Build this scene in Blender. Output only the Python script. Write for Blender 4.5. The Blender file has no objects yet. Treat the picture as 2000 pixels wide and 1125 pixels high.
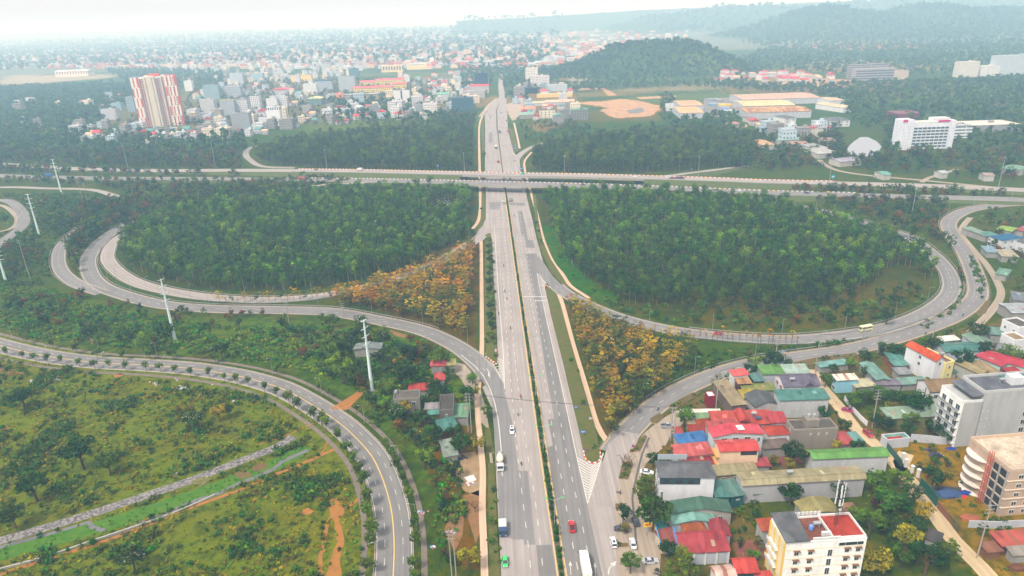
import bpy, math, random
import numpy as np
from mathutils import Vector, Matrix, noise
from mathutils.geometry import tessellate_polygon
rnd = random.Random(7); RS = np.random.RandomState(11)
SC = bpy.context.scene; COL = SC.collection

FPX = 1350.0; CAMH = 150.0
_d = Vector((120.0, -3394.0, -FPX)).normalized()
_zc = -_d; _f = Vector((0, 0, -1)); _yc = (_f - _f.dot(_zc) * _zc).normalized(); _xc = _yc.cross(_zc)
RT = Matrix((_xc, _yc, _zc))                 # camera axes -> world axes (rows)
cam_d = bpy.data.cameras.new('camera'); cam = bpy.data.objects.new('camera', cam_d); COL.objects.link(cam)
cam_d.sensor_width = 36; cam_d.lens = FPX / 2000 * 36; cam_d.clip_start = 1; cam_d.clip_end = 30000
cam.matrix_world = Matrix.Translation((0, 0, CAMH)) @ RT.to_4x4()
SC.camera = cam
RTn = np.array(RT)

SUN_EL, SUN_AZ = math.radians(54), math.radians(-138)      # azimuth measured from +Y towards +X
w = bpy.data.worlds.new('World'); SC.world = w; w.use_nodes = True
nt = w.node_tree; bg = nt.nodes['Background']
sky = nt.nodes.new('ShaderNodeTexSky'); sky.sky_type = 'NISHITA'; sky.sun_disc = False
sky.sun_elevation = SUN_EL; sky.sun_rotation = SUN_AZ; sky.air_density = 1.0; sky.dust_density = 3.0; sky.ozone_density = 0.6
hs = nt.nodes.new('ShaderNodeHueSaturation'); hs.inputs['Saturation'].default_value = 0.22
nt.links.new(sky.outputs[0], hs.inputs['Color']); mx = nt.nodes.new('ShaderNodeMix'); mx.data_type = 'RGBA'; mx.inputs[0].default_value = .55; mx.inputs[7].default_value = (8, 7.9, 8, 1)   # thin overcast veil
nt.links.new(hs.outputs[0], mx.inputs[6]); nt.links.new(mx.outputs[2], bg.inputs[0]); bg.inputs[1].default_value = 0.06
sd = bpy.data.lights.new('sun', 'SUN'); sd.energy = 1.5; sd.angle = math.radians(10); sd.color = (1.0, .95, .88)
so = bpy.data.objects.new('sun', sd); COL.objects.link(so)
sdir = Vector((math.sin(SUN_AZ) * math.cos(SUN_EL), math.cos(SUN_AZ) * math.cos(SUN_EL), math.sin(SUN_EL)))
so.rotation_euler = (-sdir).to_track_quat('-Z', 'Y').to_euler(); so.location = (0, 0, 400)
SC.view_settings.view_transform = 'Standard'; SC.view_settings.look = 'None'
SC.view_settings.exposure = 1.55; SC.view_settings.gamma = 1
SC.render.engine = 'CYCLES'
SC.cycles.volume_bounces = 1; SC.cycles.max_bounces = 5; SC.cycles.diffuse_bounces = 3; SC.cycles.transparent_max_bounces = 4
SC.cycles.use_denoising = True

def G(x, y, z=0.0):
    r = RT @ Vector(((x - 1000) / FPX, -(y - 562.5) / FPX, -1))
    t = (z - CAMH) / r.z
    return Vector((r.x * t, r.y * t, z))
def P(p):
    c = RT.transposed() @ (Vector(p) - Vector((0, 0, CAMH)))
    return (1000 + FPX * c.x / -c.z, 562.5 - FPX * c.y / -c.z)
def scale_at(p):
    c = RT.transposed() @ (Vector(p) - Vector((0, 0, CAMH)))
    return FPX / -c.z
def z_for(p, py):
    lo, hi = -5, 400
    for _ in range(40):
        m = (lo + hi) / 2
        if P((p[0], p[1], m))[1] > py: lo = m
        else: hi = m
    return (lo + hi) / 2
def S(r, g, b, k=1.0):
    return tuple((((c / 255) / 12.92) if c < 10 else ((c / 255 + .055) / 1.055) ** 2.4) * k for c in (r, g, b))

def tag(o, label=None, cat=None, group=None, kind=None):
    if label: o['label'] = label
    if cat: o['category'] = cat
    if group: o['group'] = group
    if kind: o['kind'] = kind
    return o
def empty(name, loc, rz=0.0):
    o = bpy.data.objects.new(name, None); COL.objects.link(o); o.location = loc; o.rotation_euler = (0, 0, rz)
    o.empty_display_size = .5
    return o
def copy_tree(o, parent=None):
    c = o.copy(); COL.objects.link(c)
    if parent is not None: c.parent = parent
    for ch in list(o.children): copy_tree(ch, c)
    return c
def link_mesh(name, me, parent=None):
    o = bpy.data.objects.new(name, me); COL.objects.link(o)
    if parent is not None: o.parent = parent
    return o

_mc = {}
def newmat(name):
    m = bpy.data.materials.new(name); m.use_nodes = True
    n = m.node_tree; return m, n, n.nodes['Principled BSDF']
def nn(n, t, **k):
    x = n.nodes.new(t)
    for a, b in k.items():
        if a in x.inputs.keys(): x.inputs[a].default_value = b
        else: setattr(x, a, b)
    return x
def ramp(n, fac, stops):
    r = n.nodes.new('ShaderNodeValToRGB'); e = r.color_ramp.elements
    while len(e) < len(stops): e.new(.5)
    for i, (p, c) in enumerate(stops): e[i].position = p; e[i].color = (*c[:3], 1)
    n.links.new(fac, r.inputs[0]); return r.outputs[0]
def mixc(n, a, b, fac, mode='MIX'):
    m = n.nodes.new('ShaderNodeMix'); m.data_type = 'RGBA'; m.blend_type = mode
    for sock, v in ((m.inputs[0], fac), (m.inputs[6], a), (m.inputs[7], b)):
        if isinstance(v, bpy.types.NodeSocket): n.links.new(v, sock)
        elif isinstance(v, (int, float)): sock.default_value = v
        else: sock.default_value = (*v[:3], 1)
    return m.outputs[2]
def noise_fac(n, scale, detail=3, coord='Object', vec=None, rough=.55):
    t = nn(n, 'ShaderNodeTexNoise', Scale=scale, Detail=detail, Roughness=rough)
    if vec is None:
        c = n.nodes.new('ShaderNodeTexCoord'); vec = c.outputs[coord]
    n.links.new(vec, t.inputs['Vector']); return t.outputs['Fac']
def mscale(n, vec, s):
    m = n.nodes.new('ShaderNodeMapping'); m.inputs['Scale'].default_value = s; n.links.new(vec, m.inputs[0]); return m.outputs[0]
def bump(n, p, h, strength=.3, dist=.1):
    b = nn(n, 'ShaderNodeBump', Strength=strength, Distance=dist); n.links.new(h, b.inputs['Height']); n.links.new(b.outputs[0], p.inputs['Normal'])

def flat(c, rough=.6, metal=0.0, var=.12, spec=.3):
    key = ('flat', c, rough, metal, var)
    if key in _mc: return _mc[key]
    m, n, p = newmat('paint'); f = noise_fac(n, 1.7, 4)
    col = ramp(n, f, [(.3, [v * (1 - var) for v in c]), (.7, [min(1, v * (1 + var)) for v in c])])
    n.links.new(col, p.inputs['Base Color']); p.inputs['Roughness'].default_value = rough; p.inputs['Metallic'].default_value = metal
    p.inputs['Specular IOR Level'].default_value = spec
    _mc[key] = m; return m
def wall_mat(c, grid=None, gc=(.05, .06, .08)):
    key = ('wall', c, grid)
    if key in _mc: return _mc[key]
    m, n, p = newmat('plaster'); tc = n.nodes.new('ShaderNodeTexCoord')
    f = noise_fac(n, .35, 5, vec=mscale(n, tc.outputs['Object'], (1, 1, .3)))
    f2 = noise_fac(n, 2.5, 4, vec=mscale(n, tc.outputs['Object'], (1, 1, .25)))
    col = ramp(n, f, [(.32, [v * .86 for v in c]), (.55, c), (.8, [min(.9, v * 1.08) for v in c])])
    col = mixc(n, col, [v * .6 for v in c], ramp(n, f2, [(.56, (0, 0, 0)), (.75, (.55, .55, .55))]))
    if grid:
        gx, gz, fx, fz = grid
        s = n.nodes.new('ShaderNodeSeparateXYZ'); n.links.new(tc.outputs['Object'], s.inputs[0])
        a = nn(n, 'ShaderNodeMath', operation='ADD'); n.links.new(s.outputs[0], a.inputs[0]); n.links.new(s.outputs[1], a.inputs[1])
        def cell(sock, per, lo, hi):
            d = nn(n, 'ShaderNodeMath', operation='DIVIDE'); n.links.new(sock, d.inputs[0]); d.inputs[1].default_value = per
            r = nn(n, 'ShaderNodeMath', operation='FRACT'); n.links.new(d.outputs[0], r.inputs[0])
            g = nn(n, 'ShaderNodeMath', operation='GREATER_THAN'); n.links.new(r.outputs[0], g.inputs[0]); g.inputs[1].default_value = lo
            l = nn(n, 'ShaderNodeMath', operation='LESS_THAN'); n.links.new(r.outputs[0], l.inputs[0]); l.inputs[1].default_value = hi
            q = nn(n, 'ShaderNodeMath', operation='MULTIPLY'); n.links.new(g.outputs[0], q.inputs[0]); n.links.new(l.outputs[0], q.inputs[1]); return q.outputs[0]
        q = nn(n, 'ShaderNodeMath', operation='MULTIPLY')
        n.links.new(cell(a.outputs[0], gx, .5 - fx / 2, .5 + fx / 2), q.inputs[0]); n.links.new(cell(s.outputs[2], gz, .3, .3 + fz), q.inputs[1])
        col = mixc(n, col, gc, q.outputs[0])
    n.links.new(col, p.inputs['Base Color']); p.inputs['Roughness'].default_value = .85; p.inputs['Specular IOR Level'].default_value = .2
    _mc[key] = m; return m
def roof_mat(c, style='metal'):
    key = ('roof', c, style)
    if key in _mc: return _mc[key]
    m, n, p = newmat('roofing'); tc = n.nodes.new('ShaderNodeTexCoord'); ob = tc.outputs['Object']
    f = noise_fac(n, .25, 5, vec=ob); f2 = noise_fac(n, 1.2, 5, vec=ob, rough=.7)
    col = ramp(n, f, [(.3, [v * .62 for v in c]), (.5, [v * .92 for v in c]), (.75, [min(.85, v * 1.22 + .02) for v in c])])
    if style == 'metal':
        v = nn(n, 'ShaderNodeTexVoronoi', Scale=.5); n.links.new(mscale(n, ob, (1, .22, .05)), v.inputs['Vector'])
        sh = nn(n, 'ShaderNodeSeparateColor'); n.links.new(v.outputs['Color'], sh.inputs[0])
        col = mixc(n, col, [min(.8, q * 1.3 + .02) for q in c], ramp(n, sh.outputs[0], [(.5, (0, 0, 0)), (.75, (.55, .55, .55))]))
        col = mixc(n, col, (c[0] * .5 + .08, c[1] * .5 + .035, c[2] * .45 + .02), ramp(n, f2, [(.5, (0, 0, 0)), (.7, (.75, .75, .75))]))
        wv = nn(n, 'ShaderNodeTexWave', Scale=1.3); wv.bands_direction = 'X'; n.links.new(ob, wv.inputs['Vector'])
        bump(n, p, wv.outputs['Fac'], .5, .06); p.inputs['Roughness'].default_value = .5
    elif style == 'rust':
        v = nn(n, 'ShaderNodeTexVoronoi', Scale=.8); n.links.new(mscale(n, ob, (1, .08, .08)), v.inputs['Vector'])
        sh = nn(n, 'ShaderNodeSeparateColor'); n.links.new(v.outputs['Color'], sh.inputs[0])
        col = mixc(n, col, (.22, .08, .04), ramp(n, sh.outputs[0], [(.4, (0, 0, 0)), (.5, (.85, .85, .85))]))
        p.inputs['Roughness'].default_value = .7
    elif style == 'tile':
        wv = nn(n, 'ShaderNodeTexWave', Scale=1.6); wv.bands_direction = 'X'; n.links.new(ob, wv.inputs['Vector'])
        col = mixc(n, col, [q * .55 for q in c], ramp(n, f2, [(.5, (0, 0, 0)), (.7, (.7, .7, .7))]))
        bump(n, p, wv.outputs['Fac'], .5, .08); p.inputs['Roughness'].default_value = .8
    else:
        col = mixc(n, col, [q * .5 for q in c], ramp(n, f2, [(.45, (0, 0, 0)), (.7, (.8, .8, .8))]))
        p.inputs['Roughness'].default_value = .9
    n.links.new(col, p.inputs['Base Color']); p.inputs['Specular IOR Level'].default_value = .25
    _mc[key] = m; return m
def asphalt(c, name='asphalt'):
    key = ('asph', c)
    if key in _mc: return _mc[key]
    m, n, p = newmat(name); uv = n.nodes.new('ShaderNodeUVMap').outputs[0]
    f = noise_fac(n, 1.0, 4, vec=mscale(n, uv, (.9, .012, 1))); g = noise_fac(n, .05, 5, 'Object'); h = noise_fac(n, 2.0, 4, 'Object')
    col = ramp(n, f, [(.3, [v * .74 for v in c]), (.7, [v * 1.16 for v in c])])
    col = mixc(n, col, [v * .76 for v in c], ramp(n, g, [(.45, (0, 0, 0)), (.7, (.7, .7, .7))]))
    col = mixc(n, col, [min(.6, v * 1.2) for v in c], ramp(n, h, [(.5, (0, 0, 0)), (.8, (.5, .5, .5))]))
    n.links.new(col, p.inputs['Base Color']); p.inputs['Roughness'].default_value = .85; p.inputs['Specular IOR Level'].default_value = .25
    _mc[key] = m; return m
def soil(c, c2, sc=.25, name='soil'):
    key = ('soil', c, c2, sc)
    if key in _mc: return _mc[key]
    m, n, p = newmat(name); f = noise_fac(n, sc, 6, rough=.65); g = noise_fac(n, sc * 6, 5, rough=.7)
    col = ramp(n, f, [(.36, c), (.62, c2)]); col = mixc(n, col, [v * .55 for v in c], ramp(n, g, [(.5, (0, 0, 0)), (.72, (.8, .8, .8))]))
    n.links.new(col, p.inputs['Base Color']); p.inputs['Roughness'].default_value = .95; p.inputs['Specular IOR Level'].default_value = .1
    bump(n, p, g, .5, .3); _mc[key] = m; return m
def leaf_mat():
    if 'leaf' in _mc: return _mc['leaf']
    m, n, p = newmat('foliage'); a = n.nodes.new('ShaderNodeAttribute'); a.attribute_name = 'Col'
    oi = n.nodes.new('ShaderNodeObjectInfo'); h = n.nodes.new('ShaderNodeHueSaturation'); h.inputs['Saturation'].default_value = 1.65
    r1 = nn(n, 'ShaderNodeMapRange'); n.links.new(oi.outputs['Random'], r1.inputs[0]); r1.inputs[3].default_value = .45; r1.inputs[4].default_value = 1.0
    mu = nn(n, 'ShaderNodeMath', operation='MULTIPLY'); n.links.new(oi.outputs['Random'], mu.inputs[0]); mu.inputs[1].default_value = 37.3
    fr = nn(n, 'ShaderNodeMath', operation='FRACT'); n.links.new(mu.outputs[0], fr.inputs[0])
    r2 = nn(n, 'ShaderNodeMapRange'); n.links.new(fr.outputs[0], r2.inputs[0]); r2.inputs[3].default_value = .475; r2.inputs[4].default_value = .515
    n.links.new(r1.outputs[0], h.inputs['Value']); n.links.new(r2.outputs[0], h.inputs['Hue']); n.links.new(a.outputs['Color'], h.inputs['Color'])
    n.links.new(h.outputs[0], p.inputs['Base Color']); p.inputs['Roughness'].default_value = .65; p.inputs['Specular IOR Level'].default_value = .25
    t = n.nodes.new('ShaderNodeBsdfTranslucent'); n.links.new(h.outputs[0], t.inputs[0]); mx = n.nodes.new('ShaderNodeMixShader'); mx.inputs[0].default_value = .3
    n.links.new(p.outputs[0], mx.inputs[1]); n.links.new(t.outputs[0], mx.inputs[2]); n.links.new(mx.outputs[0], n.nodes['Material Output'].inputs[0])
    _mc['leaf'] = m; return m
GLASS = flat((.03, .04, .05), .12, 0, .2, .8); GLASSB = flat((.05, .09, .13), .1, 0, .2, .8)
WHITE = flat((.62, .62, .6), .5); METAL = flat((.4, .41, .42), .4, .5); DARK = flat((.03, .03, .035), .6); CONC = flat(S(150, 145, 138), .9, 0, .25)
BARK = flat((.16, .12, .09), .9, 0, .3); YELLOW = flat(S(235, 190, 60), .6); PAINTW = flat((.5, .48, .43), .7, 0, .18)
PAINTY = flat((.62, .42, .12), .7, 0, .2); REDP = flat((.5, .04, .04), .6); RUBBER = flat((.02, .02, .02), .8)

class MB:
    def __init__(s): s.v = []; s.f = []; s.m = []; s.mats = []; s.uv = None
    def mi(s, m):
        if m not in s.mats: s.mats.append(m)
        return s.mats.index(m)
    def add(s, vs, fs, m):
        k = len(s.v); i = s.mi(m); s.v += [tuple(v) for v in vs]
        for f in fs: s.f.append([k + q for q in f]); s.m.append(i)
    def box(s, cx, cy, cz, lx, ly, lz, m, rz=0.0, top=1.0):
        c, n = math.cos(rz), math.sin(rz); vs = []
        for dz in (-.5, .5):
            k = top if dz > 0 else 1
            for dx, dy in ((-.5, -.5), (.5, -.5), (.5, .5), (-.5, .5)):
                x, y = dx * lx * k, dy * ly * k; vs.append((cx + x * c - y * n, cy + x * n + y * c, cz + dz * lz))
        s.add(vs, [(3, 2, 1, 0), (4, 5, 6, 7), (0, 1, 5, 4), (1, 2, 6, 5), (2, 3, 7, 6), (3, 0, 4, 7)], m)
    def hexa(s, b, t, m):      # four bottom points, four top points
        s.add(list(b) + list(t), [(3, 2, 1, 0), (4, 5, 6, 7), (0, 1, 5, 4), (1, 2, 6, 5), (2, 3, 7, 6), (3, 0, 4, 7)], m)
    def prism(s, prof, y0, y1, m, my=None):   # xz profile extruded along y
        n = len(prof); vs = [(x, y0, z) for x, z in prof] + [(x, y1, z) for x, z in prof]
        s.add(vs, [tuple(range(n)), tuple(range(2 * n - 1, n - 1, -1))] + [(i, n + i, n + (i + 1) % n, (i + 1) % n) for i in range(n)], m)
    def tube(s, p, q, r0, r1, m, n=8):
        p, q = Vector(p), Vector(q); d = (q - p).normalized(); a = d.orthogonal().normalized(); b = d.cross(a)
        vs = []
        for c, r in ((p, r0), (q, r1)):
            for i in range(n):
                t = 2 * math.pi * i / n; vs.append(c + a * (math.cos(t) * r) + b * (math.sin(t) * r))
        s.add(vs, [(i, (i + 1) % n, n + (i + 1) % n, n + i) for i in range(n)] + [tuple(range(n - 1, -1, -1)), tuple(range(n, 2 * n))], m)
    def lathe(s, prof, cx, cy, m, n=12, axis='z', cz=0):
        vs = []
        for r, z in prof:
            for i in range(n):
                t = 2 * math.pi * i / n; a, b = r * math.cos(t), r * math.sin(t)
                vs.append((cx + a, cy + b, cz + z) if axis == 'z' else (cx + z, cy + a, cz + b))
        k = len(prof); fs = [(j * n + i, j * n + (i + 1) % n, (j + 1) * n + (i + 1) % n, (j + 1) * n + i) for j in range(k - 1) for i in range(n)]
        fs += [tuple(range(n - 1, -1, -1)), tuple(range((k - 1) * n, k * n))]; s.add(vs, fs, m)
    def mesh(s, name, smooth=False):
        me = bpy.data.meshes.new(name); me.from_pydata(s.v, [], s.f)
        for m in s.mats: me.materials.append(m)
        me.polygons.foreach_set('material_index', s.m)
        if smooth: me.polygons.foreach_set('use_smooth', [True] * len(s.f))
        if s.uv:
            u = me.uv_layers.new(name='UVMap'); L = np.zeros(len(me.loops), int); me.loops.foreach_get('vertex_index', L)
            u.data.foreach_set('uv', np.array(s.uv, float)[L].ravel())
        me.update(); return me
    def build(s, name, parent=None, smooth=False): return link_mesh(name, s.mesh(name, smooth), parent)
def quads_mesh(name, V, C, mat):
    n = len(V) // 4; me = bpy.data.meshes.new(name)
    me.vertices.add(len(V)); me.vertices.foreach_set('co', V.astype(np.float32).ravel())
    me.loops.add(len(V)); me.loops.foreach_set('vertex_index', np.arange(len(V), dtype=np.int32))
    me.polygons.add(n); me.polygons.foreach_set('loop_start', np.arange(0, 4 * n, 4, dtype=np.int32)); me.polygons.foreach_set('loop_total', np.full(n, 4, dtype=np.int32))
    a = me.color_attributes.new('Col', 'FLOAT_COLOR', 'POINT'); a.data.foreach_set('color', np.hstack([C, np.ones((len(C), 1))]).astype(np.float32).ravel())
    me.materials.append(mat); me.update(calc_edges=True); me.validate(); return me

def smooth_path(pts, step=4.0):
    pts = [Vector(p) for p in pts]; pts = [pts[0] * 2 - pts[1]] + pts + [pts[-1] * 2 - pts[-2]]; out = []
    for i in range(1, len(pts) - 2):
        p0, p1, p2, p3 = pts[i - 1:i + 3]; n = max(1, int((p2 - p1).length / step))
        for k in range(n):
            t = k / n; out.append(.5 * ((2 * p1) + (p2 - p0) * t + (2 * p0 - 5 * p1 + 4 * p2 - p3) * t * t + (3 * p1 - p0 - 3 * p2 + p3) * t ** 3))
    out.append(pts[-2]); return out
def normals(path):
    ns = []
    for i in range(len(path)):
        d = path[min(i + 1, len(path) - 1)] - path[max(i - 1, 0)]; d.z = 0; d.normalize(); ns.append(Vector((-d.y, d.x, 0)))
    return ns
def pxpath(px, z=0.0, step=4.0): return smooth_path([G(*p) if len(p) > 2 else G(p[0], p[1], z) for p in px], step)
def ribbon(mb, path, o0, o1, dz, m, t0=0.0):
    ns = normals(path); vs = []; L = t0; uv = []
    for i, p in enumerate(path):
        if i: L += (p - path[i - 1]).length
        a, b = (o0(i), o1(i)) if callable(o0) else (o0, o1)
        q0, q1 = p + ns[i] * a, p + ns[i] * b; vs += [(q0.x, q0.y, p.z + dz), (q1.x, q1.y, p.z + dz)]; uv += [(a, L), (b, L)]
    if mb.uv is None: mb.uv = []
    mb.add(vs, [(2 * i + 1, 2 * i, 2 * i + 2, 2 * i + 3) for i in range(len(path) - 1)], m); mb.uv += uv
def walk(path, start, spacing, end=None):
    out = []; L = 0; nxt = start; ns = normals(path)
    for i in range(len(path) - 1):
        seg = (path[i + 1] - path[i]); l = seg.length
        while nxt <= L + l:
            if end is None or nxt < end: out.append((path[i] + seg * ((nxt - L) / l), ns[i], math.atan2(seg.y, seg.x), nxt))
            nxt += spacing
        L += l
    return out
def plen(path): return sum((path[i + 1] - path[i]).length for i in range(len(path) - 1))
def sub(path, a, b):
    out = []; L = 0
    for i in range(len(path) - 1):
        l = (path[i + 1] - path[i]).length
        if L + l >= a and L <= b:
            if not out: out.append(path[i].lerp(path[i + 1], max(0, (a - L) / l)))
            out.append(path[i].lerp(path[i + 1], min(1, (b - L) / l)))
        L += l
    return out
def dashes(mb, path, off, wd, on, gap, m, dz):
    T = plen(path); t = 1.0
    while t + on < T:
        s = sub(path, t, t + on)
        if len(s) > 1: ribbon(mb, s, off - wd / 2, off + wd / 2, dz, m)
        t += on + gap
def poly(name, px, m, z, jit=0.0, world=False, kind='structure', sub_len=6.0):
    pts = [Vector(p) for p in px] if world else [G(x, y) for x, y in px]; out = []
    for i, p in enumerate(pts):
        q = pts[(i + 1) % len(pts)]; n = max(1, int((q - p).length / sub_len)) if jit else 1
        for k in range(n):
            v = p.lerp(q, k / n)
            if jit: v = v + Vector((rnd.uniform(-jit, jit), rnd.uniform(-jit, jit), 0))
            out.append(Vector((v.x, v.y, z)))
    mb = MB(); tr = tessellate_polygon([out]); mb.uv = []
    fs = []
    for t in tr:
        a, b, c = (out[i] for i in t)
        fs.append(t if (b - a).cross(c - a).z > 0 else tuple(reversed(t)))
    mb.add(out, fs, m); mb.uv = [(v.x, v.y) for v in out]
    o = mb.build(name); o['kind'] = kind; return o
def inside(px, x, y, world=False):
    pts = [(p[0], p[1]) if world else tuple(G(*p))[:2] for p in px]; r = np.zeros(x.shape, bool); n = len(pts)
    for i in range(n):
        x0, y0 = pts[i]; x1, y1 = pts[(i + 1) % n]
        if y0 == y1: continue
        c = ((y0 > y) != (y1 > y)) & (x < (x1 - x0) * (y - y0) / (y1 - y0) + x0); r ^= c
    return r
def axis(lo, hi, fine0, fine1, st, mid, far):
    a = list(np.arange(fine0, fine1, st)); x = fine1; s = st
    while x < hi: a.append(x); s = min(s * 1.028, far); x += s
    a.append(hi); x = fine0; s = st; b = []
    while x > lo: s = min(s * 1.028, far); x -= s; b.append(x)
    return np.array(sorted(set([lo] + [q for q in b if q > lo] + a)))
AX = axis(-8000, 8000, -300, 300, 1.6, 0, 90); AY = axis(-300, 12000, 130, 520, 1.6, 0, 90)
RIDGES = [  # (distance, half width, silhouette as pixels)
    (1850, 170, [(1040, 150), (1100, 134), (1160, 112), (1195, 94), (1215, 88), (1250, 86), (1290, 82), (1330, 80), (1365, 86), (1400, 100), (1435, 122), (1460, 148), (1500, 160)]),
    (3600, 480, [(1380, 80), (1440, 66), (1500, 48), (1560, 24), (1610, 14), (1640, 15), (1665, 27), (1700, 24), (1745, 32), (1770, 18), (1810, 9), (1850, 15), (1880, 20), (1930, 18), (1960, 18), (2000, 22), (2100, 10), (2200, 20)]),
    (5300, 560, [(1200, 48), (1270, 34), (1340, 26), (1420, 14), (1500, 12), (1560, 16), (1640, 8), (1740, 2), (1850, -4), (2100, -6)]),
    (6500, 600, [(900, 40), (1000, 36), (1100, 30), (1250, 20), (1400, 14), (1600, 4), (2000, -8)]),
]
def heights(x, y):
    h = np.zeros(x.shape)
    for k, (D, W, sil) in enumerate(RIDGES):
        xs, zs = [], []
        for px, py in sil:
            r = RT @ Vector(((px - 1000) / FPX, -(py - 562.5) / FPX, -1)); t = D / r.y; xs.append(r.x * t); zs.append(max(0, CAMH + r.z * t))
        xs = [xs[0] - 120] + xs + [xs[-1] + 800]; zs = [0] + zs + [0]
        H = np.interp(x, xs, zs); n1 = np.sin(x / 61 + k) * np.sin(y / 83 + k * 2) + .5 * np.sin(x / 23) * np.sin(y / 31)
        h = np.maximum(h, H * np.exp(-np.abs((y - D) / W) ** 2.2) * (1 + .06 * n1 * (np.abs(y - D) > W * .2)))
    far = np.clip((y - 2300) / 1500, 0, 1); h += far * 4 * (np.sin(x / 170) * np.sin(y / 210) + 1) * (h < 1)
    return h
def ground_z(x, y): return float(heights(np.array([float(x)]), np.array([float(y)]))[0])
gx, gy = np.meshgrid(AX, AY); gz = heights(gx, gy)
X, Y, Z = gx.ravel(), gy.ravel(), gz.ravel()
cov = np.zeros((len(X), 3)); cov[:] = (.055, .08, .026)
def paint(px, c, edge=0.0):
    j = RS.uniform(-1, 1, X.shape) * edge; j2 = RS.uniform(-1, 1, X.shape) * edge
    cov[inside(px, X + j, Y + j2) & (Z < 9)] = c
far_m = Y > 900; cov[far_m] = (.05, .085, .04); cov[(Y > 2600) & (Z < 6)] = (.2, .21, .18); cov[(Y > 4500) & (Z < 6)] = (.3, .31, .28)  # far plain pales in two steps: haze whitening put into the ground colour
paint([(-80, 640), (0, 655), (300, 705), (520, 745), (660, 830), (720, 930), (740, 1125), (740, 1300), (-300, 1300)], (.135, .165, .024), 6)
paint([(560, 790), (640, 850), (690, 940), (705, 1125), (700, 1250), (500, 1300), (560, 1000), (640, 960), (600, 880)], (.16, .175, .028), 5)
paint([(0, 540), (120, 575), (330, 620), (560, 625), (760, 640), (880, 690), (930, 790), (930, 900), (860, 1000), (830, 900), (700, 780), (560, 715), (250, 680), (0, 640)], (.08, .14, .025), 4)
paint([(230, 470), (250, 545), (330, 565), (560, 570), (740, 540), (930, 460), (935, 385), (300, 400)], (.035, .05, .022))
paint([(1050, 385), (1060, 440), (1100, 530), (1200, 600), (1450, 640), (1700, 630), (1830, 570), (1800, 490), (1600, 420), (1300, 380)], (.05, .055, .025))
paint([(1330, 580), (1420, 560), (1560, 590), (1700, 560), (1810, 560), (1790, 590), (1650, 640), (1480, 640), (1350, 625)], (.10, .085, .04), 4)
paint([(1060, 440), (1075, 440), (1110, 500), (1150, 545), (1210, 580), (1200, 600), (1140, 575), (1090, 530), (1065, 480)], (.045, .12, .03), 1)
paint([(940, 455), (850, 490), (740, 550), (680, 585), (860, 650), (930, 690)], (.10, .07, .03))
paint([(1100, 590), (1130, 660), (1180, 860), (1330, 750), (1370, 690), (1250, 650)], (.11, .075, .03))
paint([(1330, 665), (1560, 672), (1700, 655), (1620, 680), (1470, 700), (1330, 750), (1240, 790), (1300, 720)], (.05, .09, .02), 2)
paint([(1060, 562), (1085, 575), (1130, 700), (1165, 850), (1160, 900), (1140, 895), (1100, 710)], (.09, .10, .018), 1)
paint([(1250, 880), (1320, 800), (1420, 735), (1560, 705), (1750, 690), (1880, 640), (2100, 600), (2200, 1300), (1280, 1300)], (.14, .115, .075), 3)
paint([(1400, 960), (1560, 960), (1700, 900), (1760, 930), (1900, 1125), (1900, 1300), (1680, 1300), (1690, 1050), (1480, 1030)], (.06, .08, .025), 2)
paint([(1600, 740), (1790, 740), (1860, 800), (1830, 840), (1720, 830), (1640, 780)], (.06, .085, .025), 2)
paint([(1740, 860), (1890, 860), (1910, 1000), (1860, 1010), (1800, 950)], (.30, .20, .09), 2)
paint([(1860, 980), (2100, 960), (2200, 1300), (1960, 1300)], (.28, .19, .08), 2)
paint([(820, 790), (905, 780), (930, 860), (945, 950), (945, 1125), (900, 1125), (870, 1000), (840, 900)], (.15, .085, .035), 3)
paint([(985, 200), (1110, 150), (1140, 225), (1060, 260), (1010, 240)], (.26, .2, .14), 3)
paint([(200, 260), (480, 250), (900, 230), (960, 160), (900, 140), (400, 150), (340, 190), (200, 215)], (.17, .16, .12), 8)
paint([(1060, 240), (1290, 235), (1290, 225), (1160, 215), (1080, 220)], (.12, .11, .06), 4)
paint([(0, 148), (230, 146), (235, 150), (110, 160), (0, 165)], (.5, .45, .38), 8)
def px_line_cov(px, wdt, c):
    pts = [G(*p) for p in px]
    for a, b in zip(pts, pts[1:]):
        d = Vector((b.x - a.x, b.y - a.y)); L2 = d.length_squared
        t = np.clip(((X - a.x) * d.x + (Y - a.y) * d.y) / L2, 0, 1)
        cov[(X - a.x - t * d.x) ** 2 + (Y - a.y - t * d.y) ** 2 < (wdt * RS.uniform(.6, 1.2, X.shape)) ** 2] = c
for pts in ([(1130, 200), (1170, 197), (1215, 194), (1240, 196), (1290, 206), (1294, 213), (1270, 226), (1205, 231), (1180, 222), (1190, 212), (1135, 204)],
            [(1390, 156), (1470, 152), (1560, 150), (1680, 158), (1680, 164), (1560, 166), (1480, 168), (1440, 160)],
            [(1540, 93), (1600, 88), (1700, 86), (1800, 86), (1830, 90), (1700, 97), (1570, 97)]):
    paint(pts, (.48, .27, .13), 6)
paint([(1220, 214), (1250, 209), (1262, 216), (1240, 224), (1222, 222)], (.2, .18, .17), 3)
paint([(1128, 182), (1190, 176), (1315, 168), (1328, 175), (1220, 186), (1130, 190)], (.2, .17, .11), 6)
paint([(1170, 174), (1185, 174), (1205, 187), (1190, 187)], (.45, .28, .13), 3)
paint([(1100, 150), (1160, 160), (1150, 168), (1120, 166)], (.35, .33, .28), 4)
paint([(1730, 200), (1830, 196), (1860, 203), (1790, 208)], (.13, .18, .07), 5)
px_line_cov([(1905, 180), (1935, 192), (1960, 205), (1990, 220)], 6, (.4, .35, .28))
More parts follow.
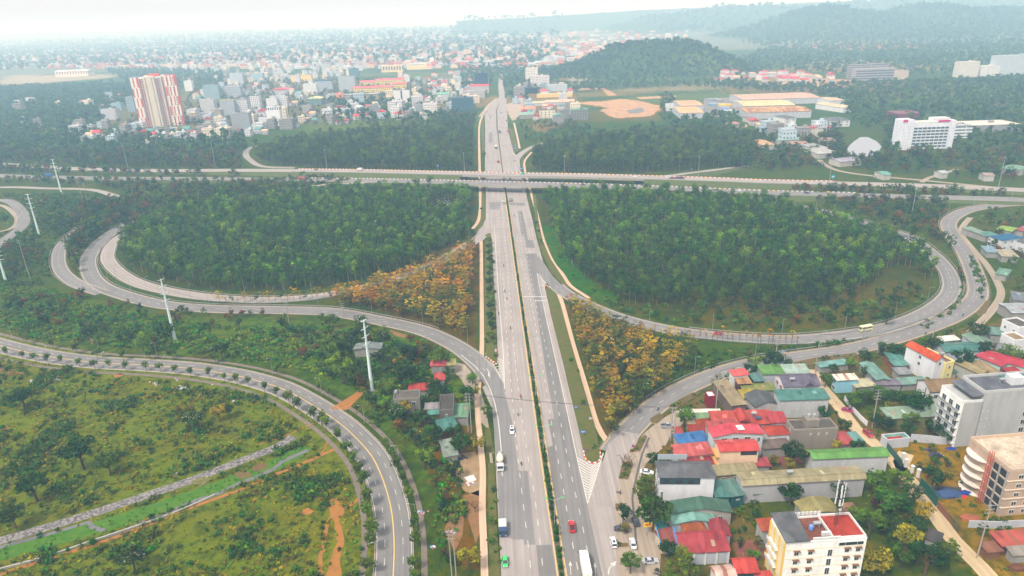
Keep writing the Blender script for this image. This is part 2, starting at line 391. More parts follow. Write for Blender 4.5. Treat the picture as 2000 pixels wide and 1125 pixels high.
for q in range(90):      # clearings and worn earth across the far plain
    a, b = rnd.uniform(-400, 2400), rnd.uniform(62, 240); c = G(a, b + 20)
    if c.y > 1050:
        r = rnd.uniform(20, 70) * (1 + c.y / 3000); m = ((X - c.x) / r / 2) ** 2 + ((Y - c.y) / r) ** 2 < RS.uniform(.4, 1.2, X.shape); cov[m] = rnd.choice([(.25, .2, .14), (.12, .15, .07), (.3, .26, .2), (.07, .1, .04)])
me = bpy.data.meshes.new('ground'); nxv, nyv = len(AX), len(AY)
me.vertices.add(len(X)); me.vertices.foreach_set('co', np.stack([X, Y, Z], 1).astype(np.float32).ravel())
i, j = np.meshgrid(np.arange(nxv - 1), np.arange(nyv - 1)); a = (j * nxv + i).ravel()
F = np.stack([a, a + 1, a + 1 + nxv, a + nxv], 1).astype(np.int32); nf = len(F)
me.loops.add(nf * 4); me.loops.foreach_set('vertex_index', F.ravel()); me.polygons.add(nf)
me.polygons.foreach_set('loop_start', np.arange(0, nf * 4, 4, dtype=np.int32)); me.polygons.foreach_set('loop_total', np.full(nf, 4, dtype=np.int32))
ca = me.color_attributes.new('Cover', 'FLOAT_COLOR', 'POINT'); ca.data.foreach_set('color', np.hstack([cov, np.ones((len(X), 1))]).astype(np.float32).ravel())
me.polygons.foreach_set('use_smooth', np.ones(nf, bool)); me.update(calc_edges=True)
m, n, p = newmat('ground'); at = n.nodes.new('ShaderNodeAttribute'); at.attribute_name = 'Cover'
f1 = noise_fac(n, .035, 6, rough=.6); f2 = noise_fac(n, .22, 6, rough=.7); f3 = noise_fac(n, 1.6, 4, rough=.7)
c1 = mixc(n, at.outputs[0], (.15, .10, .035), ramp(n, f1, [(.46, (0, 0, 0)), (.68, (.45, .45, .45))]))
c1 = mixc(n, c1, (.028, .055, .015), ramp(n, f2, [(.46, (0, 0, 0)), (.62, (.75, .75, .75))]))
c1 = mixc(n, c1, (.17, .14, .06), ramp(n, f2, [(.28, (.7, .7, .7)), (.4, (0, 0, 0))]))
c1 = mixc(n, c1, (1.9, 1.9, 1.7), ramp(n, f3, [(.35, (0, 0, 0)), (.75, (.45, .45, .45))]), 'MULTIPLY')
hs_ = nn(n, 'ShaderNodeHueSaturation', Saturation=1.7, Value=.7); n.links.new(c1, hs_.inputs['Color']); n.links.new(hs_.outputs[0], p.inputs['Base Color']); p.inputs['Roughness'].default_value = .95; p.inputs['Specular IOR Level'].default_value = .1
bump(n, p, f2, .8, 1.2); me.materials.append(m)
tag(link_mesh('ground', me), kind='structure')

LEFT = [(1400, 985), (1125, 979), (930, 969), (862, 966), (850, 966), (800, 962), (770, 948), (756, 942), (735, 975), (709, 973), (610, 968.7), (490, 961), (455, 949), (425, 948.6), (378, 949), (333, 947), (250, 947.5), (224, 947), (205, 960), (190, 975), (170, 973), (155, 974), (140, 975)]
RIGHT = [(1400, 1225), (1125, 1207), (1081, 1203), (958, 1201), (930, 1202), (904, 1186), (886, 1140), (835, 1129), (750, 1109), (711, 1100), (610, 1074.7), (560, 1064), (541, 1070), (516, 1062), (490, 1054.7), (466, 1048), (426, 1039), (386, 1029), (370, 1027), (333, 1017), (310, 1014.7), (297, 1003), (253, 992), (236, 991), (190, 989), (175, 984), (160, 982), (140, 981)]
def at_y(tab, y):
    for (a, xa), (b, xb) in zip(tab, tab[1:]):
        if b <= y <= a: return xb + (xa - xb) * (y - b) / (a - b)
    return tab[0][1]
rows = sorted(set([r[0] for r in LEFT] + [r[0] for r in RIGHT] + list(range(145, 400, 8)) + list(range(400, 1400, 25))), reverse=True)
AS_L = asphalt(S(172, 162, 156, .74)); AS_D = asphalt(S(142, 138, 135, .67)); AS_M = asphalt(S(146, 142, 140, .68)); AS_P = asphalt(S(172, 156, 138, .75), 'paving')
mb = MB(); mb.uv = []; vs = []
A0, A1 = G(1089, 1125), G(985.5, 380); RD = (A1 - A0).normalized(); RN = Vector((-RD.y, RD.x, 0)); RH = math.atan2(RD.y, RD.x)
NC = 6
for y in rows:
    a, b = G(at_y(LEFT, y), y), G(at_y(RIGHT, y), y)
    for k in range(NC + 1):
        q = a.lerp(b, k / NC); vs.append((q.x, q.y, .06)); mb.uv.append(((q - A0).dot(RN), (q - A0).dot(RD)))
mb.add(vs, [(i * (NC + 1) + k, i * (NC + 1) + k + 1, (i + 1) * (NC + 1) + k + 1, (i + 1) * (NC + 1) + k) for i in range(len(rows) - 1) for k in range(NC)], AS_L)
blvd = tag(mb.build('boulevard'), kind='structure')
def patch(name, px, m, z): o = poly(name, px, m, z, 0); return o
patch('asphalt_patch', [(1026.4, 496), (1047.7, 495), (1064.5, 610), (1098, 760), (1127, 894), (1145, 979), (1177, 1127), (1178, 1300), (1135, 1300), (1109, 1127), (1090, 1020), (1069, 875), (1080, 870), (1070, 820), (1082, 818), (1077, 790), (1066, 725), (1048, 610)], AS_D, .066)
patch('asphalt_patch', [(958, 762), (985, 765), (1002, 830), (1012, 920), (1031, 920), (1046, 1064), (1024, 1064), (1023, 1054), (1002, 1054), (996, 1051), (976, 1050), (972, 930), (966, 870), (964, 810)], AS_M, .066)
patch('asphalt_patch', [(1011.4, 412), (1020, 412), (1031.2, 468.7), (1041.8, 469), (1045, 484.2), (1027, 484.2), (1022.7, 460.7), (1018.4, 458.6)], AS_D, .066)
patch('asphalt_patch', [(1047, 1065), (1077, 1064), (1087, 1127), (1108, 1300), (1070, 1300), (1053, 1127)], AS_D, .067)
patch('asphalt_patch', [(955.5, 395), (978, 395), (976, 409), (956, 409)], AS_M, .066)
patch('asphalt_patch', [(994, 396), (1024, 396), (1026, 402), (996, 401)], AS_D, .066)
patch('asphalt_patch', [(962, 258), (955, 258), (954, 278), (962, 278)], AS_M, .066)

ML = [(1400, 1126), (1125, 1090), (930, 1062), (760, 1038.5), (610, 1017.5), (490, 1001.5), (380, 986.5), (333, 980), (250, 969.3), (215, 968.3), (202, 974)]
MR = [(1400, 1143), (1125, 1105), (930, 1074.4), (760, 1048), (610, 1024.3), (490, 1006.7), (380, 990.5), (333, 983), (250, 972.5), (215, 971), (202, 975.5)]
myr = [1400, 1260, 1125, 1060, 1000, 930, 860, 800, 760, 700, 650, 610, 560, 520, 490, 450, 410, 380, 355, 333, 300, 275, 250, 232, 215, 202]
mcen = [G((at_y(ML, y) + at_y(MR, y)) / 2, y) for y in myr]
mw = [(G(at_y(MR, y), y) - G(at_y(ML, y), y)).length / 2 for y in myr]
mb = MB(); KERB = flat(S(165, 145, 125), .8, 0, .4); MSOIL = soil((.11, .085, .05), (.06, .08, .025), .6)
vs = []
for y in myr:
    a, b = G(at_y(ML, y), y), G(at_y(MR, y), y); n_ = (b - a).normalized()
    for q, z in ((a, .06), (a, .26), (a + n_ * .25, .27), (b - n_ * .25, .27), (b, .26), (b, .06)): vs.append((q.x, q.y, z))
for k, m_ in ((0, KERB), (1, KERB), (2, MSOIL), (3, KERB), (4, KERB)):
    mb.add(vs, [(i * 6 + k, i * 6 + k + 1, i * 6 + k + 7, i * 6 + k + 6) for i in range(len(myr) - 1)], m_)
tag(mb.build('median'), kind='structure')

mk = MB(); mk.uv = []
def pxl(px, z=0): return smooth_path([G(x, y, z) for x, y in px], 8)
def line(px, wd, m=PAINTW, dz=.075): ribbon(mk, pxl(px), -wd / 2, wd / 2, dz, m)
line([(985.5, 760), (982.7, 686), (976.8, 610), (974.3, 579), (968.3, 490), (965, 440)], .35)
line([(1148, 984), (1127, 894), (1098, 760), (1064.5, 610), (1049, 534)], .3)
line([(1089.8, 1200), (1089, 1125), (1061, 930), (1037.5, 760), (1016.6, 610), (1000.6, 490), (985.8, 380)], .3, PAINTY)
line([(1117, 1200), (1106.5, 1125), (1075.6, 930), (1049, 760), (1025.3, 610), (1007.5, 490), (991.4, 380)], .3, PAINTY)
mpath = smooth_path(mcen, 6)
lanes = [smooth_path([G(x, y) for x, y in q], 8) for q in (
    [(1037, 1115), (1032, 1068), (1021, 976), (1008, 860), (999, 760), (992, 690), (988, 620), (983, 560), (977, 490), (966, 380)],
    [(1060, 1110), (1056, 1068), (1045, 976), (1026, 860), (1013, 760), (1004, 680), (998, 600), (991, 520), (985, 460), (977, 380)],
    [(1130, 1118), (1121, 1078), (1100, 955), (1078, 830), (1065, 750), (1050, 660), (1039, 600), (1023, 514), (1013, 440), (1003, 380)],
    [(1149, 1085), (1132, 1000), (1115, 925), (1096, 830), (1082, 755), (1067, 680), (1052, 620), (1037, 540), (1026, 480), (1016, 420)])]
for L in lanes: dashes(mk, L, 0, .22, 3.0, 5.4, PAINTW, .075)
line([(944, 734), (927.3, 715), (900, 693)], .4, PAINTW)
line([(944, 734), (957.3, 760), (967, 790), (973, 820), (979, 880), (981, 930)], .35)
line([(947.5, 690), (962, 710), (974, 730), (985, 750)], .3)
line([(1049, 534), (1060, 547), (1068, 556)], .3)
def chevron(Lp, Rp, n, wd, apex):
    for k in range(n):
        t = (k + .2) / n; l = Vector(Lp[0]).lerp(Vector(Lp[1]), t); r = Vector(Rp[0]).lerp(Vector(Rp[1]), t)
        c = (l + r) / 2; c.y += apex * (r - l).length
        for a, b in ((l, c), (c, r)): ribbon(mk, [G(a.x, a.y), G(b.x, b.y)], -wd / 2, wd / 2, .078, PAINTW)
chevron([(1127.5, 893), (1146, 975)], [(1179, 887), (1149, 975)], 14, .42, .36)
chevron([(958, 702), (984, 745)], [(983.5, 705), (985.5, 750)], 9, .4, -.25)
chevron([(1049, 535), (1055, 560)], [(1050, 536), (1069, 559)], 9, .35, .1)
line([(1178, 885), (1163, 935), (1148, 982)], .35)
line([(1012, 579.5), (1066.5, 579.5)], .8, PAINTW); line([(1044.5, 587.5), (1068, 587.5)], .8, PAINTW)
for x, y, s in ((1115, 1105, 1), (1163, 1108, 1)):
    b, q = G(x, y + 18), G(x - 1, y)
    ribbon(mk, [b, q], -.1, .1, .078, PAINTW); q2 = q + (q - b).normalized() * 1.8
    ribbon(mk, [q, q2], lambda i: -.5 if i == 0 else -.02, lambda i: .5 if i == 0 else .02, .078, PAINTW)
b, q, e = G(1188, 1122), G(1190, 1110), G(1196, 1104)
ribbon(mk, [b, q, e], -.18, .18, .078, PAINTW); ribbon(mk, [e, e + (e - q).normalized() * 2], lambda i: -.9 if i == 0 else -.02, lambda i: .9 if i == 0 else .02, .078, PAINTW)
b, q = G(950, 720), G(956, 728); ribbon(mk, [b, q], -.15, .15, .095, PAINTW); ribbon(mk, [q, G(955, 733), G(958, 735)], -.5, .2, .095, PAINTW)
tag(mk.build('road_markings', None), kind='structure')

ROADS = {}
def road(name, px, wd, mat, z=.05, kerb=True, centre=None, edge=PAINTW, lanes_=(), taper=None, verge=None):
    path = pxpath(px, 0, 5); ROADS[name if name not in ROADS else f'{name}{len(ROADS)}'] = path; mb = MB()
    hw = wd / 2
    if verge: ribbon(mb, path, -hw - verge, hw + verge, z - .02, soil((.11, .09, .05), (.06, .08, .03), .5, 'verge'))
    ribbon(mb, path, -hw, hw, z, mat)
    o = tag(mb.build('ramp_road' if 'ramp' in name else name), kind='structure')
    mk = MB(); mk.uv = []
    if edge:
        for s in (-1, 1): ribbon(mk, path, s * (hw - .5) - .09, s * (hw - .5) + .09, z + .012, edge)
    if centre == 'yellow': ribbon(mk, path, -.16, .16, z + .012, PAINTY)
    for l in lanes_: dashes(mk, path, l, .17, 3, 5, PAINTW, z + .012)
    if mk.v: tag(mk.build('lane_markings', o), kind='structure')
    if kerb:
        kb = MB(); kb.uv = None
        for s in (-1, 1):
            ns = normals(path); vv = []
            for i, p_ in enumerate(path):
                for off, zz in ((hw, z), (hw, z + .18), (hw + .2, z + .18), (hw + .2, 0)):
                    q = p_ + ns[i] * (s * off); vv.append((q.x, q.y, p_.z + zz))
            kb.add(vv, [(i * 4 + k, i * 4 + k + 1, i * 4 + k + 5, i * 4 + k + 4) for i in range(len(path) - 1) for k in range(3)], KERB)
        tag(kb.build('kerb', o), kind='structure')
    return path
RP_A = [(1196, 884), (1216, 856), (1262, 808), (1318, 768), (1400, 731), (1480, 709), (1560, 697), (1640, 686), (1720, 668), (1800, 643), (1862, 618), (1898, 592), (1910, 570), (1902, 532), (1884, 492), (1862, 462), (1852, 440), (1862, 424), (1892, 410), (1940, 402), (2010, 396)]
RP_B = [(1086, 557), (1100, 570), (1140, 592), (1200, 617), (1260, 634), (1330, 648), (1400, 656), (1480, 662), (1560, 663), (1640, 656), (1720, 643), (1790, 620), (1838, 592), (1858, 565), (1853, 535), (1833, 507), (1815, 491), (1777, 464), (1721, 446), (1655, 426), (1600, 411), (1520, 396), (1440, 384)]
RP_C = [(958, 742), (946, 722), (912, 690), (873, 666), (820, 644), (740, 626), (660, 611), (600, 607), (500, 605), (430, 604), (360, 600), (300, 592), (240, 576), (200, 560), (178, 538), (172, 508), (190, 478), (226, 450), (270, 425), (340, 403), (430, 385), (540, 368), (640, 355)]
RP_D = [(940, 461), (932, 468), (900, 486), (850, 515), (800, 535), (740, 553), (650, 574), (580, 583), (500, 586), (400, 580), (320, 567), (267, 552), (232, 532), (212, 510), (211, 493), (222, 472), (260, 448)]
RP_F = [(200, 572), (170, 562), (143, 550), (122, 532), (114, 510), (118, 485), (135, 465), (170, 440), (230, 415)]
RP_E = [(-260, 600), (-120, 640), (0, 675), (93, 696), (187, 708), (280, 713), (373, 720), (453, 732), (500, 743), (553, 760), (607, 789), (660, 824), (697, 857), (727, 892), (748, 937), (762, 985), (768, 1027), (770, 1078), (768, 1125), (758, 1250), (748, 1400)]
RAMP_A = road('ramp_a', RP_A, 10, AS_M, .050, lanes_=(0,), edge=PAINTY, verge=1.2)
RAMP_B = road('ramp_b', RP_B, 9, AS_M, .054, lanes_=(0,), verge=1.2)
RAMP_C = road('ramp_c', RP_C, 10, AS_D, .057, lanes_=(0,), verge=1.0)
RAMP_D = road('ramp_d', RP_D, 8.5, AS_L, .051, lanes_=(), verge=1.0)
RAMP_F = road('ramp_f', RP_F, 8.5, AS_M, .0535, lanes_=(0,), verge=1.0)
ROAD_E = road('avenue', RP_E, 11.4, AS_D, .05, centre='yellow', lanes_=(-2.75, 2.75))
AV = MB()
for s in (-1, 1): ribbon(AV, ROAD_E, s * 9.0 - .9, s * 9.0 + .9, .03, soil((.20, .16, .14), (.15, .12, .09), .4, 'paving'))
tag(AV.build('pavement'), kind='structure')
road('side_road', [(-200, 375), (0, 366), (93, 368), (149, 369), (187, 372), (230, 384)], 7, AS_L, .05, kerb=False, edge=None)
road('side_road', [(-60, 392), (0, 391), (24, 396), (43, 415), (47, 432), (37, 448), (16, 463), (-10, 486), (-80, 540)], 9, AS_M, .05, kerb=False, edge=None, lanes_=(0,))
road('side_road', [(-40, 398), (5, 402), (28, 418), (34, 432), (24, 445), (0, 452), (-60, 460)], 4, AS_P, .046, kerb=False, edge=None)
road('ramp_n', [(575, 328), (513, 325), (488, 312), (480, 300), (490, 288), (520, 281)], 7, AS_L, .05, kerb=False, edge=None)
road('ramp_n', [(1004, 318), (1016, 302), (1034, 290), (1060, 279)], 8, AS_L, .05, kerb=False, edge=None)
road('side_road', [(2010, 372), (1900, 362), (1800, 352), (1700, 343), (1640, 334), (1612, 322), (1600, 312)], 5, AS_P, .045, kerb=False, edge=None)
road('side_road', [(1800, 356), (1815, 347), (1845, 338), (1870, 330)], 4, AS_P, .044, kerb=False, edge=None)
PATHM = asphalt(S(205, 175, 148, .85), 'packed earth')
for px, wd in (([(948, 1400), (946.5, 1125), (942, 993), (943, 920), (938, 862), (932, 790), (936, 740), (941, 685), (941, 610), (940.5, 550), (940, 490), (939.5, 468)], 2.2),
               ([(923, 447), (934, 431), (938.4, 406), (938, 378), (936.8, 333), (936, 250), (942, 226)], 2.6),
               ([(1187, 864), (1165, 827), (1144, 755), (1120, 675), (1099, 595), (1092, 578), (1080, 555)], 2.3),
               ([(1004, 240), (1010, 266), (1015, 290)], 2.6),
               ([(1150, 582), (1114, 558), (1099, 536), (1081, 514), (1068, 487), (1060, 464), (1053, 436), (1046, 407), (1038, 380), (1030, 352), (1025, 331), (1025, 314), (1038, 297)], 2.3)):
    road('footpath', px, wd, PATHM, .04, kerb=False, edge=None)
TAN = asphalt(S(196, 172, 135, .85), 'lane')
for px, wd in (([(1588, 722), (1602, 752), (1622, 775), (1642, 798), (1670, 836), (1713, 870), (1767, 926), (1820, 996), (1860, 1052), (1913, 1105), (1960, 1160), (2040, 1260)], 5.2),
               ([(1895, 425), (1882, 440), (1877, 456), (1888, 472), (1904, 491), (1923, 512), (1945, 545), (1955, 575), (1938, 605), (1915, 630), (1890, 655)], 3.8),
               ([(1770, 885), (1760, 905), (1770, 930)], 5)):
    road('lane', px, wd, AS_P if wd == 3.8 else TAN, .042, kerb=False, edge=None)
for px, m_ in (([(1148, 990), (1177, 902), (1188, 868), (1214, 842), (1250, 848), (1240, 880), (1216, 900), (1204, 960), (1203, 990)], AS_L), ([(930, 712), (948, 699), (968, 716), (984, 745), (988, 765), (966, 775), (950, 756), (938, 738)], AS_M), ([(928, 460), (949, 428), (954, 450), (944, 466), (932, 475)], AS_L), ([(1050, 500), (1061, 512), (1080, 540), (1101, 561), (1094, 575), (1075, 560), (1062, 546), (1050, 528)], AS_M)): poly('ramp_junction', px, m_, .0635)
poly('forecourt', [(1204, 1300), (1200, 958), (1212, 897), (1236, 878), (1258, 846), (1290, 820), (1325, 800), (1345, 795), (1350, 812), (1310, 850), (1300, 870), (1262, 905), (1250, 935), (1246, 975), (1275, 1020), (1292, 1060), (1288, 1125), (1290, 1300)], AS_P, .055)
DRAIN = flat((.09, .08, .07), .9)
mb = MB(); ribbon(mb, pxpath([(1268, 855), (1255, 885), (1247, 915), (1240, 945), (1235, 975), (1238, 1005), (1241, 1040), (1243, 1075)]), -.35, .35, .066, DRAIN); tag(mb.build('drain'), kind='structure')
poly('roadside_paving', [(884, 706), (908, 712), (928, 735), (938, 760), (950, 800), (958, 860), (966, 930), (960, 930), (950, 835), (935, 820), (930, 790), (900, 740), (880, 720)], AS_P, .035)
poly('yard', [(893, 885), (935, 880), (945, 900), (944, 970), (905, 960), (885, 930)], soil((.33, .23, .13), (.25, .16, .08)), .03, .5)
WHITEG = flat((.6, .56, .52), .8); poly('courtyard', [(1432, 1060), (1478, 1052), (1505, 1068), (1500, 1092), (1440, 1090)], soil((.22, .08, .05), (.16, .06, .045), .6, 'tiles'), .05); poly('courtyard', [(1500, 884), (1548, 880), (1572, 902), (1530, 912)], soil((.22, .06, .06), (.15, .05, .05), .6, 'tiles'), .05)
poly('tarpaulin', [(905, 932), (925, 928), (931, 938), (915, 942)], WHITEG, .1, kind='structure')
ISL = soil((.07, .10, .018), (.12, .10, .03), .35, 'grass')
ISLSH = MB()
def island(pts, m=ISL, z=.2):
    ps = [G(*p) for p in pts]; mb = MB(); out = [Vector((p_.x, p_.y, z)) for p_ in ps]
    tr = [t if (out[t[1]] - out[t[0]]).cross(out[t[2]] - out[t[0]]).z > 0 else tuple(reversed(t)) for t in tessellate_polygon([out])]
    mb.add(out, tr, m); n_ = len(out); lo = [Vector((v.x, v.y, 0)) for v in out]
    mb.add(out + lo, [(i, (i + 1) % n_, n_ + (i + 1) % n_, n_ + i) for i in range(n_)], KERB); return tag(mb.build('grass_verge'), kind='structure')
island([(1065, 561), (1072, 561), (1086, 572), (1093, 590), (1118, 680), (1141, 760), (1161, 828), (1171, 880), (1172, 895), (1166, 903), (1156, 905), (1147, 901), (1141, 888), (1129, 835), (1109, 751), (1100, 711), (1075, 612)])
island([(949, 465), (952, 456), (958, 456), (961, 470), (965, 560), (969, 660), (972, 709), (962, 705), (949, 696), (947, 640), (946, 560)])
island([(948, 836), (957, 836), (964, 872), (966, 885), (950, 885)])
island([(953, 905), (966, 905), (970, 1000), (973, 1070), (978, 1125), (980, 1300), (956, 1300), (955, 1125), (954, 1000)])
island([(1040, 380), (1046, 380), (1052, 432), (1060, 470), (1075, 505), (1098, 540), (1110, 560), (1096, 553), (1076, 530), (1058, 492), (1049, 455)], z=.1)
island([(941, 340), (946, 340), (947, 425), (944, 440), (929, 455), (926, 452), (938, 432), (940, 405)], z=.1)
island([(940, 235), (945, 235), (946, 290), (941, 300)], z=.1); island([(994, 250), (1003, 252), (1010, 285), (1013, 294), (1005, 298), (1000, 285)], z=.1)
island([(1018, 310), (1035, 294), (1037, 290), (1024, 300), (1021, 330), (1018, 330)], z=.1)
PLANT = []
for q in ([(1258, 851), (1264, 853), (1250, 882), (1230, 885), (1231, 879), (1236, 878), (1248, 860)], [(1216, 905), (1234, 900), (1236, 908), (1226, 938), (1208, 936)],
          [(1270, 818), (1288, 808), (1296, 812), (1295, 818), (1282, 829), (1271, 826)], [(1304, 795), (1325, 782), (1352, 768), (1368, 766), (1358, 776), (1332, 790), (1318, 799)],
          [(1202, 985), (1221, 985), (1221, 995), (1202, 995)], [(1205, 1062), (1226, 1062), (1228, 1069), (1207, 1070)], [(1548, 709), (1590, 700), (1670, 690), (1676, 694), (1590, 711), (1555, 716)],
          [(1875, 655), (1905, 640), (1900, 650), (1880, 660)], [(1907, 612), (1925, 588), (1936, 590), (1925, 612), (1912, 617)]): island(q, soil((.09, .09, .03), (.16, .09, .04), .8, 'planter'), .35)
ORG = soil((.36, .15, .03), (.27, .12, .035), .5, 'clay'); ORG2 = soil((.26, .13, .055), (.18, .10, .045), .5, 'clay')
poly('bare_earth', [(647, 972), (655, 975), (664, 985), (670, 1000), (668, 1012), (660, 1010), (672, 1028), (676, 1050), (670, 1080), (667, 1125), (664, 1180), (628, 1180), (635, 1120), (650, 1085), (656, 1050), (655, 1020), (648, 1005), (645, 990)], ORG, .03, .8, sub_len=2)
poly('bare_earth', [(586, 1002), (592, 996), (600, 992), (607, 996), (614, 1000), (608, 1005), (600, 1004)], ORG, .03, .5, sub_len=2)
poly('bare_earth', [(0, 719), (25, 722), (48, 729), (25, 734), (8, 735), (-40, 742), (-40, 718)], ORG2, .03, .8)
poly('bare_earth', [(0, 834), (15, 832), (21, 836), (12, 840), (-20, 838)], ORG, .03, .5); poly('bare_earth', [(222, 732), (236, 729), (240, 734), (226, 739)], ORG, .03, .5)
poly('bare_earth', [(650, 795), (672, 783), (690, 772), (703, 756), (715, 756), (708, 772), (690, 790), (680, 800), (660, 800), (648, 800)], ORG, .072, .5, sub_len=3)
poly('bare_earth', [(640, 648), (655, 638), (663, 640), (660, 650), (645, 656)], ORG2, .03, .5); poly('bare_earth', [(600, 680), (615, 668), (625, 672), (618, 688), (605, 690)], ORG2, .03, .5)
poly('bare_earth', [(760, 644), (797, 656), (795, 661), (770, 655)], ORG2, .035, .3)
poly('bare_earth', [(878, 985), (900, 970), (915, 985), (900, 1040), (885, 1080), (872, 1040)], ORG2, .03, 1); poly('bare_earth', [(905, 968), (940, 960), (942, 1040), (925, 1060), (912, 1020)], ORG2, .03, 1)
poly('bare_earth', [(180, 672), (172, 660), (168, 652), (171, 651), (178, 662), (183, 672)], ORG2, .03, .3)
mb = MB()
for px, wd in (([(0, 1121), (93, 1092), (227, 1049), (360, 996), (480, 953), (500, 942), (580, 910), (625, 890), (652, 878)], .8), ([(627, 1125), (625, 1090), (634, 1050), (640, 1020), (650, 1005), (680, 990), (700, 975)], .6),
               ([(500, 870), (560, 850), (600, 832), (612, 827)], .3), ([(640, 862), (632, 880), (620, 892)], .3)):
    ribbon(mb, pxpath(px), -wd, wd, .035, ORG)
tag(mb.build('dirt_path'), kind='structure')
m_, n_, p_ = newmat('stone'); v_ = nn(n_, 'ShaderNodeTexVoronoi', Scale=1.6); tc_ = n_.nodes.new('ShaderNodeTexCoord'); n_.links.new(tc_.outputs['Object'], v_.inputs['Vector'])
s_ = nn(n_, 'ShaderNodeSeparateColor'); n_.links.new(v_.outputs['Color'], s_.inputs[0]); n_.links.new(ramp(n_, s_.outputs[0], [(0, (.05, .045, .045)), (.5, (.15, .135, .135)), (1, (.27, .24, .22))]), p_.inputs['Base Color']); p_.inputs['Roughness'].default_value = .9
STONE = m_
cpath = pxpath([(-100, 1083), (0, 1055), (80, 1032), (160, 1008), (267, 973), (373, 937), (440, 911), (500, 888), (548, 868), (572, 852)])
mb = MB(); ribbon(mb, cpath, -2.6, 1.8, .04, STONE); tag(mb.build('stone_revetment'), kind='structure')
mb = MB(); ribbon(mb, pxpath([(-100, 1110), (0, 1083), (93, 1058), (170, 1036), (240, 1015), (330, 985), (430, 950), (520, 915), (580, 885), (600, 872)]), -3.4, 3.6, .03, soil((.04, .13, .008), (.08, .16, .015), .3, 'marsh grass')); tag(mb.build('canal_bed'), kind='structure')
mw_, n_, p_ = newmat('water'); p_.inputs['Base Color'].default_value = (.13, .12, .13, 1); p_.inputs['Roughness'].default_value = .08; bump(n_, p_, noise_fac(n_, .8, 3), .12, .1)
mb = MB(); ribbon(mb, pxpath([(-60, 1090), (0, 1069), (93, 1044), (140, 1030), (173, 1020), (180, 1030), (205, 1037)]), -.8, .8, .05, mw_)
ribbon(mb, pxpath([(213, 1046), (240, 1038), (293, 1014), (330, 1003), (360, 985), (427, 964), (467, 944), (500, 932), (535, 916), (550, 902), (575, 891), (601, 879)]), -.9, .9, .052, mw_); tag(mb.build('water'), kind='structure')
for px, c in (([(372, 940), (398, 930), (412, 936), (392, 952)], (.2, .17, .08)), ([(456, 925), (478, 915), (494, 930), (470, 936)], (.2, .08, .04)), ([(488, 912), (515, 900), (524, 912), (500, 924)], (.18, .06, .04))): poly('garden_plot', px, soil(c, (.1, .12, .03), .8), .06, .2)
mb = MB(); wp = pxpath([(-60, 1132), (0, 1113), (80, 1092), (160, 1065), (240, 1038), (333, 1006), (420, 968)])
for k in range(len(wp) - 1):
    a, b = wp[k], wp[k + 1]; mb.box((a.x + b.x) / 2, (a.y + b.y) / 2, .3, (b - a).length + .02, .6, .6, CONC, math.atan2(b.y - a.y, b.x - a.x))
tag(mb.build('retaining_wall'), 'low pale concrete wall running along the green canal bed', 'wall')
mlk, n_, p_ = newmat('lake water'); p_.inputs['Base Color'].default_value = (.2, .2, .22, 1); p_.inputs['Roughness'].default_value = .03
LAKE = poly('lake', [(1653, 296), (1658, 285), (1668, 276), (1680, 268), (1696, 268), (1712, 276), (1722, 286), (1716, 296), (1704, 300), (1710, 308), (1700, 310), (1685, 303), (1668, 304)], mlk, .05, 0)
CL = soil((.55, .29, .09), (.3, .2, .16), .09, 'clay')
poly('earthworks', [(1130, 203), (1150, 198), (1175, 199), (1212, 193), (1240, 196), (1262, 200), (1290, 207), (1292, 213), (1270, 226), (1240, 229), (1205, 231), (1186, 223), (1172, 216), (1190, 211), (1160, 206)], CL, .1, 3)
poly('earthworks', [(1222, 215), (1235, 214), (1250, 210), (1260, 216), (1248, 222), (1230, 222)], soil((.16, .16, .17), (.2, .17, .15), .1, 'rubble'), .14, 2)
poly('earthworks', [(1175, 173), (1186, 174), (1206, 186), (1188, 187)], CL, .1, 2); poly('earthworks', [(1390, 158), (1450, 152), (1560, 150), (1680, 158), (1678, 164), (1560, 163), (1480, 168), (1440, 160)], CL, .1, 5)
poly('earthworks', [(1240, 190), (1318, 186), (1322, 189), (1290, 192), (1250, 194)], CL, .1, 2); poly('earthworks', [(1128, 173), (1160, 170), (1210, 167), (1235, 166), (1236, 169), (1180, 173), (1130, 177)], CL, .1, 2); poly('earthworks', [(1585, 163), (1680, 160), (1700, 166), (1640, 172), (1590, 170)], CL, .1, 4); poly('earthworks', [(985, 205), (1010, 196), (1026, 200), (1010, 232), (1001, 236), (994, 225)], soil((.42, .33, .26), (.32, .25, .19), .1, 'clay'), .045, 2); poly('earthworks', [(935, 226), (950, 206), (968, 192), (974, 192), (960, 206), (947, 222), (940, 232)], soil((.42, .33, .26), (.32, .25, .19), .1, 'clay'), .045, 2)
UP = [(-200, 312, .5), (-60, 318, 1), (60, 324, 1), (139, 329, 1), (293, 333, 1.5), (450, 332.5, 2.5), (575, 333, 4), (700, 334.5, 5.5), (855, 338, 7), (1000, 341, 7), (1100, 342.5, 7), (1200, 345, 7), (1300, 348, 7), (1400, 351, 6), (1500, 355, 4), (1660, 358.5, 2.5), (1820, 363, 2), (2000, 371, 2), (2200, 380, 1)]
LO = [(-200, 336, .5), (-60, 341, 1), (69, 345, 1), (208, 348, 1), (400, 349, 2), (520, 350, 3.5), (609, 351, 5), (750, 353, 6), (880, 356, 7), (1000, 359, 7), (1100, 361.5, 7), (1200, 364.5, 7), (1320, 369, 6.5), (1500, 376.5, 4.5), (1600, 379, 3), (1780, 384, 2), (1940, 388, 2), (2200, 398, 1)]
BANK = soil((.06, .10, .025), (.10, .10, .04), .3, 'embankment')
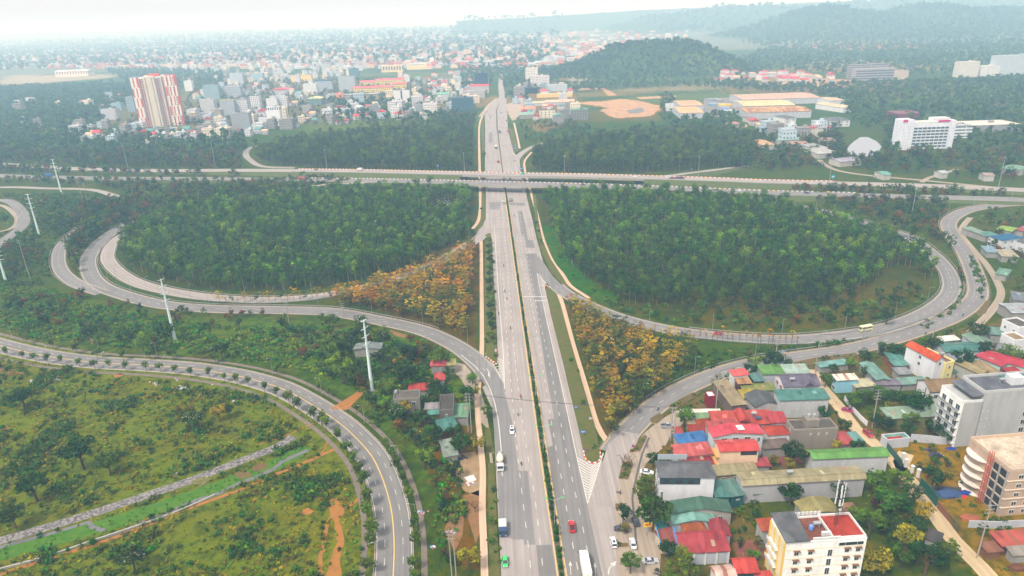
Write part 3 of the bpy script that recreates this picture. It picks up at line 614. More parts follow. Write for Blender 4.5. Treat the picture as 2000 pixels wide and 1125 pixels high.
def viaduct(px, label):
    path = pxpath(px, 0, 8); ns = normals(path); root = empty('overpass', (path[len(path) // 2].x, path[len(path) // 2].y, 0)); inv = root.location.copy()
    tag(root, label, 'overpass', 'twin overpasses carrying the expressway over the boulevard')
    x0, x1 = G(895, 345, 7).x, G(1268, 355, 7).x
    W_ = 7.0
    loc = [p - inv for p in path]
    mb = MB(); ribbon(mb, loc, -W_, W_, 0, AS_L if px is UP else AS_M); mb.build('carriageway', root)
    br = [p for p in loc if x0 < p.x + inv.x < x1]
    mb = MB(); nb = normals(br); vv = []
    for i, p in enumerate(br):
        for o_, z in ((-W_ - .4, -.02), (-W_ - .4, -1.5), (W_ + .4, -1.5), (W_ + .4, -.02)): q = p + nb[i] * o_; vv.append((q.x, q.y, q.z + z))
    mb.add(vv, [(i * 4 + k, i * 4 + (k + 1) % 4, i * 4 + 4 + (k + 1) % 4, i * 4 + 4 + k) for i in range(len(br) - 1) for k in range(4)], CONC); mb.build('deck', root)
    for a, b in (('w', [p for p in loc if p.x + inv.x <= x0 + 8]), ('e', [p for p in loc if p.x + inv.x >= x1 - 8])):
        mb = MB(); nb = normals(b); vv = []
        for i, p in enumerate(b):
            for o_, z in ((-W_ - .5 - 1.6 * p.z, -p.z), (-W_ - .3, -.03), (W_ + .3, -.03), (W_ + .5 + 1.6 * p.z, -p.z)): q = p + nb[i] * o_; vv.append((q.x, q.y, q.z + z))
        mb.add(vv, [(i * 4 + k, i * 4 + k + 1, i * 4 + 5 + k, i * 4 + 4 + k) for i in range(len(b) - 1) for k in range(3)], BANK); mb.build('embankment', root)
    for s in (-1, 1):        # concrete parapet striped red and white (yellow here and there)
        mb = MB(); k = 0
        a = 0
        for (p, n_, an, d) in walk(loc, 1, 2.0):
            if not (G(575, 333, 4).x < p.x + inv.x < G(1640, 360, 3).x): continue
            k += 1; q = p + n_ * (s * (W_ + .15))
            mb.box(q.x, q.y, q.z + .35, 2.0, .3, .7, ((WHITE if k % 11 else YELLOW) if k % 2 else flat((.42, .10, .05) if px is UP else (.2, .12, .09))) if s > 0 else CONC, an)
        mb.build('parapet', root)
    mb = MB(); mb.uv = []
    for l in (0,): dashes(mb, loc, l, .25, 4, 6, PAINTW, .02)
    for s in (-1, 1): ribbon(mb, loc, s * 5.2 - .1, s * 5.2 + .1, .02, PAINTW)
    mb.build('lane_marking', root)
    for px_, yy in ((982, 0), (1020, 0), (944, 0), (1140, 0), (1180, 0), (905, 0)):
        q = min(path, key=lambda p: abs(P(p)[0] - px_)) - inv
        mb = MB()
        for o_ in (-4, 0, 4): mb.tube((q.x, q.y + o_, -0), (q.x, q.y + o_, q.z - 1.4), .55, .55, CONC, 10)
        mb.box(q.x, q.y, q.z - 1.9, 1.4, 11, .8, CONC); mb.build('pier', root)
    return path
UPP = viaduct(UP, 'far overpass of the pair, carrying light grey carriageway over the boulevard')
LOP = viaduct(LO, 'near overpass of the pair, white striped parapet and shadow on the boulevard')
def slip(px, wd, label):
    path = pxpath(px, 0, 6); mb = MB(); ribbon(mb, path, -wd / 2, wd / 2, .02, AS_L); ns = normals(path); vv = []
    for i, p in enumerate(path):
        for o_, z in ((-wd / 2 - 1.4 * p.z, 0), (-wd / 2, p.z), (wd / 2, p.z), (wd / 2 + 1.4 * p.z, 0)): q = p + ns[i] * o_; vv.append((q.x, q.y, z))
    mb.add(vv, [(i * 4 + k, i * 4 + k + 1, i * 4 + 5 + k, i * 4 + 4 + k) for i in range(len(path) - 1) for k in range(3)], BANK); mb.uv = None; tag(mb.build('slip_road'), kind='structure')
slip([(540, 376, 3), (620, 362, 4.5), (690, 357.5, 5.5), (760, 356, 6), (820, 357, 6.3)], 6, '')
slip([(1240, 345, 6.6), (1300, 343.5, 6.2), (1341, 338.5, 5.5), (1390, 332.5, 3.5), (1425, 328, 2), (1460, 324, 1)], 6, '')

def fit_rect(c4, h):
    NL, NR, FR, FL = [G(x, y, h) for x, y in c4]
    u = ((NR - NL) + (FR - FL)); u.z = 0; u.normalize(); v = Vector((-u.y, u.x, 0)); c = (NL + NR + FR + FL) / 4
    L = abs(((NR - NL).dot(u) + (FR - FL).dot(u)) / 2); W = abs(((FR - NR).dot(v) + (FL - NL).dot(v)) / 2)
    return c, math.atan2(u.y, u.x), L, W
def window_mesh(w_, h_, frame=WHITE, glass=GLASS, awn=None):
    mb = MB(); mb.box(0, 0, 0, w_, .10, h_, frame)
    if not awn: mb.box(0, -.06, 0, w_ - .24, .06, h_ - .24, glass)
    mb.box(0, -.10, 0, .07, .04, h_ - .24, frame)
    if awn: mb.box(0, -.35, h_ / 2 + .15, w_ + .5, .7, .1, awn)
    return mb.mesh('window')
def put(me, root, name, side, L, W, a, z):
    o = link_mesh(name, me, root)
    if side == 'n': o.location = (a, -W / 2 - .04, z)
    elif side == 'f': o.location = (a, W / 2 + .04, z); o.rotation_euler.z = math.pi
    elif side == 'l': o.location = (-L / 2 - .04, a, z); o.rotation_euler.z = -math.pi / 2
    else: o.location = (L / 2 + .04, a, z); o.rotation_euler.z = math.pi / 2
    return o
def windows(root, L, W, specs):
    """specs: (side, columns, [z...], w, h[, (from, to)])"""
    cache = {}
    for sp in specs:
        side, cols, zs, w_, h_ = sp[:5]; a0, a1 = sp[5] if len(sp) > 5 else (-.5, .5); awn = sp[6] if len(sp) > 6 else None
        span = L if side in 'nf' else W; me = cache.setdefault((w_, h_, awn), window_mesh(w_, h_, awn=awn)); pm = None
        if awn: pb = MB(); pb.box(0, -.06, 0, w_ - .24, .06, h_ - .24, GLASS); pm = pb.mesh('pane')
        for z in zs:
            for k in range(cols):
                o = put(me, root, 'window', side, L, W, span * (a0 + (a1 - a0) * (k + .5) / cols), z)
                if pm: link_mesh('pane', pm, o)
HOUSES = []
def house(name, label, c4, h, roof, rc, wc, rise=1.2, style='metal', cat='house', over=.5, wins=(), group=None, ridge=.5, par=.6, rect=None, band=None):
    c, an, L, W = rect or fit_rect(c4, h); L = max(L, 2); W = max(W, 2)
    root = empty(name, (c.x, c.y, 0), an); tag(root, label, cat, group); HOUSES.append((c.x, c.y, max(L, W) / 2))
    rm = roof_mat(rc, style); wm = wall_mat(wc); l, w_ = L / 2, W / 2
    mb = MB()
    fw = [(-l, -w_), (l, -w_), (l, w_), (-l, w_)]
    mb.add([(x, y, 0) for x, y in fw] + [(x, y, h) for x, y in fw], [(i, (i + 1) % 4, 4 + (i + 1) % 4, 4 + i) for i in range(4)], wm)
    if roof in ('u', 'v'):     # gable: ridge along x ('u') or y ('v')
        if roof == 'u':
            yr = -w_ + W * (1 - ridge) if ridge != .5 else 0
            mb.add([(-l, -w_, h), (-l, w_, h), (-l, yr, h + rise)], [(1, 0, 2)], wm); mb.add([(l, -w_, h), (l, w_, h), (l, yr, h + rise)], [(0, 1, 2)], wm)
        else:
            yr = -l + L * ridge
            mb.add([(-l, -w_, h), (l, -w_, h), (yr, -w_, h + rise)], [(0, 1, 2)], wm); mb.add([(-l, w_, h), (l, w_, h), (yr, w_, h + rise)], [(1, 0, 2)], wm)
    elif roof == 'shed': mb.add([(-l, w_, h), (l, w_, h), (l, w_, h + rise), (-l, w_, h + rise), (-l, -w_, h), (l, -w_, h)], [(1, 0, 3, 2), (0, 4, 3), (5, 1, 2)], wm)
    mb.build('wall', root)
    rb = MB(); e = over; t = .18
    def slab(a, b, c_, d):     # four top corners, thickness t
        rb.hexa([(p[0], p[1], p[2] - t) for p in (a, b, c_, d)], (a, b, c_, d), rm)
    if roof == 'u':
        kr = rise / max(.1, (w_ + yr) if True else w_); kf = rise / max(.1, w_ - yr); R = h + rise + .2
        slab((-l - e, -w_ - e, h + .2 - kr * e), (l + e, -w_ - e, h + .2 - kr * e), (l + e, yr, R), (-l - e, yr, R)); slab((-l - e, yr, R), (l + e, yr, R), (l + e, w_ + e, h + .2 - kf * e), (-l - e, w_ + e, h + .2 - kf * e))
        rb.box(0, yr, R + .03, L + 2 * e, .4, .12, rm)
    elif roof == 'v':
        kl = rise / (l + yr); kr = rise / (l - yr); R = h + rise + .2
        slab((-l - e, -w_ - e, h + .2 - kl * e), (yr, -w_ - e, R), (yr, w_ + e, R), (-l - e, w_ + e, h + .2 - kl * e)); slab((yr, -w_ - e, R), (l + e, -w_ - e, h + .2 - kr * e), (l + e, w_ + e, h + .2 - kr * e), (yr, w_ + e, R))
        rb.box(yr, 0, R + .03, .4, W + 2 * e, .12, rm)
    elif roof == 'shed': slab((-l - e, -w_ - e, h + .2), (l + e, -w_ - e, h + .2), (l + e, w_ + e, h + rise + .2), (-l - e, w_ + e, h + rise + .2))
    elif roof == 'hip':
        R = h + rise + .2; q = min(l, w_) * .9; a, b = (l - q, 0) if l >= w_ else (0, w_ - q)
        base = [(-l - e, -w_ - e, h + .1), (l + e, -w_ - e, h + .1), (l + e, w_ + e, h + .1), (-l - e, w_ + e, h + .1)]
        tp = [(-a, -b, R), (a, b, R)]
        if l >= w_: rb.add(base + tp, [(0, 1, 5, 4), (1, 2, 5), (2, 3, 4, 5), (3, 0, 4), (3, 2, 1, 0)], rm)
        else: rb.add(base + tp, [(0, 1, 4), (1, 2, 5, 4), (2, 3, 5), (3, 0, 4, 5), (3, 2, 1, 0)], rm)
    elif roof == 'arch':
        n_ = 10; pts = [(-l - e + (L + 2 * e) * k / n_, h + .1 + rise * math.sin(math.pi * k / n_)) for k in range(n_ + 1)]
        rb.prism(pts + [(x, z - .15) for x, z in reversed(pts)], -w_ - e, w_ + e, rm); mb2 = MB(); mb2.prism([(-l, h)] + [(x, z - .12) for x, z in pts[1:-1]] + [(l, h)], -w_ + .05, w_ - .05, wm); mb2.build('gable', root)
    else:                      # flat roof with a parapet
        rb.add([(-l + .2, -w_ + .2, h), (l - .2, -w_ + .2, h), (l - .2, w_ - .2, h), (-l + .2, w_ - .2, h)], [(0, 1, 2, 3)], rm)
        pb = MB(); pm = flat(tuple(min(.75, q * 1.15) for q in wc), .8)
        for (x, y, a, b) in ((0, -w_ + .1, L + .1, .25), (0, w_ - .1, L + .1, .25)): pb.box(x, y, h + par / 2, a, b, par, pm)
        for (x, y, a, b) in ((-l + .1, 0, .25, W - .3), (l - .1, 0, .25, W - .3)): pb.box(x, y, h + par / 2, a, b, par, pm)
        pb.build('parapet', root)
    rb.build('roof', root)
    if band:
        for zb in band: mb = MB(); mb.box(0, 0, zb, L + .14, W + .14, .14, flat(S(235, 215, 160, .85))); mb.build('cornice', root)
    if wins: windows(root, L, W, wins)
    if roof in ('shed', 'u') and L * W > 45:      # odd sheets laid on the roof, and small gear
        R_ = random.Random(int(c.x * 3 + c.y))
        for _ in range(1 + int(L * W / 70)):
            x, y = R_.uniform(-.4, .4) * L, R_.uniform(-.4, .4) * W; w2 = R_.uniform(.8, 1.6); l2 = R_.uniform(1.2, 3); k = 1 if roof == 'shed' else 0
            zz = lambda q: h + .27 + (rise * (q + w_) / W if k else rise * (1 - abs(q - yr) / ((w_ + yr) if q < yr else (w_ - yr))))
            if not k and (y - yr) * (y + l2 - yr) < 0: y = yr + .2
            if y + l2 > w_: y = w_ - l2
            pb = MB(); pb.add([(x, y, zz(y)), (x + w2, y, zz(y)), (x + w2, y + l2, zz(y + l2)), (x, y + l2, zz(y + l2))], [(0, 1, 2, 3)], R_.choice((flat(tuple(min(.8, q * 1.5 + .06) for q in rc)), flat(tuple(q * .5 for q in rc)), flat((.3, .2, .13)))))
            pb.build('patch_sheet', root)
    return root, L, W
def tank(root, x, y, z, horizontal=True, m=METAL):
    t = MB()
    if horizontal:
        for sx in (-.7, .7): t.box(x + sx, y, z + .5, .12, .9, 1.0, METAL)
        t.lathe([(.1, -1.1), (.55, -1.0), (.55, 1.0), (.1, 1.1)], x, y, m, 12, 'x', z + 1.5)
    else: t.lathe([(.6, 0), (.62, .1), (.62, 1.2), (.45, 1.5), (.1, 1.6)], x, y, m, 12, 'z', z)
    t.build('water_tank', root)
W1 = S(225, 225, 228, .8); W2 = S(200, 203, 210, .75); CR = S(238, 205, 170, .8); GRY = S(168, 164, 158, .7); TEAL = S(70, 125, 115, .75); PTEAL = S(128, 178, 165, .7)
RED = S(205, 62, 68, .62); DRED = S(165, 55, 62, .6); BRK = S(180, 75, 50, .55); KH = S(168, 158, 118, .62); GRN = S(110, 165, 80, .6); DGRN = S(75, 118, 98, .62); SLATE = S(105, 108, 112, .6); ORG_ = S(225, 88, 35, .62); PUR = S(120, 112, 130, .6); YEL = S(190, 165, 50, .6); BLU = S(60, 125, 190, .6); STEEL = S(175, 180, 170, .6); WALLG = S(188, 186, 188, .72); ORW = S(240, 185, 110, .7); BRW = S(160, 110, 75, .5); CONCR = S(120, 112, 104, .5); TAN_ = S(225, 175, 130, .7)
H = house
r, L, W = H('shop_house', 'large grey hipped-roof house with white blank side wall and dark top floor', [(1289.6, 932.8), (1396.5, 932), (1384.8, 903.2), (1280.8, 901.6)], 11, 'hip', SLATE, W1, 2.0, wins=[('l', 3, (2, 5, 8.2), 1.6, 1.8), ('n', 1, (4.2,), .9, 2.6, (-.5, -.4))])
mb = MB(); mb.box(-L * .13, -W / 2 - .08, 9.6, L * .74, .15, 2.4, flat(S(50, 68, 72))); mb.build('dark_panel', r)
for k in (-.38, -.14, .08): mb = MB(); mb.box(L * k, -W / 2 - .2, 9.5, 1.8, .12, 1.3, DARK); mb.build('shutter', r)
mb = MB(); mb.box(-L * .2, W / 2 + .2, 12.9, L * .55, .15, 2.0, flat(S(150, 160, 165)))
for k in range(8): mb.box(-L * .45 + L * .5 * k / 7, W / 2 + .5, 12.4, .12, .5, 2.6, METAL)
mb.build('billboard_frame', r)
H('shed', 'khaki-roofed low shed wedged behind the grey hipped-roof house', [(1396, 929.6), (1480, 921.6), (1470, 908.5), (1391, 913.6)], 5, 'shed', KH, S(190, 175, 150, .7), .8, cat='shed', wins=[('n', 2, (3.4,), 1.0, 1.2, (-.45, .1))])
r, L, W = H('warehouse', 'long pale warehouse with khaki metal roof behind the green garden', [(1452, 945.6), (1691, 933), (1671, 910.5), (1438, 925.6)], 7.5, 'u', KH, WALLG, .9, cat='warehouse', ridge=.8)
tank(r, -L * .1, -W * .1, 8.2); H('shed', 'small green metal shed with two joined roofs, left half', [(1393, 969.6), (1427, 970.4), (1412.8, 942.4), (1394.4, 944)], 4.5, 'shed', TEAL, S(40, 100, 100, .7), .8, cat='shed')
H('shed', 'small green metal shed with two joined roofs, right half', [(1428, 970.4), (1448.8, 965.6), (1437, 940), (1413.6, 942.4)], 4.7, 'shed', S(95, 135, 125, .7), S(40, 100, 100, .7), .6, cat='shed', wins=[('n', 1, (3,), 1.2, .5)])
H('house', 'wide dark green gabled roof beside the big round tree', [(1312, 1001.6), (1428.8, 1000), (1419, 977.6), (1304, 981.6)], 5.0, 'v', DGRN, S(190, 180, 170, .6), 1.6, ridge=.55, wins=[('n', 2, (2.5,), 1.5, 2, (.1, .4))])
H('house', 'pale teal gabled roof just below the wide dark green one', [(1316, 1024), (1395.7, 1018), (1390.5, 1000.5), (1309, 1003)], 4.2, 'v', PTEAL, W2, 1.3, ridge=.5)
H('house', 'rusty orange tiled roof between pale teal and red roofs', [(1335.7, 1038.7), (1379, 1036), (1370, 1020), (1332, 1025)], 3.8, 'hip', S(190, 100, 50, .55), S(180, 150, 130, .7), 1.4, 'tile')
H('house', 'dark red gabled roof right of the rusty tiled roof', [(1391, 1046), (1425, 1046), (1417.5, 1018), (1385, 1018)], 4.5, 'v', DRED, W2, .9)
r, L, W = H('restaurant_hall', 'big crimson two-slope roof over pale pillared wall beside the layered tree', [(1331, 1078.5), (1424, 1074.8), (1405.5, 1035), (1321.5, 1041)], 4.8, 'u', S(185, 62, 70, .6), W2, 1.8, ridge=.3, cat='hall')
for k in range(5): mb = MB(); mb.box(-L / 2 + L * k / 4, -W / 2 - .15, 2.4, .5, .25, 4.8, WHITE); mb.build('pillar', r)
H('canopy', 'flat brownish red canopy beside the yellow sign', [(1293, 1068), (1320, 1060), (1315, 1033), (1286, 1038)], 3.4, 'shed', S(160, 85, 75, .6), W2, .3, cat='canopy')
H('kiosk', 'little teal-roofed kiosk under the big round tree', [(1281, 1035), (1296, 1033), (1297, 1012), (1277, 1017)], 3.2, 'shed', S(40, 120, 120, .6), GRY, .3, cat='kiosk')
H('shed', 'white shed with rust-streaked roof at the bottom edge', [(1397, 1134), (1437, 1130), (1427, 1104.5), (1393, 1107)], 5, 'u', S(230, 195, 180, .7), W1, .8, 'rust', cat='shed')
H('house', 'bright red two-slope roof over dark teal front near the bottom edge', [(1440, 1118), (1478, 1116), (1470, 1090), (1427, 1091)], 5.5, 'u', S(215, 70, 60, .6), S(50, 80, 85, .6), 1.2, ridge=.3)
H('shed', 'low red roof cut by the bottom edge left of the white hotel', [(1482, 1150), (1512, 1148), (1506, 1119), (1479, 1121)], 4, 'shed', S(215, 80, 70, .6), W1, .4, cat='shed')
H('shed', 'blue sheet-metal roof beside the lane', [(1327, 872), (1383, 865.6), (1373.6, 844.8), (1320, 853.6)], 4, 'shed', BLU, GRY, .7, cat='shed')
H('shed', 'salmon red corrugated roof below the blue one', [(1317, 892.8), (1388, 886.4), (1382, 867), (1315, 874)], 4.6, 'shed', S(215, 100, 95, .6), W2, .7, cat='shed', wins=[('n', 5, (3.6,), 2.2, 1.0)])
H('shed', 'flat maroon roof tucked between salmon roof and grey hipped roof', [(1345, 912), (1398, 912), (1386, 892), (1326, 896)], 3.4, 'shed', DRED, GRY, .4, cat='shed')
r, L, W = H('town_house', 'three-storey peach house with red roof and open attic', [(1406.4, 880.8), (1481.6, 878.4), (1470.4, 858.4), (1397.6, 860.8)], 9.2, 'u', S(220, 75, 70, .6), CR, 1.0, ridge=.55, wins=[('l', 1, (2, 5), 1.4, 2), ('n', 2, (3.2,), 1.4, .5, (-.2, .2), flat(BRW))])
mb = MB(); mb.box(L * .25, -W / 2 - .06, 8.1, L * .42, .1, 1.7, DARK); mb.build('attic_opening', r)
for z in (3.2, 6.4): mb = MB(); mb.box(-L / 2 - .7, 0, z, 1.4, W * .9, .2, flat(ORW)); mb.box(-L / 2 - 1.35, 0, z + .5, .1, W * .9, .9, flat(ORW)); mb.build('balcony', r)
r, L, W = H('town_house', 'tall pale grey house with pink-red gabled roof and skylight', [(1394, 853), (1490, 847.5), (1480.6, 831), (1384, 837)], 9.5, 'v', S(225, 70, 85, .62), S(205, 215, 215, .75), 1.3, ridge=.4, wins=[('n', 3, (8.3,), 2.2, .9, (-.4, .3)), ('n', 1, (7.4,), 1.1, 1.8, (.35, .48))])
mb = MB(); mb.box(L * .08, 0, 10.95, 2.4, 3, .08, flat(S(200, 200, 190)), 0); mb.build('skylight', r)
H('house', 'dusty red roof hidden behind the pink-red gable', [(1393, 842), (1442, 836), (1440, 822), (1374, 827)], 8, 'shed', S(190, 80, 78, .6), GRY, .5)
r, L, W = H('restaurant_hall', 'long red roof with raised cross gable and solar water heater', [(1394, 829), (1512, 828), (1500, 806), (1386, 811)], 5.5, 'shed', S(205, 78, 62, .6), BRW, 1.2, cat='hall', wins=[('n', 7, (3.8,), 1.6, 2.2, (-.1, .45))])
mb = MB(); mb.prism([(-L * .09, 7.3), (0, 8.4), (L * .09, 7.3)], -W / 2 - .8, W / 2, roof_mat(S(200, 65, 55, .6))); mb.build('cross_gable', r); tank(r, L * .2, 0, 6.5)
mb = MB(); mb.box(L * .26, -1.6, 7.0, 2.4, 1.4, .12, flat((.03, .06, .12), .2)); mb.build('solar_panel', r)
H('house', 'crimson roof at the right end of the long red hall', [(1506, 825.5), (1534.7, 824.8), (1529, 808), (1498.6, 807.7)], 6, 'shed', S(195, 60, 68, .6), W2, .6)
H('house', 'orange-red tiled hipped roof beside the stained concrete block', [(1499, 850), (1535.4, 848), (1536.8, 831), (1491, 834)], 5, 'hip', S(205, 72, 50, .6), W1, 1.5, 'tile', wins=[('n', 2, (3,), 1.2, 1.2)])
H('shed', 'brown-grey flat roof with a white tarpaulin on it', [(1487, 878), (1545, 871), (1533, 859), (1489, 862)], 4, 'shed', S(125, 108, 98, .6), GRY, .3, cat='shed')
H('shed', 'red lean-to roof right of the peach house', [(1440, 911), (1505, 910), (1493, 897), (1424, 899)], 3.6, 'shed', S(185, 70, 75, .6), GRY, .5, cat='shed')
r, L, W = H('concrete_house', 'unpainted stained concrete house with two steel tanks on top', [(1546.7, 841), (1636, 838.7), (1621, 817), (1540, 822.7)], 8, 'flat', CONCR, S(165, 155, 142, .6), style='concrete', wins=[('n', 3, (6.2,), .6, 1.0, (-.2, .35)), ('l', 1, (3, 6.2), 1.2, 1.4)])
mb = MB(); mb.box(-L * .02, W * .1, 9.4, 4.6, 4, 2.8, wall_mat(S(165, 155, 142, .6))); mb.build('stair_box', r); tank(r, -L * .08, W * .1, 10.8, False, METAL); tank(r, L * .05, W * .1, 10.8, False, METAL)
r, L, W = H('white_house', 'long white house with teal metal roof and peeling grey wall', [(1524, 782.3), (1614.5, 778.7), (1611, 763.8), (1512.8, 766)], 8, 'shed', TEAL, S(205, 205, 205, .7), .9, wins=[('n', 8, (6.6,), .3, .3), ('n', 4, (3.8,), .6, .4)]); tank(r, L * .53, 0, 6.0)
r, L, W = H('villa', 'purple-grey roofed villa with small front gable', [(1532, 755), (1594, 752.4), (1589, 729.7), (1515.6, 731.8)], 6.8, 'u', PUR, W1, 2.0, 'tile', ridge=.45, cat='villa', wins=[('n', 2, (5.0,), 1.8, 1.4, (-.4, 0)), ('l', 2, (4.5,), 1.2, 1.4, (-.4, .4), flat(BRK))])
mb = MB(); mb.prism([(L * .02, 7.2), (L * .17, 9.3), (L * .32, 7.2)], -W / 2 - 1.5, 1, roof_mat(PUR, 'tile')); mb.build('front_gable', r); tank(r, -L * .25, -W * .3, 7.6)
H('shed', 'bright green metal roof between dark trees and villa', [(1490.6, 731), (1533, 729.8), (1529, 714.9), (1480.6, 716.3)], 5, 'shed', GRN, W2, .6, cat='shed')
H('shed', 'pale grey-green metal roof right of the bright green one', [(1533.4, 729.7), (1581.8, 728), (1569.7, 714), (1528.4, 714.7)], 5.1, 'shed', S(175, 200, 185, .65), W2, .5, cat='shed')
H('workshop', 'broad khaki shed roof below the tall utility pole', [(1416.6, 793.8), (1450, 789.6), (1426.6, 745.5), (1406, 747)], 5, 'shed', S(165, 148, 112, .62), S(140, 120, 110, .6), .6, cat='workshop')
H('house', 'small tall house with salmon pink roof by the curved ramp', [(1433, 734), (1460.7, 732), (1453.6, 722.4), (1426, 727)], 7, 'shed', S(235, 95, 90, .6), W1, .6, wins=[('l', 1, (5,), .9, 1)])
H('shed', 'rusty tan lean-to below the salmon pink roof', [(1442, 749.7), (1466.4, 748.3), (1457.9, 735), (1433.7, 736)], 5.4, 'shed', S(205, 160, 105, .6), S(110, 60, 55, .6), .3, 'rust', cat='shed')
H('shed', 'dark green box shed with teal roof', [(1472.8, 745), (1491, 744), (1482, 730.5), (1465, 732)], 5.5, 'shed', S(85, 130, 120, .7), S(20, 70, 65, .7), .4, cat='shed')
H('shed', 'mustard yellow metal roof in the middle of the cluster', [(1450.8, 778), (1490, 774), (1489, 762.5), (1445, 764)], 4.5, 'shed', YEL, GRY, .5, cat='shed')
H('shed', 'olive metal roof above the mustard one', [(1450, 763), (1512, 762), (1509, 750), (1448, 752)], 4.1, 'shed', S(140, 148, 70, .6), GRY, .4, cat='shed')
r, L, W = H('house', 'charcoal gabled roof with broad grey pediment', [(1462, 796), (1516, 788), (1503, 766), (1466, 769)], 4.8, 'v', S(92, 98, 98, .6), S(205, 195, 195, .7), 1.7); tank(r, L * .5, -W * .35, 4.6)
H('shed', 'white ribbed awning strip above the greenish roof', [(1353, 809), (1406, 808), (1405, 801.7), (1352, 801.7)], 3, 'shed', S(235, 228, 210, .75), GRY, .3, cat='shed')
H('shed', 'washed green roof left of the long red hall', [(1355, 821), (1391, 819.4), (1388, 808.8), (1359.7, 809.5)], 3.5, 'shed', S(130, 165, 120, .6), GRY, .4, cat='shed')
H('house', 'small orange-brown pyramid tiled roof', [(1364, 832), (1388, 830), (1386, 819), (1361, 821)], 4, 'hip', S(190, 80, 45, .55), GRY, 1.8, 'tile')
H('shed', 'low brick-red roof under the small pyramid roof', [(1347, 844), (1377, 842), (1376.8, 832), (1345.5, 832.6)], 3.5, 'shed', S(180, 65, 42, .55), BRW, .5, 'tile', cat='shed')
H('shed', 'tiny red roof beside the parked grey pickup', [(1321, 849), (1332.7, 847.6), (1328.5, 836), (1317, 837)], 3, 'shed', S(195, 75, 70, .6), GRY, .3, cat='shed')
H('shed', 'small khaki roof beside the low brick-red one', [(1343, 832), (1364, 831), (1360, 823.4), (1342.7, 824)], 3, 'shed', S(175, 160, 120, .6), GRY, .3, cat='shed')
H('kiosk', 'crimson metal box with pale top raised beside the utility pole', [(1381, 775), (1395, 774), (1394, 764), (1379, 765)], 5.2, 'flat', W1, S(150, 20, 35, .7), cat='kiosk', par=.2)
r, L, W = H('tall_house', 'tall white-sided house with steep orange roof', [(1824.6, 704.6), (1842, 702), (1791, 670), (1774.8, 674)], 11, 'v', ORG_, W1, 1.4, 'tile', cat='house')
r2, L2, W2_ = H('yellow_annex', 'yellow three-storey wing behind the tall orange-roofed house', [(1842, 712), (1858, 708), (1818, 680), (1801, 684)], 9, 'flat', S(150, 100, 95, .6), S(240, 225, 150, .8), wins=[('n', 1, (7, 3.4), 1.1, 1.5)]); tank(r2, 0, W2_ * .2, 9.2, False, METAL); tank(r2, 1, -W2_ * .1, 9.2)
for z in (9.0, 6.0): put(window_mesh(1.3, 1.6), r, 'window', 'l', L, W, 0, z)
put(window_mesh(1.3, 1.6), r, 'window', 'n', L, W, 0, 9.2)
H('shed', 'dark green lean-to at the foot of the yellow wing', [(1848, 729), (1866, 727), (1855, 717), (1836, 719)], 3.5, 'shed', DGRN, GRY, .4, cat='shed')
H('warehouse', 'wide teal roof near the ramp curve, upper right of village', [(1842.4, 686.8), (1912.8, 684.7), (1913.5, 668), (1832.5, 670.5)], 5, 'u', TEAL, W2, 1.0, cat='warehouse')
H('warehouse', 'arched grey-green roof behind the wide teal one', [(1899, 669), (1949, 673), (1909, 651.5), (1885, 657)], 5, 'arch', S(130, 160, 140, .62), W2, 1.0, cat='warehouse')
H('town_house', 'white flat-roofed cube house near the right edge', [(1962.6, 626.4), (1998, 645), (2014, 633), (1981, 620)], 9.5, 'flat', CONCR, W1, style='concrete', wins=[('l', 1, (7,), 1.4, 1.8), ('n', 2, (7, 4), 1.2, 1.4)])
H('town_house', 'second white house with brown flat roof below the cube one', [(1960, 654), (1987, 669), (2004, 661), (1976, 648)], 7, 'flat', S(175, 150, 110, .6), W1, style='concrete')
H('warehouse', 'longest crimson roof at the right edge', [(2000, 727), (2006, 712), (1937, 679.7), (1927, 689)], 6, 'v', S(200, 42, 65, .6), S(200, 225, 215, .7), .8, cat='warehouse')
H('warehouse', 'shorter crimson roof with yellow patch beside the longest one', [(1953.5, 717), (1962, 709.6), (1925, 690), (1906.4, 695)], 6, 'shed', S(205, 48, 68, .6), S(200, 225, 215, .7), .5, cat='warehouse')
H('shed', 'small deep red roof between the crimson roofs and the grey hotel', [(1975.5, 733), (2000, 732), (1982, 717.4), (1961, 721.7)], 5, 'shed', S(185, 40, 50, .6), DRED, .3, cat='shed')
H('warehouse', 'khaki gabled roof with pale side wall right of the yellow wing', [(1909, 731), (1930, 729), (1883, 701), (1872.3, 708)], 6, 'v', S(165, 150, 105, .6), S(190, 190, 180, .7), 1.0, cat='warehouse', ridge=.6)
H('warehouse', 'second khaki gabled roof just right of the first', [(1937, 730), (1962, 730), (1918, 706), (1900.7, 709.6)], 6, 'v', S(170, 148, 108, .6), S(190, 190, 180, .7), 1.0, cat='warehouse')
r, L, W = H('timber_house', 'white gabled house with brown roof and timber trim', [(1817.6, 764), (1875, 761), (1867, 738), (1793, 742)], 6, 'u', S(165, 135, 95, .55), W1, 2.4, 'tile', wins=[('n', 3, (3.5,), 1.6, 1.6), ('l', 1, (4,), .8, .8)])
for k in (-.5, -.17, .5): mb = MB(); mb.box(-L / 2 - .1, W * k * .96, 3, .2, .35, 6, flat(S(130, 60, 35))); mb.build('timber_post', r)
H('shed', 'long pale green metal roof over olive wall left of the grey hotel', [(1745, 817), (1840, 812), (1837, 793), (1713, 801)], 5, 'shed', S(150, 175, 150, .62), S(150, 145, 85, .6), .6, cat='shed')
r, L, W = H('gatehouse', 'small white gatehouse with teal roof and red banner', [(1732, 861), (1777, 855.7), (1766.7, 846), (1722.7, 849)], 3.6, 'flat', S(110, 165, 150, .6), W2, cat='gatehouse', par=.35)
mb = MB(); mb.box(-1.5, -W / 2 + .25, 4.3, 5.5, .1, 1.0, REDP); mb.build('banner', r)
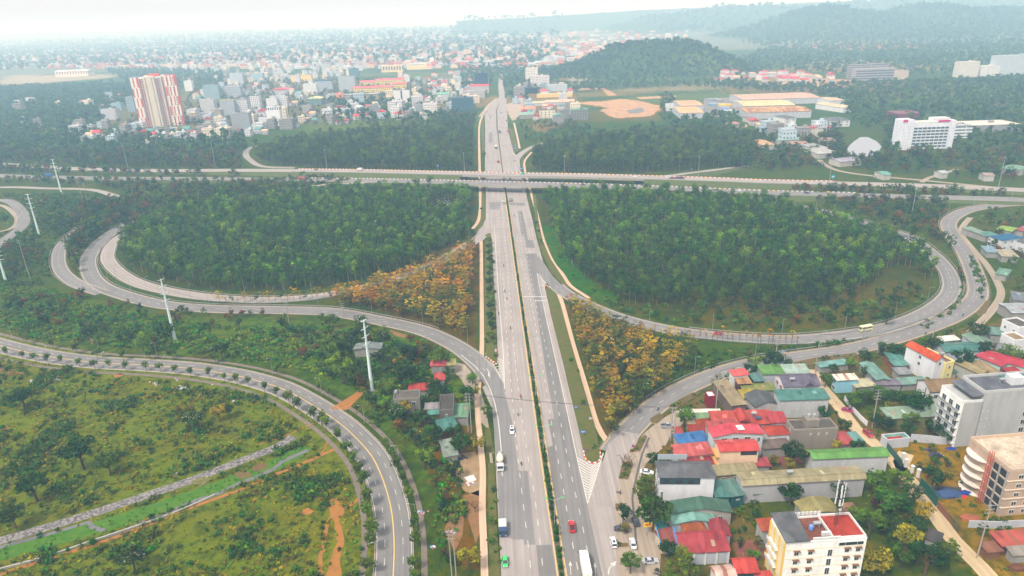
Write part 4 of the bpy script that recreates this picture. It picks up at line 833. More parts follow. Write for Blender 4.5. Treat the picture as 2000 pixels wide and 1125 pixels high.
H('house', 'light blue little house with rust-striped white roof', [(1636.6, 743), (1672.8, 741), (1669, 732), (1626, 734)], 6, 'shed', S(235, 225, 205, .75), S(150, 205, 225, .75), .4, 'rust', wins=[('l', 1, (1.7, 4.8), 2.2, 1.8)])
H('shed', 'grey-walled shed with beige roof joined to the blue little house', [(1690, 756), (1706, 752), (1697.7, 742), (1640, 745)], 3.6, 'shed', S(205, 200, 160, .62), GRY, .3, cat='shed')
H('shed', 'long mauve roof strip behind the garden trees', [(1705, 752), (1756, 751.7), (1754.6, 741), (1696, 742)], 3, 'shed', S(135, 125, 140, .6), GRY, .3, cat='shed')
H('shed', 'teal strip roof along the planted kerb', [(1599.6, 717), (1655, 711), (1650.8, 702.6), (1596.7, 710.5)], 3, 'shed', S(120, 175, 165, .65), GRY, .3, cat='shed')
H('shed', 'slanting pale teal roof right of the bare yard', [(1713, 742), (1738, 741), (1704, 709), (1680, 709.5)], 4, 'v', S(120, 165, 152, .62), GRY, .6, cat='shed')
H('shed', 'upper of two small teal roofs left of the orange-roofed house', [(1738, 704), (1766, 702), (1757, 691), (1731, 691)], 4, 'shed', S(90, 150, 140, .62), BRW, .4, cat='shed')
H('shed', 'lower of two small teal roofs left of the orange-roofed house', [(1746, 715), (1772, 713), (1765, 704), (1740, 705)], 3.6, 'shed', S(100, 160, 145, .62), BRW, .4, cat='shed')
H('shed', 'green strip roof behind the mauve one', [(1760, 751), (1812, 748), (1800, 738), (1756, 741)], 3, 'shed', S(130, 170, 155, .62), GRY, .4, cat='shed')
H('white_building', 'long white building with two bright green roofs', [(1588, 895.7), (1730.7, 889), (1726.7, 874), (1577, 879.7)], 6.8, 'u', S(105, 165, 75, .6), S(208, 208, 208, .75), .9, ridge=.6, wins=[('n', 2, (5.3,), .5, .3, (.2, .34)), ('n', 2, (3.2,), .5, .3, (.2, .34))])
H('barn', 'khaki arched metal roof behind the white hotel', [(1570, 1008), (1640, 1002), (1617, 974), (1558, 982)], 4.2, 'arch', S(165, 155, 95, .6), GRY, 1.4, cat='barn')
H('shed', 'orange tiled shed left behind the white hotel', [(1489, 1037), (1514, 1034), (1508, 1016), (1480, 1019)], 5.5, 'shed', S(200, 90, 55, .6), S(185, 185, 180, .7), .6, 'tile', cat='shed')
H('shed', 'crumbling red tin roof at the right edge', [(1952, 1066), (2010, 1062), (2006, 1037), (1941, 1044)], 3.4, 'shed', S(205, 95, 80, .6), BRW, .5, 'rust', cat='shed')
H('shed', 'little brown shed left of the crumbling red roof', [(1924, 1079), (1950, 1076), (1945, 1060), (1920, 1063)], 2.8, 'shed', S(150, 95, 70, .6), BRW, .3, cat='shed')
H('shed', 'dark tarpaulin-roofed shed beside the tan alley', [(1812, 1052), (1842, 1066), (1830, 1040), (1812, 1035)], 3, 'shed', S(75, 72, 70, .6), GRY, .3, cat='shed')
r, L, W = H('white_hotel', 'white five-storey hotel with yellow front, red roof deck and aerial mast', [(1532, 1064), (1693, 1053), (1657, 1005), (1511, 1015)], 16.2, 'flat', S(150, 90, 70, .6), S(242, 242, 238, .92), cat='hotel', style='concrete',
    wins=[('n', 2, (14 - 1.0, 10.0, 7.0, 4.0), 1.3, 1.5, (-.45, -.1), flat(BRW)), ('n', 2, (13.0, 10, 7, 4), 1.3, 1.5, (.2, .48), flat(BRW)), ('n', 1, (12.5, 9.3, 6.2), 1.3, 2.3, (.03, .09)), ('l', 3, (14, 11, 8, 5), 2.0, 1.7, (-.45, .45)), ('n', 2, (15.2,), 3.6, 1.2, (.16, .46))], band=(14.3, 11.3, 8.3, 5.3))
mb = MB(); mb.box(-L / 2 - .1, 0, 8.1, .25, W * .96, 16.2, wall_mat(S(236, 222, 185, .85)))
for yy in (-.46, -.16, .16, .46): mb.box(-L / 2 - .3, W * yy, 8.1, .3, .6, 16.2, flat(S(238, 200, 100, .8)))
mb.build('yellow_front', r)
mb = MB(); mb.hexa([(-L / 2 - .6, -W / 2 - .5, 17.2), (-L * .22, -W / 2 - .5, 17.2), (-L * .22, W / 2, 18.4), (-L / 2 - .6, W / 2, 18.4)], [(-L / 2 - .6, -W / 2 - .5, 17.5), (-L * .22, -W / 2 - .5, 17.5), (-L * .22, W / 2, 18.7), (-L / 2 - .6, W / 2, 18.7)], roof_mat(SLATE)); mb.build('slate_roof', r)
mb = MB(); mb.box(L * .29, 0, 16.5, L * .4, W * .9, .35, roof_mat(S(200, 70, 50, .6), 'concrete')); mb.build('red_deck', r)
mb = MB()
for s in (-1, 1): mb.box(L * .29, s * W * .46, 16.9, L * .41, .25, .9, WHITE); mb.box(L * .29 + s * L * .2, 0, 16.9, .25, W * .9, .9, WHITE)
mb.box(0, -W / 2 + .2, 17.0, L * .34, .3, 1.4, WHITE); mb.build('roof_parapet', r)
tank(r, -L * .02, W * .05, 16.5); tank(r, -L * .1, -W * .02, 16.5, False, flat((.15, .25, .6)))
for k in range(3): mb = MB(); mb.box(L * (.0 + .035 * k), -W * .28, 17.1, .9, .7, 1.2, WHITE); mb.build('air_conditioner', r)
for k, z in enumerate((5.3, 8.3, 11.3)): mb = MB(); mb.box(-L / 2 - .8, W * .1, z, 1.3, W * .55, .18, WHITE); mb.box(-L / 2 - 1.4, W * .1, z + .5, .08, W * .55, .9, WHITE); mb.build('balcony', r)
mb = MB()
for k in range(9): mb.box(-L * .32 + k * 1.15, W / 2 - .3, 17.9, .8, .2, 1.1, WHITE)
mb.box(-L * .1, W / 2 - .15, 17.4, 11, .1, .15, METAL); mb.build('roof_lettering', r)
hc = r.matrix_basis @ Vector((L * .22, W * .05, 16.7)); t = empty('telecom_mast', hc); tag(t, 'slim lattice telecom mast crowded with white panel aerials on the hotel roof', 'mast')
mb = MB(); HM = 15.0
for k in range(3):
    a = 2.1 * k; mb.tube((.45 * math.cos(a), .45 * math.sin(a), 0), (.3 * math.cos(a), .3 * math.sin(a), HM), .06, .05, DARK, 5)
    for q in range(14):
        b = a + 2.1 * (1 if q % 2 else 0); mb.tube((.43 * math.cos(b), .43 * math.sin(b), q * HM / 14), (.42 * math.cos(b + 2.1), .42 * math.sin(b + 2.1), (q + 1) * HM / 14), .035, .035, DARK, 4)
mb.build('lattice', t)
for z in (8.2, 10.8, 13.2):
    for k in range(5): a = 1.26 * k + z; mb = MB(); mb.box(0, 0, 0, .38, .2, 2.0, WHITE); o = mb.build('aerial_panel', t); o.location = (math.cos(a) * 1.0, math.sin(a) * 1.0, z + rnd.uniform(-.3, .3)); o.rotation_euler.z = a + 1.57
for z in (5.5, 7.0): mb = MB(); mb.lathe([(.05, 0), (.4, .1), (.42, .25)], 0, 0, WHITE, 10, 'x'); o = mb.build('dish_aerial', t); o.location = (.6, 0, z); o.rotation_euler.z = rnd.uniform(-2, 0)
mb = MB()
for s in (8.2, 10.8, 13.2): mb.lathe([(.9, s - .05), (.9, s + .05)], 0, 0, DARK, 10)
mb.build('aerial_ring', t)
r, L, W = H('grey_hotel', 'tall grey hotel with white balconied front and roof terrace', [(1922, 768), (2075, 757), (2030, 726), (1881.6, 738)], 21.5, 'flat', S(120, 122, 130, .6), S(196, 196, 194, .72), cat='hotel', par=1.0, style='concrete',
    wins=[('n', 1, (18.5, 15.2, 11.9, 8.6, 5.3, 2.2), 1.9, 1.9, (.02, .16)), ('n', 2, (14.0, 10.8, 7.6, 4.4), .5, .4, (-.5, -.36)), ('n', 2, (14.0, 10.8, 7.6, 4.4), .5, .4, (.3, .46))])
mb = MB(); mb.box(L * .0, -W * .05, 23.2, 4.5, 3.6, 3.0, wall_mat(W1)); mb.build('stair_box', r)
mb = MB(); mb.box(L * .1, W * .25, 21.8, L * .3, W * .35, .3, roof_mat(TEAL)); mb.build('teal_roof', r); tank(r, -L * .14, 0, 21.7); tank(r, L * .02, W * .2, 21.9); tank(r, L * .14, W * .25, 21.9)
c, an, Lw, Ww = fit_rect([(1887, 781), (1924, 778), (1883, 750), (1845, 754)], 18.2)
wg = empty('hotel_wing', (0, 0, 0)); inv = r.matrix_basis.inverted(); lc = inv @ Vector((c.x, c.y, 0)); bpy.data.objects.remove(wg)
mb = MB(); mb.box(-L / 2 - Lw / 2 + .4, 0, 9.1, Lw, W, 18.2, wall_mat(S(196, 196, 194, .72))); mb.build('front_wing', r)
mb = MB(); mb.box(-L / 2 - Lw + .3, 0, 9.3, .3, W + .3, 18.9, wall_mat(S(240, 240, 236, .85))); mb.box(-L / 2 - Lw / 2, -W / 2 + .1, 18.6, Lw, .3, 1.0, WHITE); mb.box(-L / 2 - Lw / 2, W / 2 - .1, 18.6, Lw, .3, 1.0, WHITE); mb.build('white_front', r)
mb = MB(); mb.hexa([(-L / 2 - Lw * .55, -W * .5, 20.2), (-L / 2, -W * .5, 20.8), (-L / 2, W * .5, 20.8), (-L / 2 - Lw * .55, W * .5, 20.2)], [(-L / 2 - Lw * .55, -W * .5, 20.4), (-L / 2, -W * .5, 21.0), (-L / 2, W * .5, 21.0), (-L / 2 - Lw * .55, W * .5, 20.4)], roof_mat(S(110, 116, 125, .6))); mb.build('terrace_canopy', r)
wmh = window_mesh(2.0, 2.2); bm_ = MB(); bm_.box(0, 0, 0, 1.2, 3.6, .2, WHITE); bm_.box(-.55, 0, .5, .08, 3.6, .9, METAL); bme = bm_.mesh('balcony')
for z in (15.6, 12.4, 9.2, 6.0, 2.8):
    for yy in (-.34, -.02, .3):
        o = link_mesh('window', wmh, r); o.location = (-L / 2 - Lw + .1, W * yy, z); o.rotation_euler.z = -math.pi / 2
        o = link_mesh('balcony', bme, r); o.location = (-L / 2 - Lw - .45, W * yy, z - 1.3)
r, L, W = H('unfinished_building', 'unfinished brick and concrete block with curved balconies and pale roof slab', [(1966, 922), (2090, 914), (2030, 846), (1903, 858)], 16.5, 'flat', S(215, 195, 170, .75), S(205, 178, 155, .72), cat='building', par=1.0, style='concrete', wins=[('n', 5, (14.6, 11.3, 8.0, 4.7, 1.6), 1.7, 1.3, (-.42, .5))])
for z in (3.3, 6.6, 9.9, 13.2):
    mb = MB(); mb.box(0, 0, z, L + .5, W + .5, .28, flat(S(205, 190, 172))); mb.build('floor_slab', r)
for z in (0.15, 3.3, 6.6, 9.9, 13.2):
    mb = MB(); n_ = 12; pts = [(-L / 2 + .1, W * .0)] + [(-L / 2 - 2.6 * math.sin(math.pi * k / n_) ** .6, W * .0 + W * .5 * k / n_) for k in range(1, n_)] + [(-L / 2 + .1, W * .5)]
    mb.add([(x, y, z) for x, y in pts] + [(x, y, z + .3) for x, y in pts], [tuple(range(len(pts))), tuple(range(2 * len(pts) - 1, len(pts) - 1, -1))] + [(k, k + 1, len(pts) + k + 1, len(pts) + k) for k in range(len(pts) - 1)], flat(S(210, 200, 188))); mb.build('curved_balcony', r)
for z in (14.6, 11.3, 8.0, 4.7, 1.6):
    for yy in (-.36, -.2): mb = MB(); mb.box(-L / 2 - .05, W * yy, z, .2, 2.2, 2.4, DARK); mb.build('opening', r)
for yy in (-.46, -.28, -.1): mb = MB(); mb.box(-L / 2 - .15, W * yy, 8.2, .5, .5, 16.4, CONC); mb.build('column', r)
mb = MB(); hx = -L / 2 - 1.6; hy = -W * .13
for a, b in ((0, 0), (.9, 0), (0, .9), (.9, .9)): mb.tube((hx + a, hy + b, 0), (hx + a, hy + b, 19), .09, .09, flat(S(190, 60, 25)), 5)
for q in range(16): mb.tube((hx, hy, q * 1.2), (hx + .9, hy, q * 1.2 + 1.2), .05, .05, flat(S(190, 60, 25)), 4); mb.tube((hx, hy + .9, q * 1.2 + 1.2), (hx, hy, q * 1.2), .05, .05, flat(S(190, 60, 25)), 4)
cc = r.matrix_basis @ Vector((0, 0, 0)); o = mb.build('site_hoist'); o.matrix_basis = r.matrix_basis; tag(o, 'rusty red lattice site hoist against the unfinished brick block', 'hoist')
for lb, c4, rc, hh in [('red roof beside the stained concrete block at the alley', [(1640, 869), (1664, 866), (1652, 846), (1632, 848)], S(190, 75, 75, .6), 3.4), ('teal strip roof next to the red one at the alley', [(1666, 865), (1684, 862), (1672, 847), (1654, 848)], S(110, 160, 150, .6), 3),
        ('grey roof just below the twin teal roofs', [(1752, 732), (1778, 730), (1770, 720), (1748, 721)], S(150, 155, 155, .6), 3.2), ('rusty roof right of the timber-trimmed house', [(1878, 772), (1896, 770), (1888, 760), (1872, 762)], S(160, 100, 70, .6), 3.5), ('white lean-to roof above the wide teal warehouse', [(1838, 667), (1870, 664), (1866, 657), (1836, 660)], S(225, 220, 210, .75), 3),
        ('dull green roof left of the white cube house', [(1932, 652), (1960, 656), (1952, 642), (1930, 641)], S(110, 150, 135, .6), 4), ('grey roof between the two white cube houses and the crimson roofs', [(1950, 684), (1975, 690), (1968, 676), (1948, 672)], S(140, 145, 148, .6), 4), ('long slate roof at the right edge above the cube house', [(1975, 585), (2010, 590), (2010, 575), (1980, 572)], S(120, 130, 138, .6), 4.5),
        ('pale blue roof near the upper lane', [(1925, 492), (1948, 494), (1940, 483), (1920, 483)], S(140, 175, 195, .6), 3.6), ('beige roof below the blue-roofed villa', [(1950, 500), (1985, 502), (1980, 491), (1952, 490)], S(190, 178, 150, .6), 3.8), ('green awning at the upper lane bend', [(1948, 535), (1972, 540), (1968, 528), (1950, 525)], S(110, 155, 130, .6), 3.4), ('red little roof at the right edge above the pale green one', [(1990, 450), (2008, 455), (2006, 444), (1990, 442)], S(170, 70, 70, .6), 4),
        ('tin roof beside the crumbling red roof', [(1975, 1085), (2010, 1082), (2008, 1070), (1972, 1072)], S(160, 150, 140, .6), 3), ('green roof by the vegetable garden fence', [(1470, 966), (1500, 962), (1494, 952), (1468, 955)], S(100, 140, 110, .6), 3.2), ('brown shack roof behind the white hotel deck', [(1650, 1000), (1672, 998), (1664, 986), (1645, 988)], S(150, 110, 85, .6), 3)]:
    H('shed', lb, c4, hh, 'shed', rc, GRY, .5, cat='shed')
H('house', 'small house with washed red metal roof near the ramp merge', [(841.7, 714.8), (870.8, 714), (870, 703.4), (843.8, 704)], 4.5, 'shed', S(220, 90, 95, .62), GRY, .5, wins=[('n', 2, (3,), 1, 1)])
H('shed', 'khaki roof joined to the washed red one', [(871.6, 714), (888.6, 712.6), (888.6, 703.4), (871, 703.8)], 4.4, 'shed', S(180, 170, 100, .6), GRY, .4, cat='shed')
H('shed', 'slanting red roof half under dark trees', [(847.4, 744), (866, 741.8), (868.7, 729.7), (852.4, 731)], 3.5, 'shed', S(200, 75, 75, .6), GRY, .4, cat='shed')
H('shed', 'brick-red roof behind the mossy concrete house', [(797, 762.4), (832.5, 763), (838.9, 749.6), (802.6, 752.5)], 4.2, 'shed', S(200, 72, 65, .6), GRY, .4, cat='shed')
r, L, W = H('concrete_house', 'mossy flat-roofed concrete house among trees', [(768.4, 782), (820.4, 778), (819.7, 762.4), (770, 766)], 6.8, 'flat', S(135, 125, 115, .5), S(150, 145, 135, .6), style='concrete', wins=[('n', 1, (4.8,), 1.8, 1.4, (.1, .4))]); tank(r, -L * .42, W * .3, 7.0, False, METAL)
H('concrete_house', 'narrow dark concrete house with open light well', [(858, 803.6), (886.5, 801), (886.2, 771.7), (859.5, 772.4)], 7, 'flat', S(105, 98, 90, .5), S(130, 122, 112, .55), style='concrete', wins=[('n', 1, (5,), 1, 1)])
H('shed', 'washed green roof beside the twin concrete poles', [(886.5, 815), (914, 813.6), (912.8, 790.9), (888.6, 791.6)], 4, 'shed', S(120, 168, 130, .6), GRY, .4, cat='shed')
H('shed', 'pale mauve-grey roof left of the narrow concrete house', [(831, 799.4), (854.5, 798), (854.5, 788), (832.5, 790)], 4, 'shed', S(165, 158, 160, .6), BRW, .3, cat='shed')
H('shed', 'teal roof just below the pale mauve-grey one', [(836.7, 809.4), (858, 808.7), (858, 798), (838, 800)], 3.5, 'shed', S(95, 160, 145, .6), BRW, .3, cat='shed')
H('house', 'teal double roof at the lower end of the left hamlet', [(857, 843), (889.3, 837), (889, 816), (856, 824)], 4, 'shed', S(80, 140, 130, .6), S(150, 85, 70, .6), .6)
H('hut', 'grey-green patched hut beside the bare yard', [(865, 893), (893, 888), (884, 858), (864, 862)], 3.3, 'shed', S(150, 165, 150, .6), GRY, .3, cat='hut')
H('hut', 'grey metal roof hidden in trees behind the near white pylon', [(693, 682.7), (745, 681), (744, 671), (695, 672)], 4, 'v', S(140, 152, 148, .6), GRY, .8, cat='hut')
H('villa', 'white villa with deep blue hipped roof', [(1948, 471), (1992.5, 466), (1974, 455), (1942.4, 461)], 7.5, 'hip', S(45, 110, 150, .6), W1, 1.8, 'tile', cat='villa', wins=[('n', 3, (6, 2.5), 1.4, 1.4)])
H('shed', 'pale green roof left of the blue-roofed villa', [(1908, 464), (1927.5, 461), (1909, 443), (1896, 444)], 4, 'shed', S(135, 165, 145, .6), GRY, .4, cat='shed')
H('shed', 'small teal gable against the blue-roofed villa', [(1931, 464), (1950, 462), (1942, 453), (1926, 454)], 4.5, 'v', S(95, 155, 145, .6), GRY, .7, cat='shed')
H('shed', 'lime green striped roof behind the blue-roofed villa', [(1970, 455), (1985, 448), (1964, 439), (1954, 445)], 4, 'v', S(155, 190, 70, .6), GRY, .6, cat='shed')
H('house', 'white house with grey roof at the right edge beside the villa', [(1990, 478), (2012, 474), (2008, 462), (1986, 464)], 6, 'hip', SLATE, W1, 1.2)
H('house', 'long grey metal roof among trees at the right edge', [(1962, 610), (2010, 612), (2010, 592), (1966, 594)], 5, 'u', S(175, 182, 185, .65), GRY, .8)
H('warehouse', 'rearmost long pink-tan warehouse of three beside the tree line', [(1438.4, 195.5), (1586.4, 191), (1581.6, 179.8), (1436.8, 185)], 9, 'u', S(225, 175, 150, .7), W2, 2, cat='warehouse')
H('warehouse', 'middle pale yellow warehouse of three beside the tree line', [(1444, 208), (1540, 205), (1537.6, 194.5), (1440.8, 197)], 9, 'u', S(235, 210, 150, .72), W2, 2, cat='warehouse')
H('warehouse', 'nearest rust-streaked warehouse of three beside the tree line', [(1448.8, 221), (1569.6, 217), (1572, 206.5), (1446.4, 209.5)], 9, 'u', S(230, 180, 120, .7), W2, 2, 'rust', cat='warehouse')
H('warehouse', 'far one of two tan roofs beside the bus yard', [(1321, 207.5), (1365, 206), (1364.8, 195.4), (1322.7, 196.5)], 8, 'u', TAN_, W2, 1.5, cat='warehouse')
H('warehouse', 'near one of two tan roofs beside the bus yard', [(1320.8, 221.3), (1366.7, 220), (1365, 207.7), (1321, 208.7)], 8, 'u', S(235, 185, 125, .7), W2, 1.5, cat='warehouse')
H('warehouse', 'arched pale tan hall right of the three warehouses', [(1625.6, 213), (1648.8, 210.5), (1638.4, 199), (1614.4, 201)], 7, 'arch', S(225, 200, 160, .7), W1, 2, cat='warehouse')
H('warehouse', 'beige low roof behind the arched hall', [(1608, 198.4), (1633.6, 196), (1630, 189), (1600.8, 190)], 7, 'u', S(215, 190, 160, .7), W1, 1.5, cat='warehouse')
H('villa', 'white two-storey villa with wide slate hipped roof', [(1608, 237), (1654, 235), (1648, 229), (1612, 230)], 8, 'hip', SLATE, W1, 2.5, cat='villa', wins=[('n', 4, (6, 2.5), 2, 1.6)])
H('villa', 'narrow three-storey white villa with slate roof', [(1522, 232), (1546, 230), (1542, 224), (1521, 226)], 11, 'hip', SLATE, W1, 2, cat='villa', wins=[('n', 2, (9, 6, 2.6), 2, 1.6)])
H('house', 'cream house with deep red gable behind the woods', [(1568, 256), (1603, 253), (1592, 247), (1566, 250)], 9, 'v', S(200, 45, 60, .6), S(235, 230, 210, .8), 3, wins=[('n', 2, (6,), 1.4, 1.4, (-.4, 0))])
for i, (c4, rc, rf, lb) in enumerate([([(1522, 262), (1567, 260), (1565, 255), (1521, 257)], S(190, 165, 130, .65), 'u', 'long tan roof left of the cream house'), ([(1515, 275), (1562, 272), (1560, 268), (1512, 270)], S(150, 185, 175, .65), 'u', 'long pale teal roof below the long tan one'),
        ([(1576, 292), (1610, 290), (1600, 279), (1578, 281)], S(170, 172, 175, .65), 'hip', 'grey hipped house near the pond'), ([(1588, 302), (1622, 299), (1620, 289), (1582, 292)], S(190, 190, 185, .65), 'shed', 'wide grey flat roof near the pond'),
        ([(1544, 282), (1574, 281), (1570, 275), (1540, 277)], S(200, 150, 125, .65), 'u', 'brownish pink roof between the grey and teal roofs'), ([(1604, 276), (1630, 276), (1626, 269), (1602, 269)], S(185, 150, 140, .65), 'u', 'low mauve roof left of the pond'),
        ([(1462, 237), (1480, 236), (1476, 228), (1463, 229)], S(160, 115, 105, .65), 'shed', 'brown cube house below the rust-streaked warehouse'), ([(1424, 243), (1438, 242), (1436, 237), (1425, 238)], S(210, 150, 140, .65), 'u', 'pinkish roof at the edge of the woods'),
        ([(1476, 277), (1500, 289), (1512, 281), (1490, 272)], S(220, 175, 120, .65), 'u', 'tan slanting roof pair beside the woods'), ([(1626, 318), (1676, 313), (1672, 306), (1634, 309)], S(170, 165, 180, .65), 'u', 'green-walled hall with grey roof by the junction'),
        ([(1717, 342), (1732, 341), (1730, 334), (1717, 335)], S(120, 190, 175, .65), 'u', 'small turquoise roof beside the expressway'), ([(1832, 339), (1846, 338), (1843, 333), (1832, 334)], S(200, 205, 215, .65), 'u', 'tiny roadside hut at the dirt turning'),
        ([(1966, 330), (2000, 336), (2004, 326), (1975, 320)], S(130, 175, 150, .65), 'u', 'pale green roof at the right edge below the pole'), ([(1918, 343), (1938, 343), (1936, 338), (1918, 338)], S(180, 160, 150, .65), 'u', 'long low brown roof among right-hand trees')]):
    H('house', lb, c4, 5, rf, rc, S(200, 195, 185, .75), 1.2)
def far_block(name, label, x0, x1, yb, yt, depth, wc, rc=None, roof='flat', cat='building', grid=None, wins=None, rise=2.0, group=None, style='metal', gc=(.05, .06, .08)):
    A = G(x0, yb + .0354 * (x1 - x0) / 2); B = G(x1, yb - .0354 * (x1 - x0) / 2); u = (B - A); L = u.length; u.normalize(); v = Vector((-u.y, u.x, 0)); c = (A + B) / 2 + v * depth / 2
    gz_ = ground_z(c.x, c.y) if c.y > 1000 else 0
    h = max(2.5, z_for(A.lerp(B, .5), yt))
    root = empty(name, (c.x, c.y, 0), math.atan2(u.y, u.x)); tag(root, label, cat, group)
    wm = wall_mat(wc, grid, gc); mb = MB(); mb.box(0, 0, h / 2, L, depth, h, wm); mb.build('wall', root)
    rm = roof_mat(rc or tuple(q * .8 for q in wc), style); rb = MB(); l, w_ = L / 2 + .4, depth / 2 + .4
    if roof == 'flat':
        rb.box(0, 0, h + .15, L + .3, depth + .3, .3, rm)
        if L > 12: rb.box(L * .12, 0, h + 1.4, min(5, L * .25), min(4, depth * .4), 2.4, wm)
    elif roof == 'u': rb.prism([(-w_, h), (0, h + rise), (w_, h)], -l, l, rm); rb.v = [(y, x, z) for x, y, z in rb.v]; rb.f = [list(reversed(f)) for f in rb.f]
    elif roof == 'v': rb.prism([(-l, h), (0, h + rise), (l, h)], -w_, w_, rm)
    elif roof == 'hip':
        a = max(0, l - w_); rb.add([(-l, -w_, h), (l, -w_, h), (l, w_, h), (-l, w_, h), (-a, 0, h + rise), (a, 0, h + rise)], [(0, 1, 5, 4), (1, 2, 5), (2, 3, 4, 5), (3, 0, 4)], rm)
    elif roof == 'arch':
        pts = [(-l + 2 * l * k / 8, h + rise * math.sin(math.pi * k / 8)) for k in range(9)]; rb.prism(pts, -w_, w_, rm)
    rb.build('roof', root)
    if wins:
        cols, rws = wins; me = window_mesh(L / cols * .55, h / rws * .5)
        for i in range(rws):
            for k in range(cols): put(me, root, 'window', 'n', L, depth, L * ((k + .5) / cols - .5), h * (i + .55) / rws)
    FARB.append((c.x, c.y, max(L, depth) / 2 + 3)); return root, L, h
FARB = []; B_ = far_block
A, Bp = G(276, 250), G(361, 243.5); u = Bp - A; TL = u.length; u.normalize(); v = Vector((-u.y, u.x, 0)); c = (A + Bp) / 2 + v * 11
TH = z_for(A.lerp(Bp, .5), 151); r = empty('apartment_tower', (c.x, c.y, 0), math.atan2(u.y, u.x)); tag(r, 'tall cream apartment tower with coral checker bands', 'apartment tower'); FARB.append((c.x, c.y, 30))
CRM = wall_mat(S(250, 240, 225, .9)); COR = flat(S(232, 100, 95, .8)); CRM2 = wall_mat(S(238, 222, 200, .88)); PNK = flat(S(215, 95, 105, .75))
def bay(x0, x1, d, m, top=0): mb = MB(); mb.box((x0 + x1) / 2 * TL, -d / 2, (TH + top) / 2, (x1 - x0) * TL, 22 + d, TH + top, m); mb.build('bay', r); return -11 - d
bays = [(-.5, -.33, 3, COR), (-.33, -.22, 1, CRM), (-.22, 0.02, 4, CRM2), (.02, .17, 1.5, CRM), (.17, .24, -1, CRM2), (.24, .5, 3, COR)]
for x0, x1, d, m_ in bays: bay(x0, x1, d, m_, 2 if m_ == CRM2 else 0)
nfl = 20; fh = TH / nfl; wt = MB(); wt.box(0, 0, 0, 1.5, .2, fh * .5, GLASSB); wme = wt.mesh('window'); bb = MB(); bb.box(0, 0, 0, TL * .06, 1.0, fh * .3, PNK); bme = bb.mesh('balcony')
fbm = MB(); fbm.box(0, 0, 0, TL * .052, .3, fh * 4.4, CRM); fme = fbm.mesh('cream_panel')
k = 0; rest = MB()
for fl in range(nfl - 1, -1, -1):
    for x, y in ((-.3, -12.1), (-.245, -12.1), (-.17, -15.1), (-.03, -15.1), (.045, -12.6), (.09, -12.6), (.135, -12.6), (.2, -10.1), (.30, -14.3), (.44, -14.3)):
        if k < 100: o = link_mesh('window', wme, r); o.location = (x * TL, y, (fl + .5) * fh); k += 1
        else: rest.box(x * TL, y, (fl + .5) * fh, 1.5, .2, fh * .5, GLASSB)
o = rest.build('lower_windows', r); o['kind'] = 'stuff'
for fl in range(nfl):
    for x, y in ((-.275, -12.3), (.09, -12.9)): o = link_mesh('balcony', bme, r); o.location = (x * TL, y, (fl + .18) * fh)
for i in range(5):
    for x in (-.46, -.38, .29, .37, .45):
        o = link_mesh('cream_panel', fme, r); o.location = ((x + (.018 if i % 2 else -.018)) * TL, -14.1, (i * 4 + 2.2) * fh)
mb = MB(); mb.box(-.42 * TL, -1, TH + .6, TL * .17, 23, 1.2, flat((.2, .2, .3))); mb.box(0, 2, TH + 3, TL * .25, 10, 3, COR); mb.box(.37 * TL, 0, TH + .8, TL * .24, 20, 1.5, PNK); mb.build('roof_crown', r)
def px_h(x, yb, yt): return z_for(G(x, yb), yt)
r, L, h = B_('office_building', 'white curved office block with ribbon windows and tall end towers', 1777, 1846, 291, 239, 14, S(232, 234, 240, .85), S(215, 200, 190), wins=None, cat='office building')
for i in range(7):
    mb = MB(); mb.box(0, -7.1, h * (.1 + .115 * i), L * .98, .25, h * .065, GLASSB); mb.build('ribbon_window', r)
for k in range(9): mb = MB(); mb.box(L * (k / 8 - .5), -7.3, h * .42, .5, .5, h * .84, WHITE); mb.build('pier', r)
for sx, ex in ((-L / 2 - 7, 1.12), (L / 2 + 2.5, 1.06)):
    mb = MB(); mb.box(sx, -1, h * ex / 2, 13 if sx < 0 else 6, 16, h * ex, wall_mat(S(228, 230, 238, .85), (2.4, 3.3, .25, .35), (.4, .42, .47))); mb.build('end_tower', r)
mb = MB(); mb.box(-L / 2 - 11, -9.2, h * 1.1, 5, .3, 3, flat(S(190, 30, 90))); mb.box(L / 2 - 6, -7.4, h * 1.04, 14, .3, 2, flat(S(190, 30, 110))); mb.build('magenta_sign', r)
mb = MB(); mb.box(L * .28, 0, h + 2, L * .45, 10, 4, wall_mat(W1)); mb.build('penthouse', r)
B_('office_wing', 'lower white wing with ribbon windows right of the white office block', 1850, 1896, 270, 246, 12, S(230, 232, 236, .85), GRY, grid=(40, 3.6, .98, .45), gc=(.08, .12, .16), cat='office building')
r, L, h = B_('pavilion', 'broad flat white pavilion roof among trees', 1886, 1990, 257, 244, 34, S(150, 150, 155, .8), S(222, 208, 195, .8), 'flat', cat='pavilion')
B_('assembly_hall', 'maroon-roofed low hall behind the white office block', 1752, 1800, 236, 222, 30, S(140, 70, 85, .7), S(130, 60, 75, .7), 'flat', cat='hall')
r, L, h = B_('academy_building', 'front grey academy slab with long ribbon windows', 1668, 1744, 161, 134, 14, S(178, 170, 172, .75), GRY, cat='building')
for i in range(5): mb = MB(); mb.box(0, -7.1, h * (.12 + .18 * i), L * .97, .25, h * .08, GLASSB); mb.build('ribbon_window', r)
B_('academy_building', 'rear grey academy slab showing above the front one', 1657, 1728, 154, 126, 12, S(180, 172, 175, .75), GRY, grid=(60, 4.2, .98, .4), cat='building')
B_('academy_building', 'small beige block right of the academy slabs', 1745, 1773, 155, 139, 14, S(215, 195, 180, .75), cat='building')
B_('hospital_block', 'cream stepped block left of the white towers', 1870, 1909, 151, 121, 18, S(225, 218, 205, .85), grid=(3.2, 3.4, .35, .9), gc=(.35, .38, .42), cat='building')
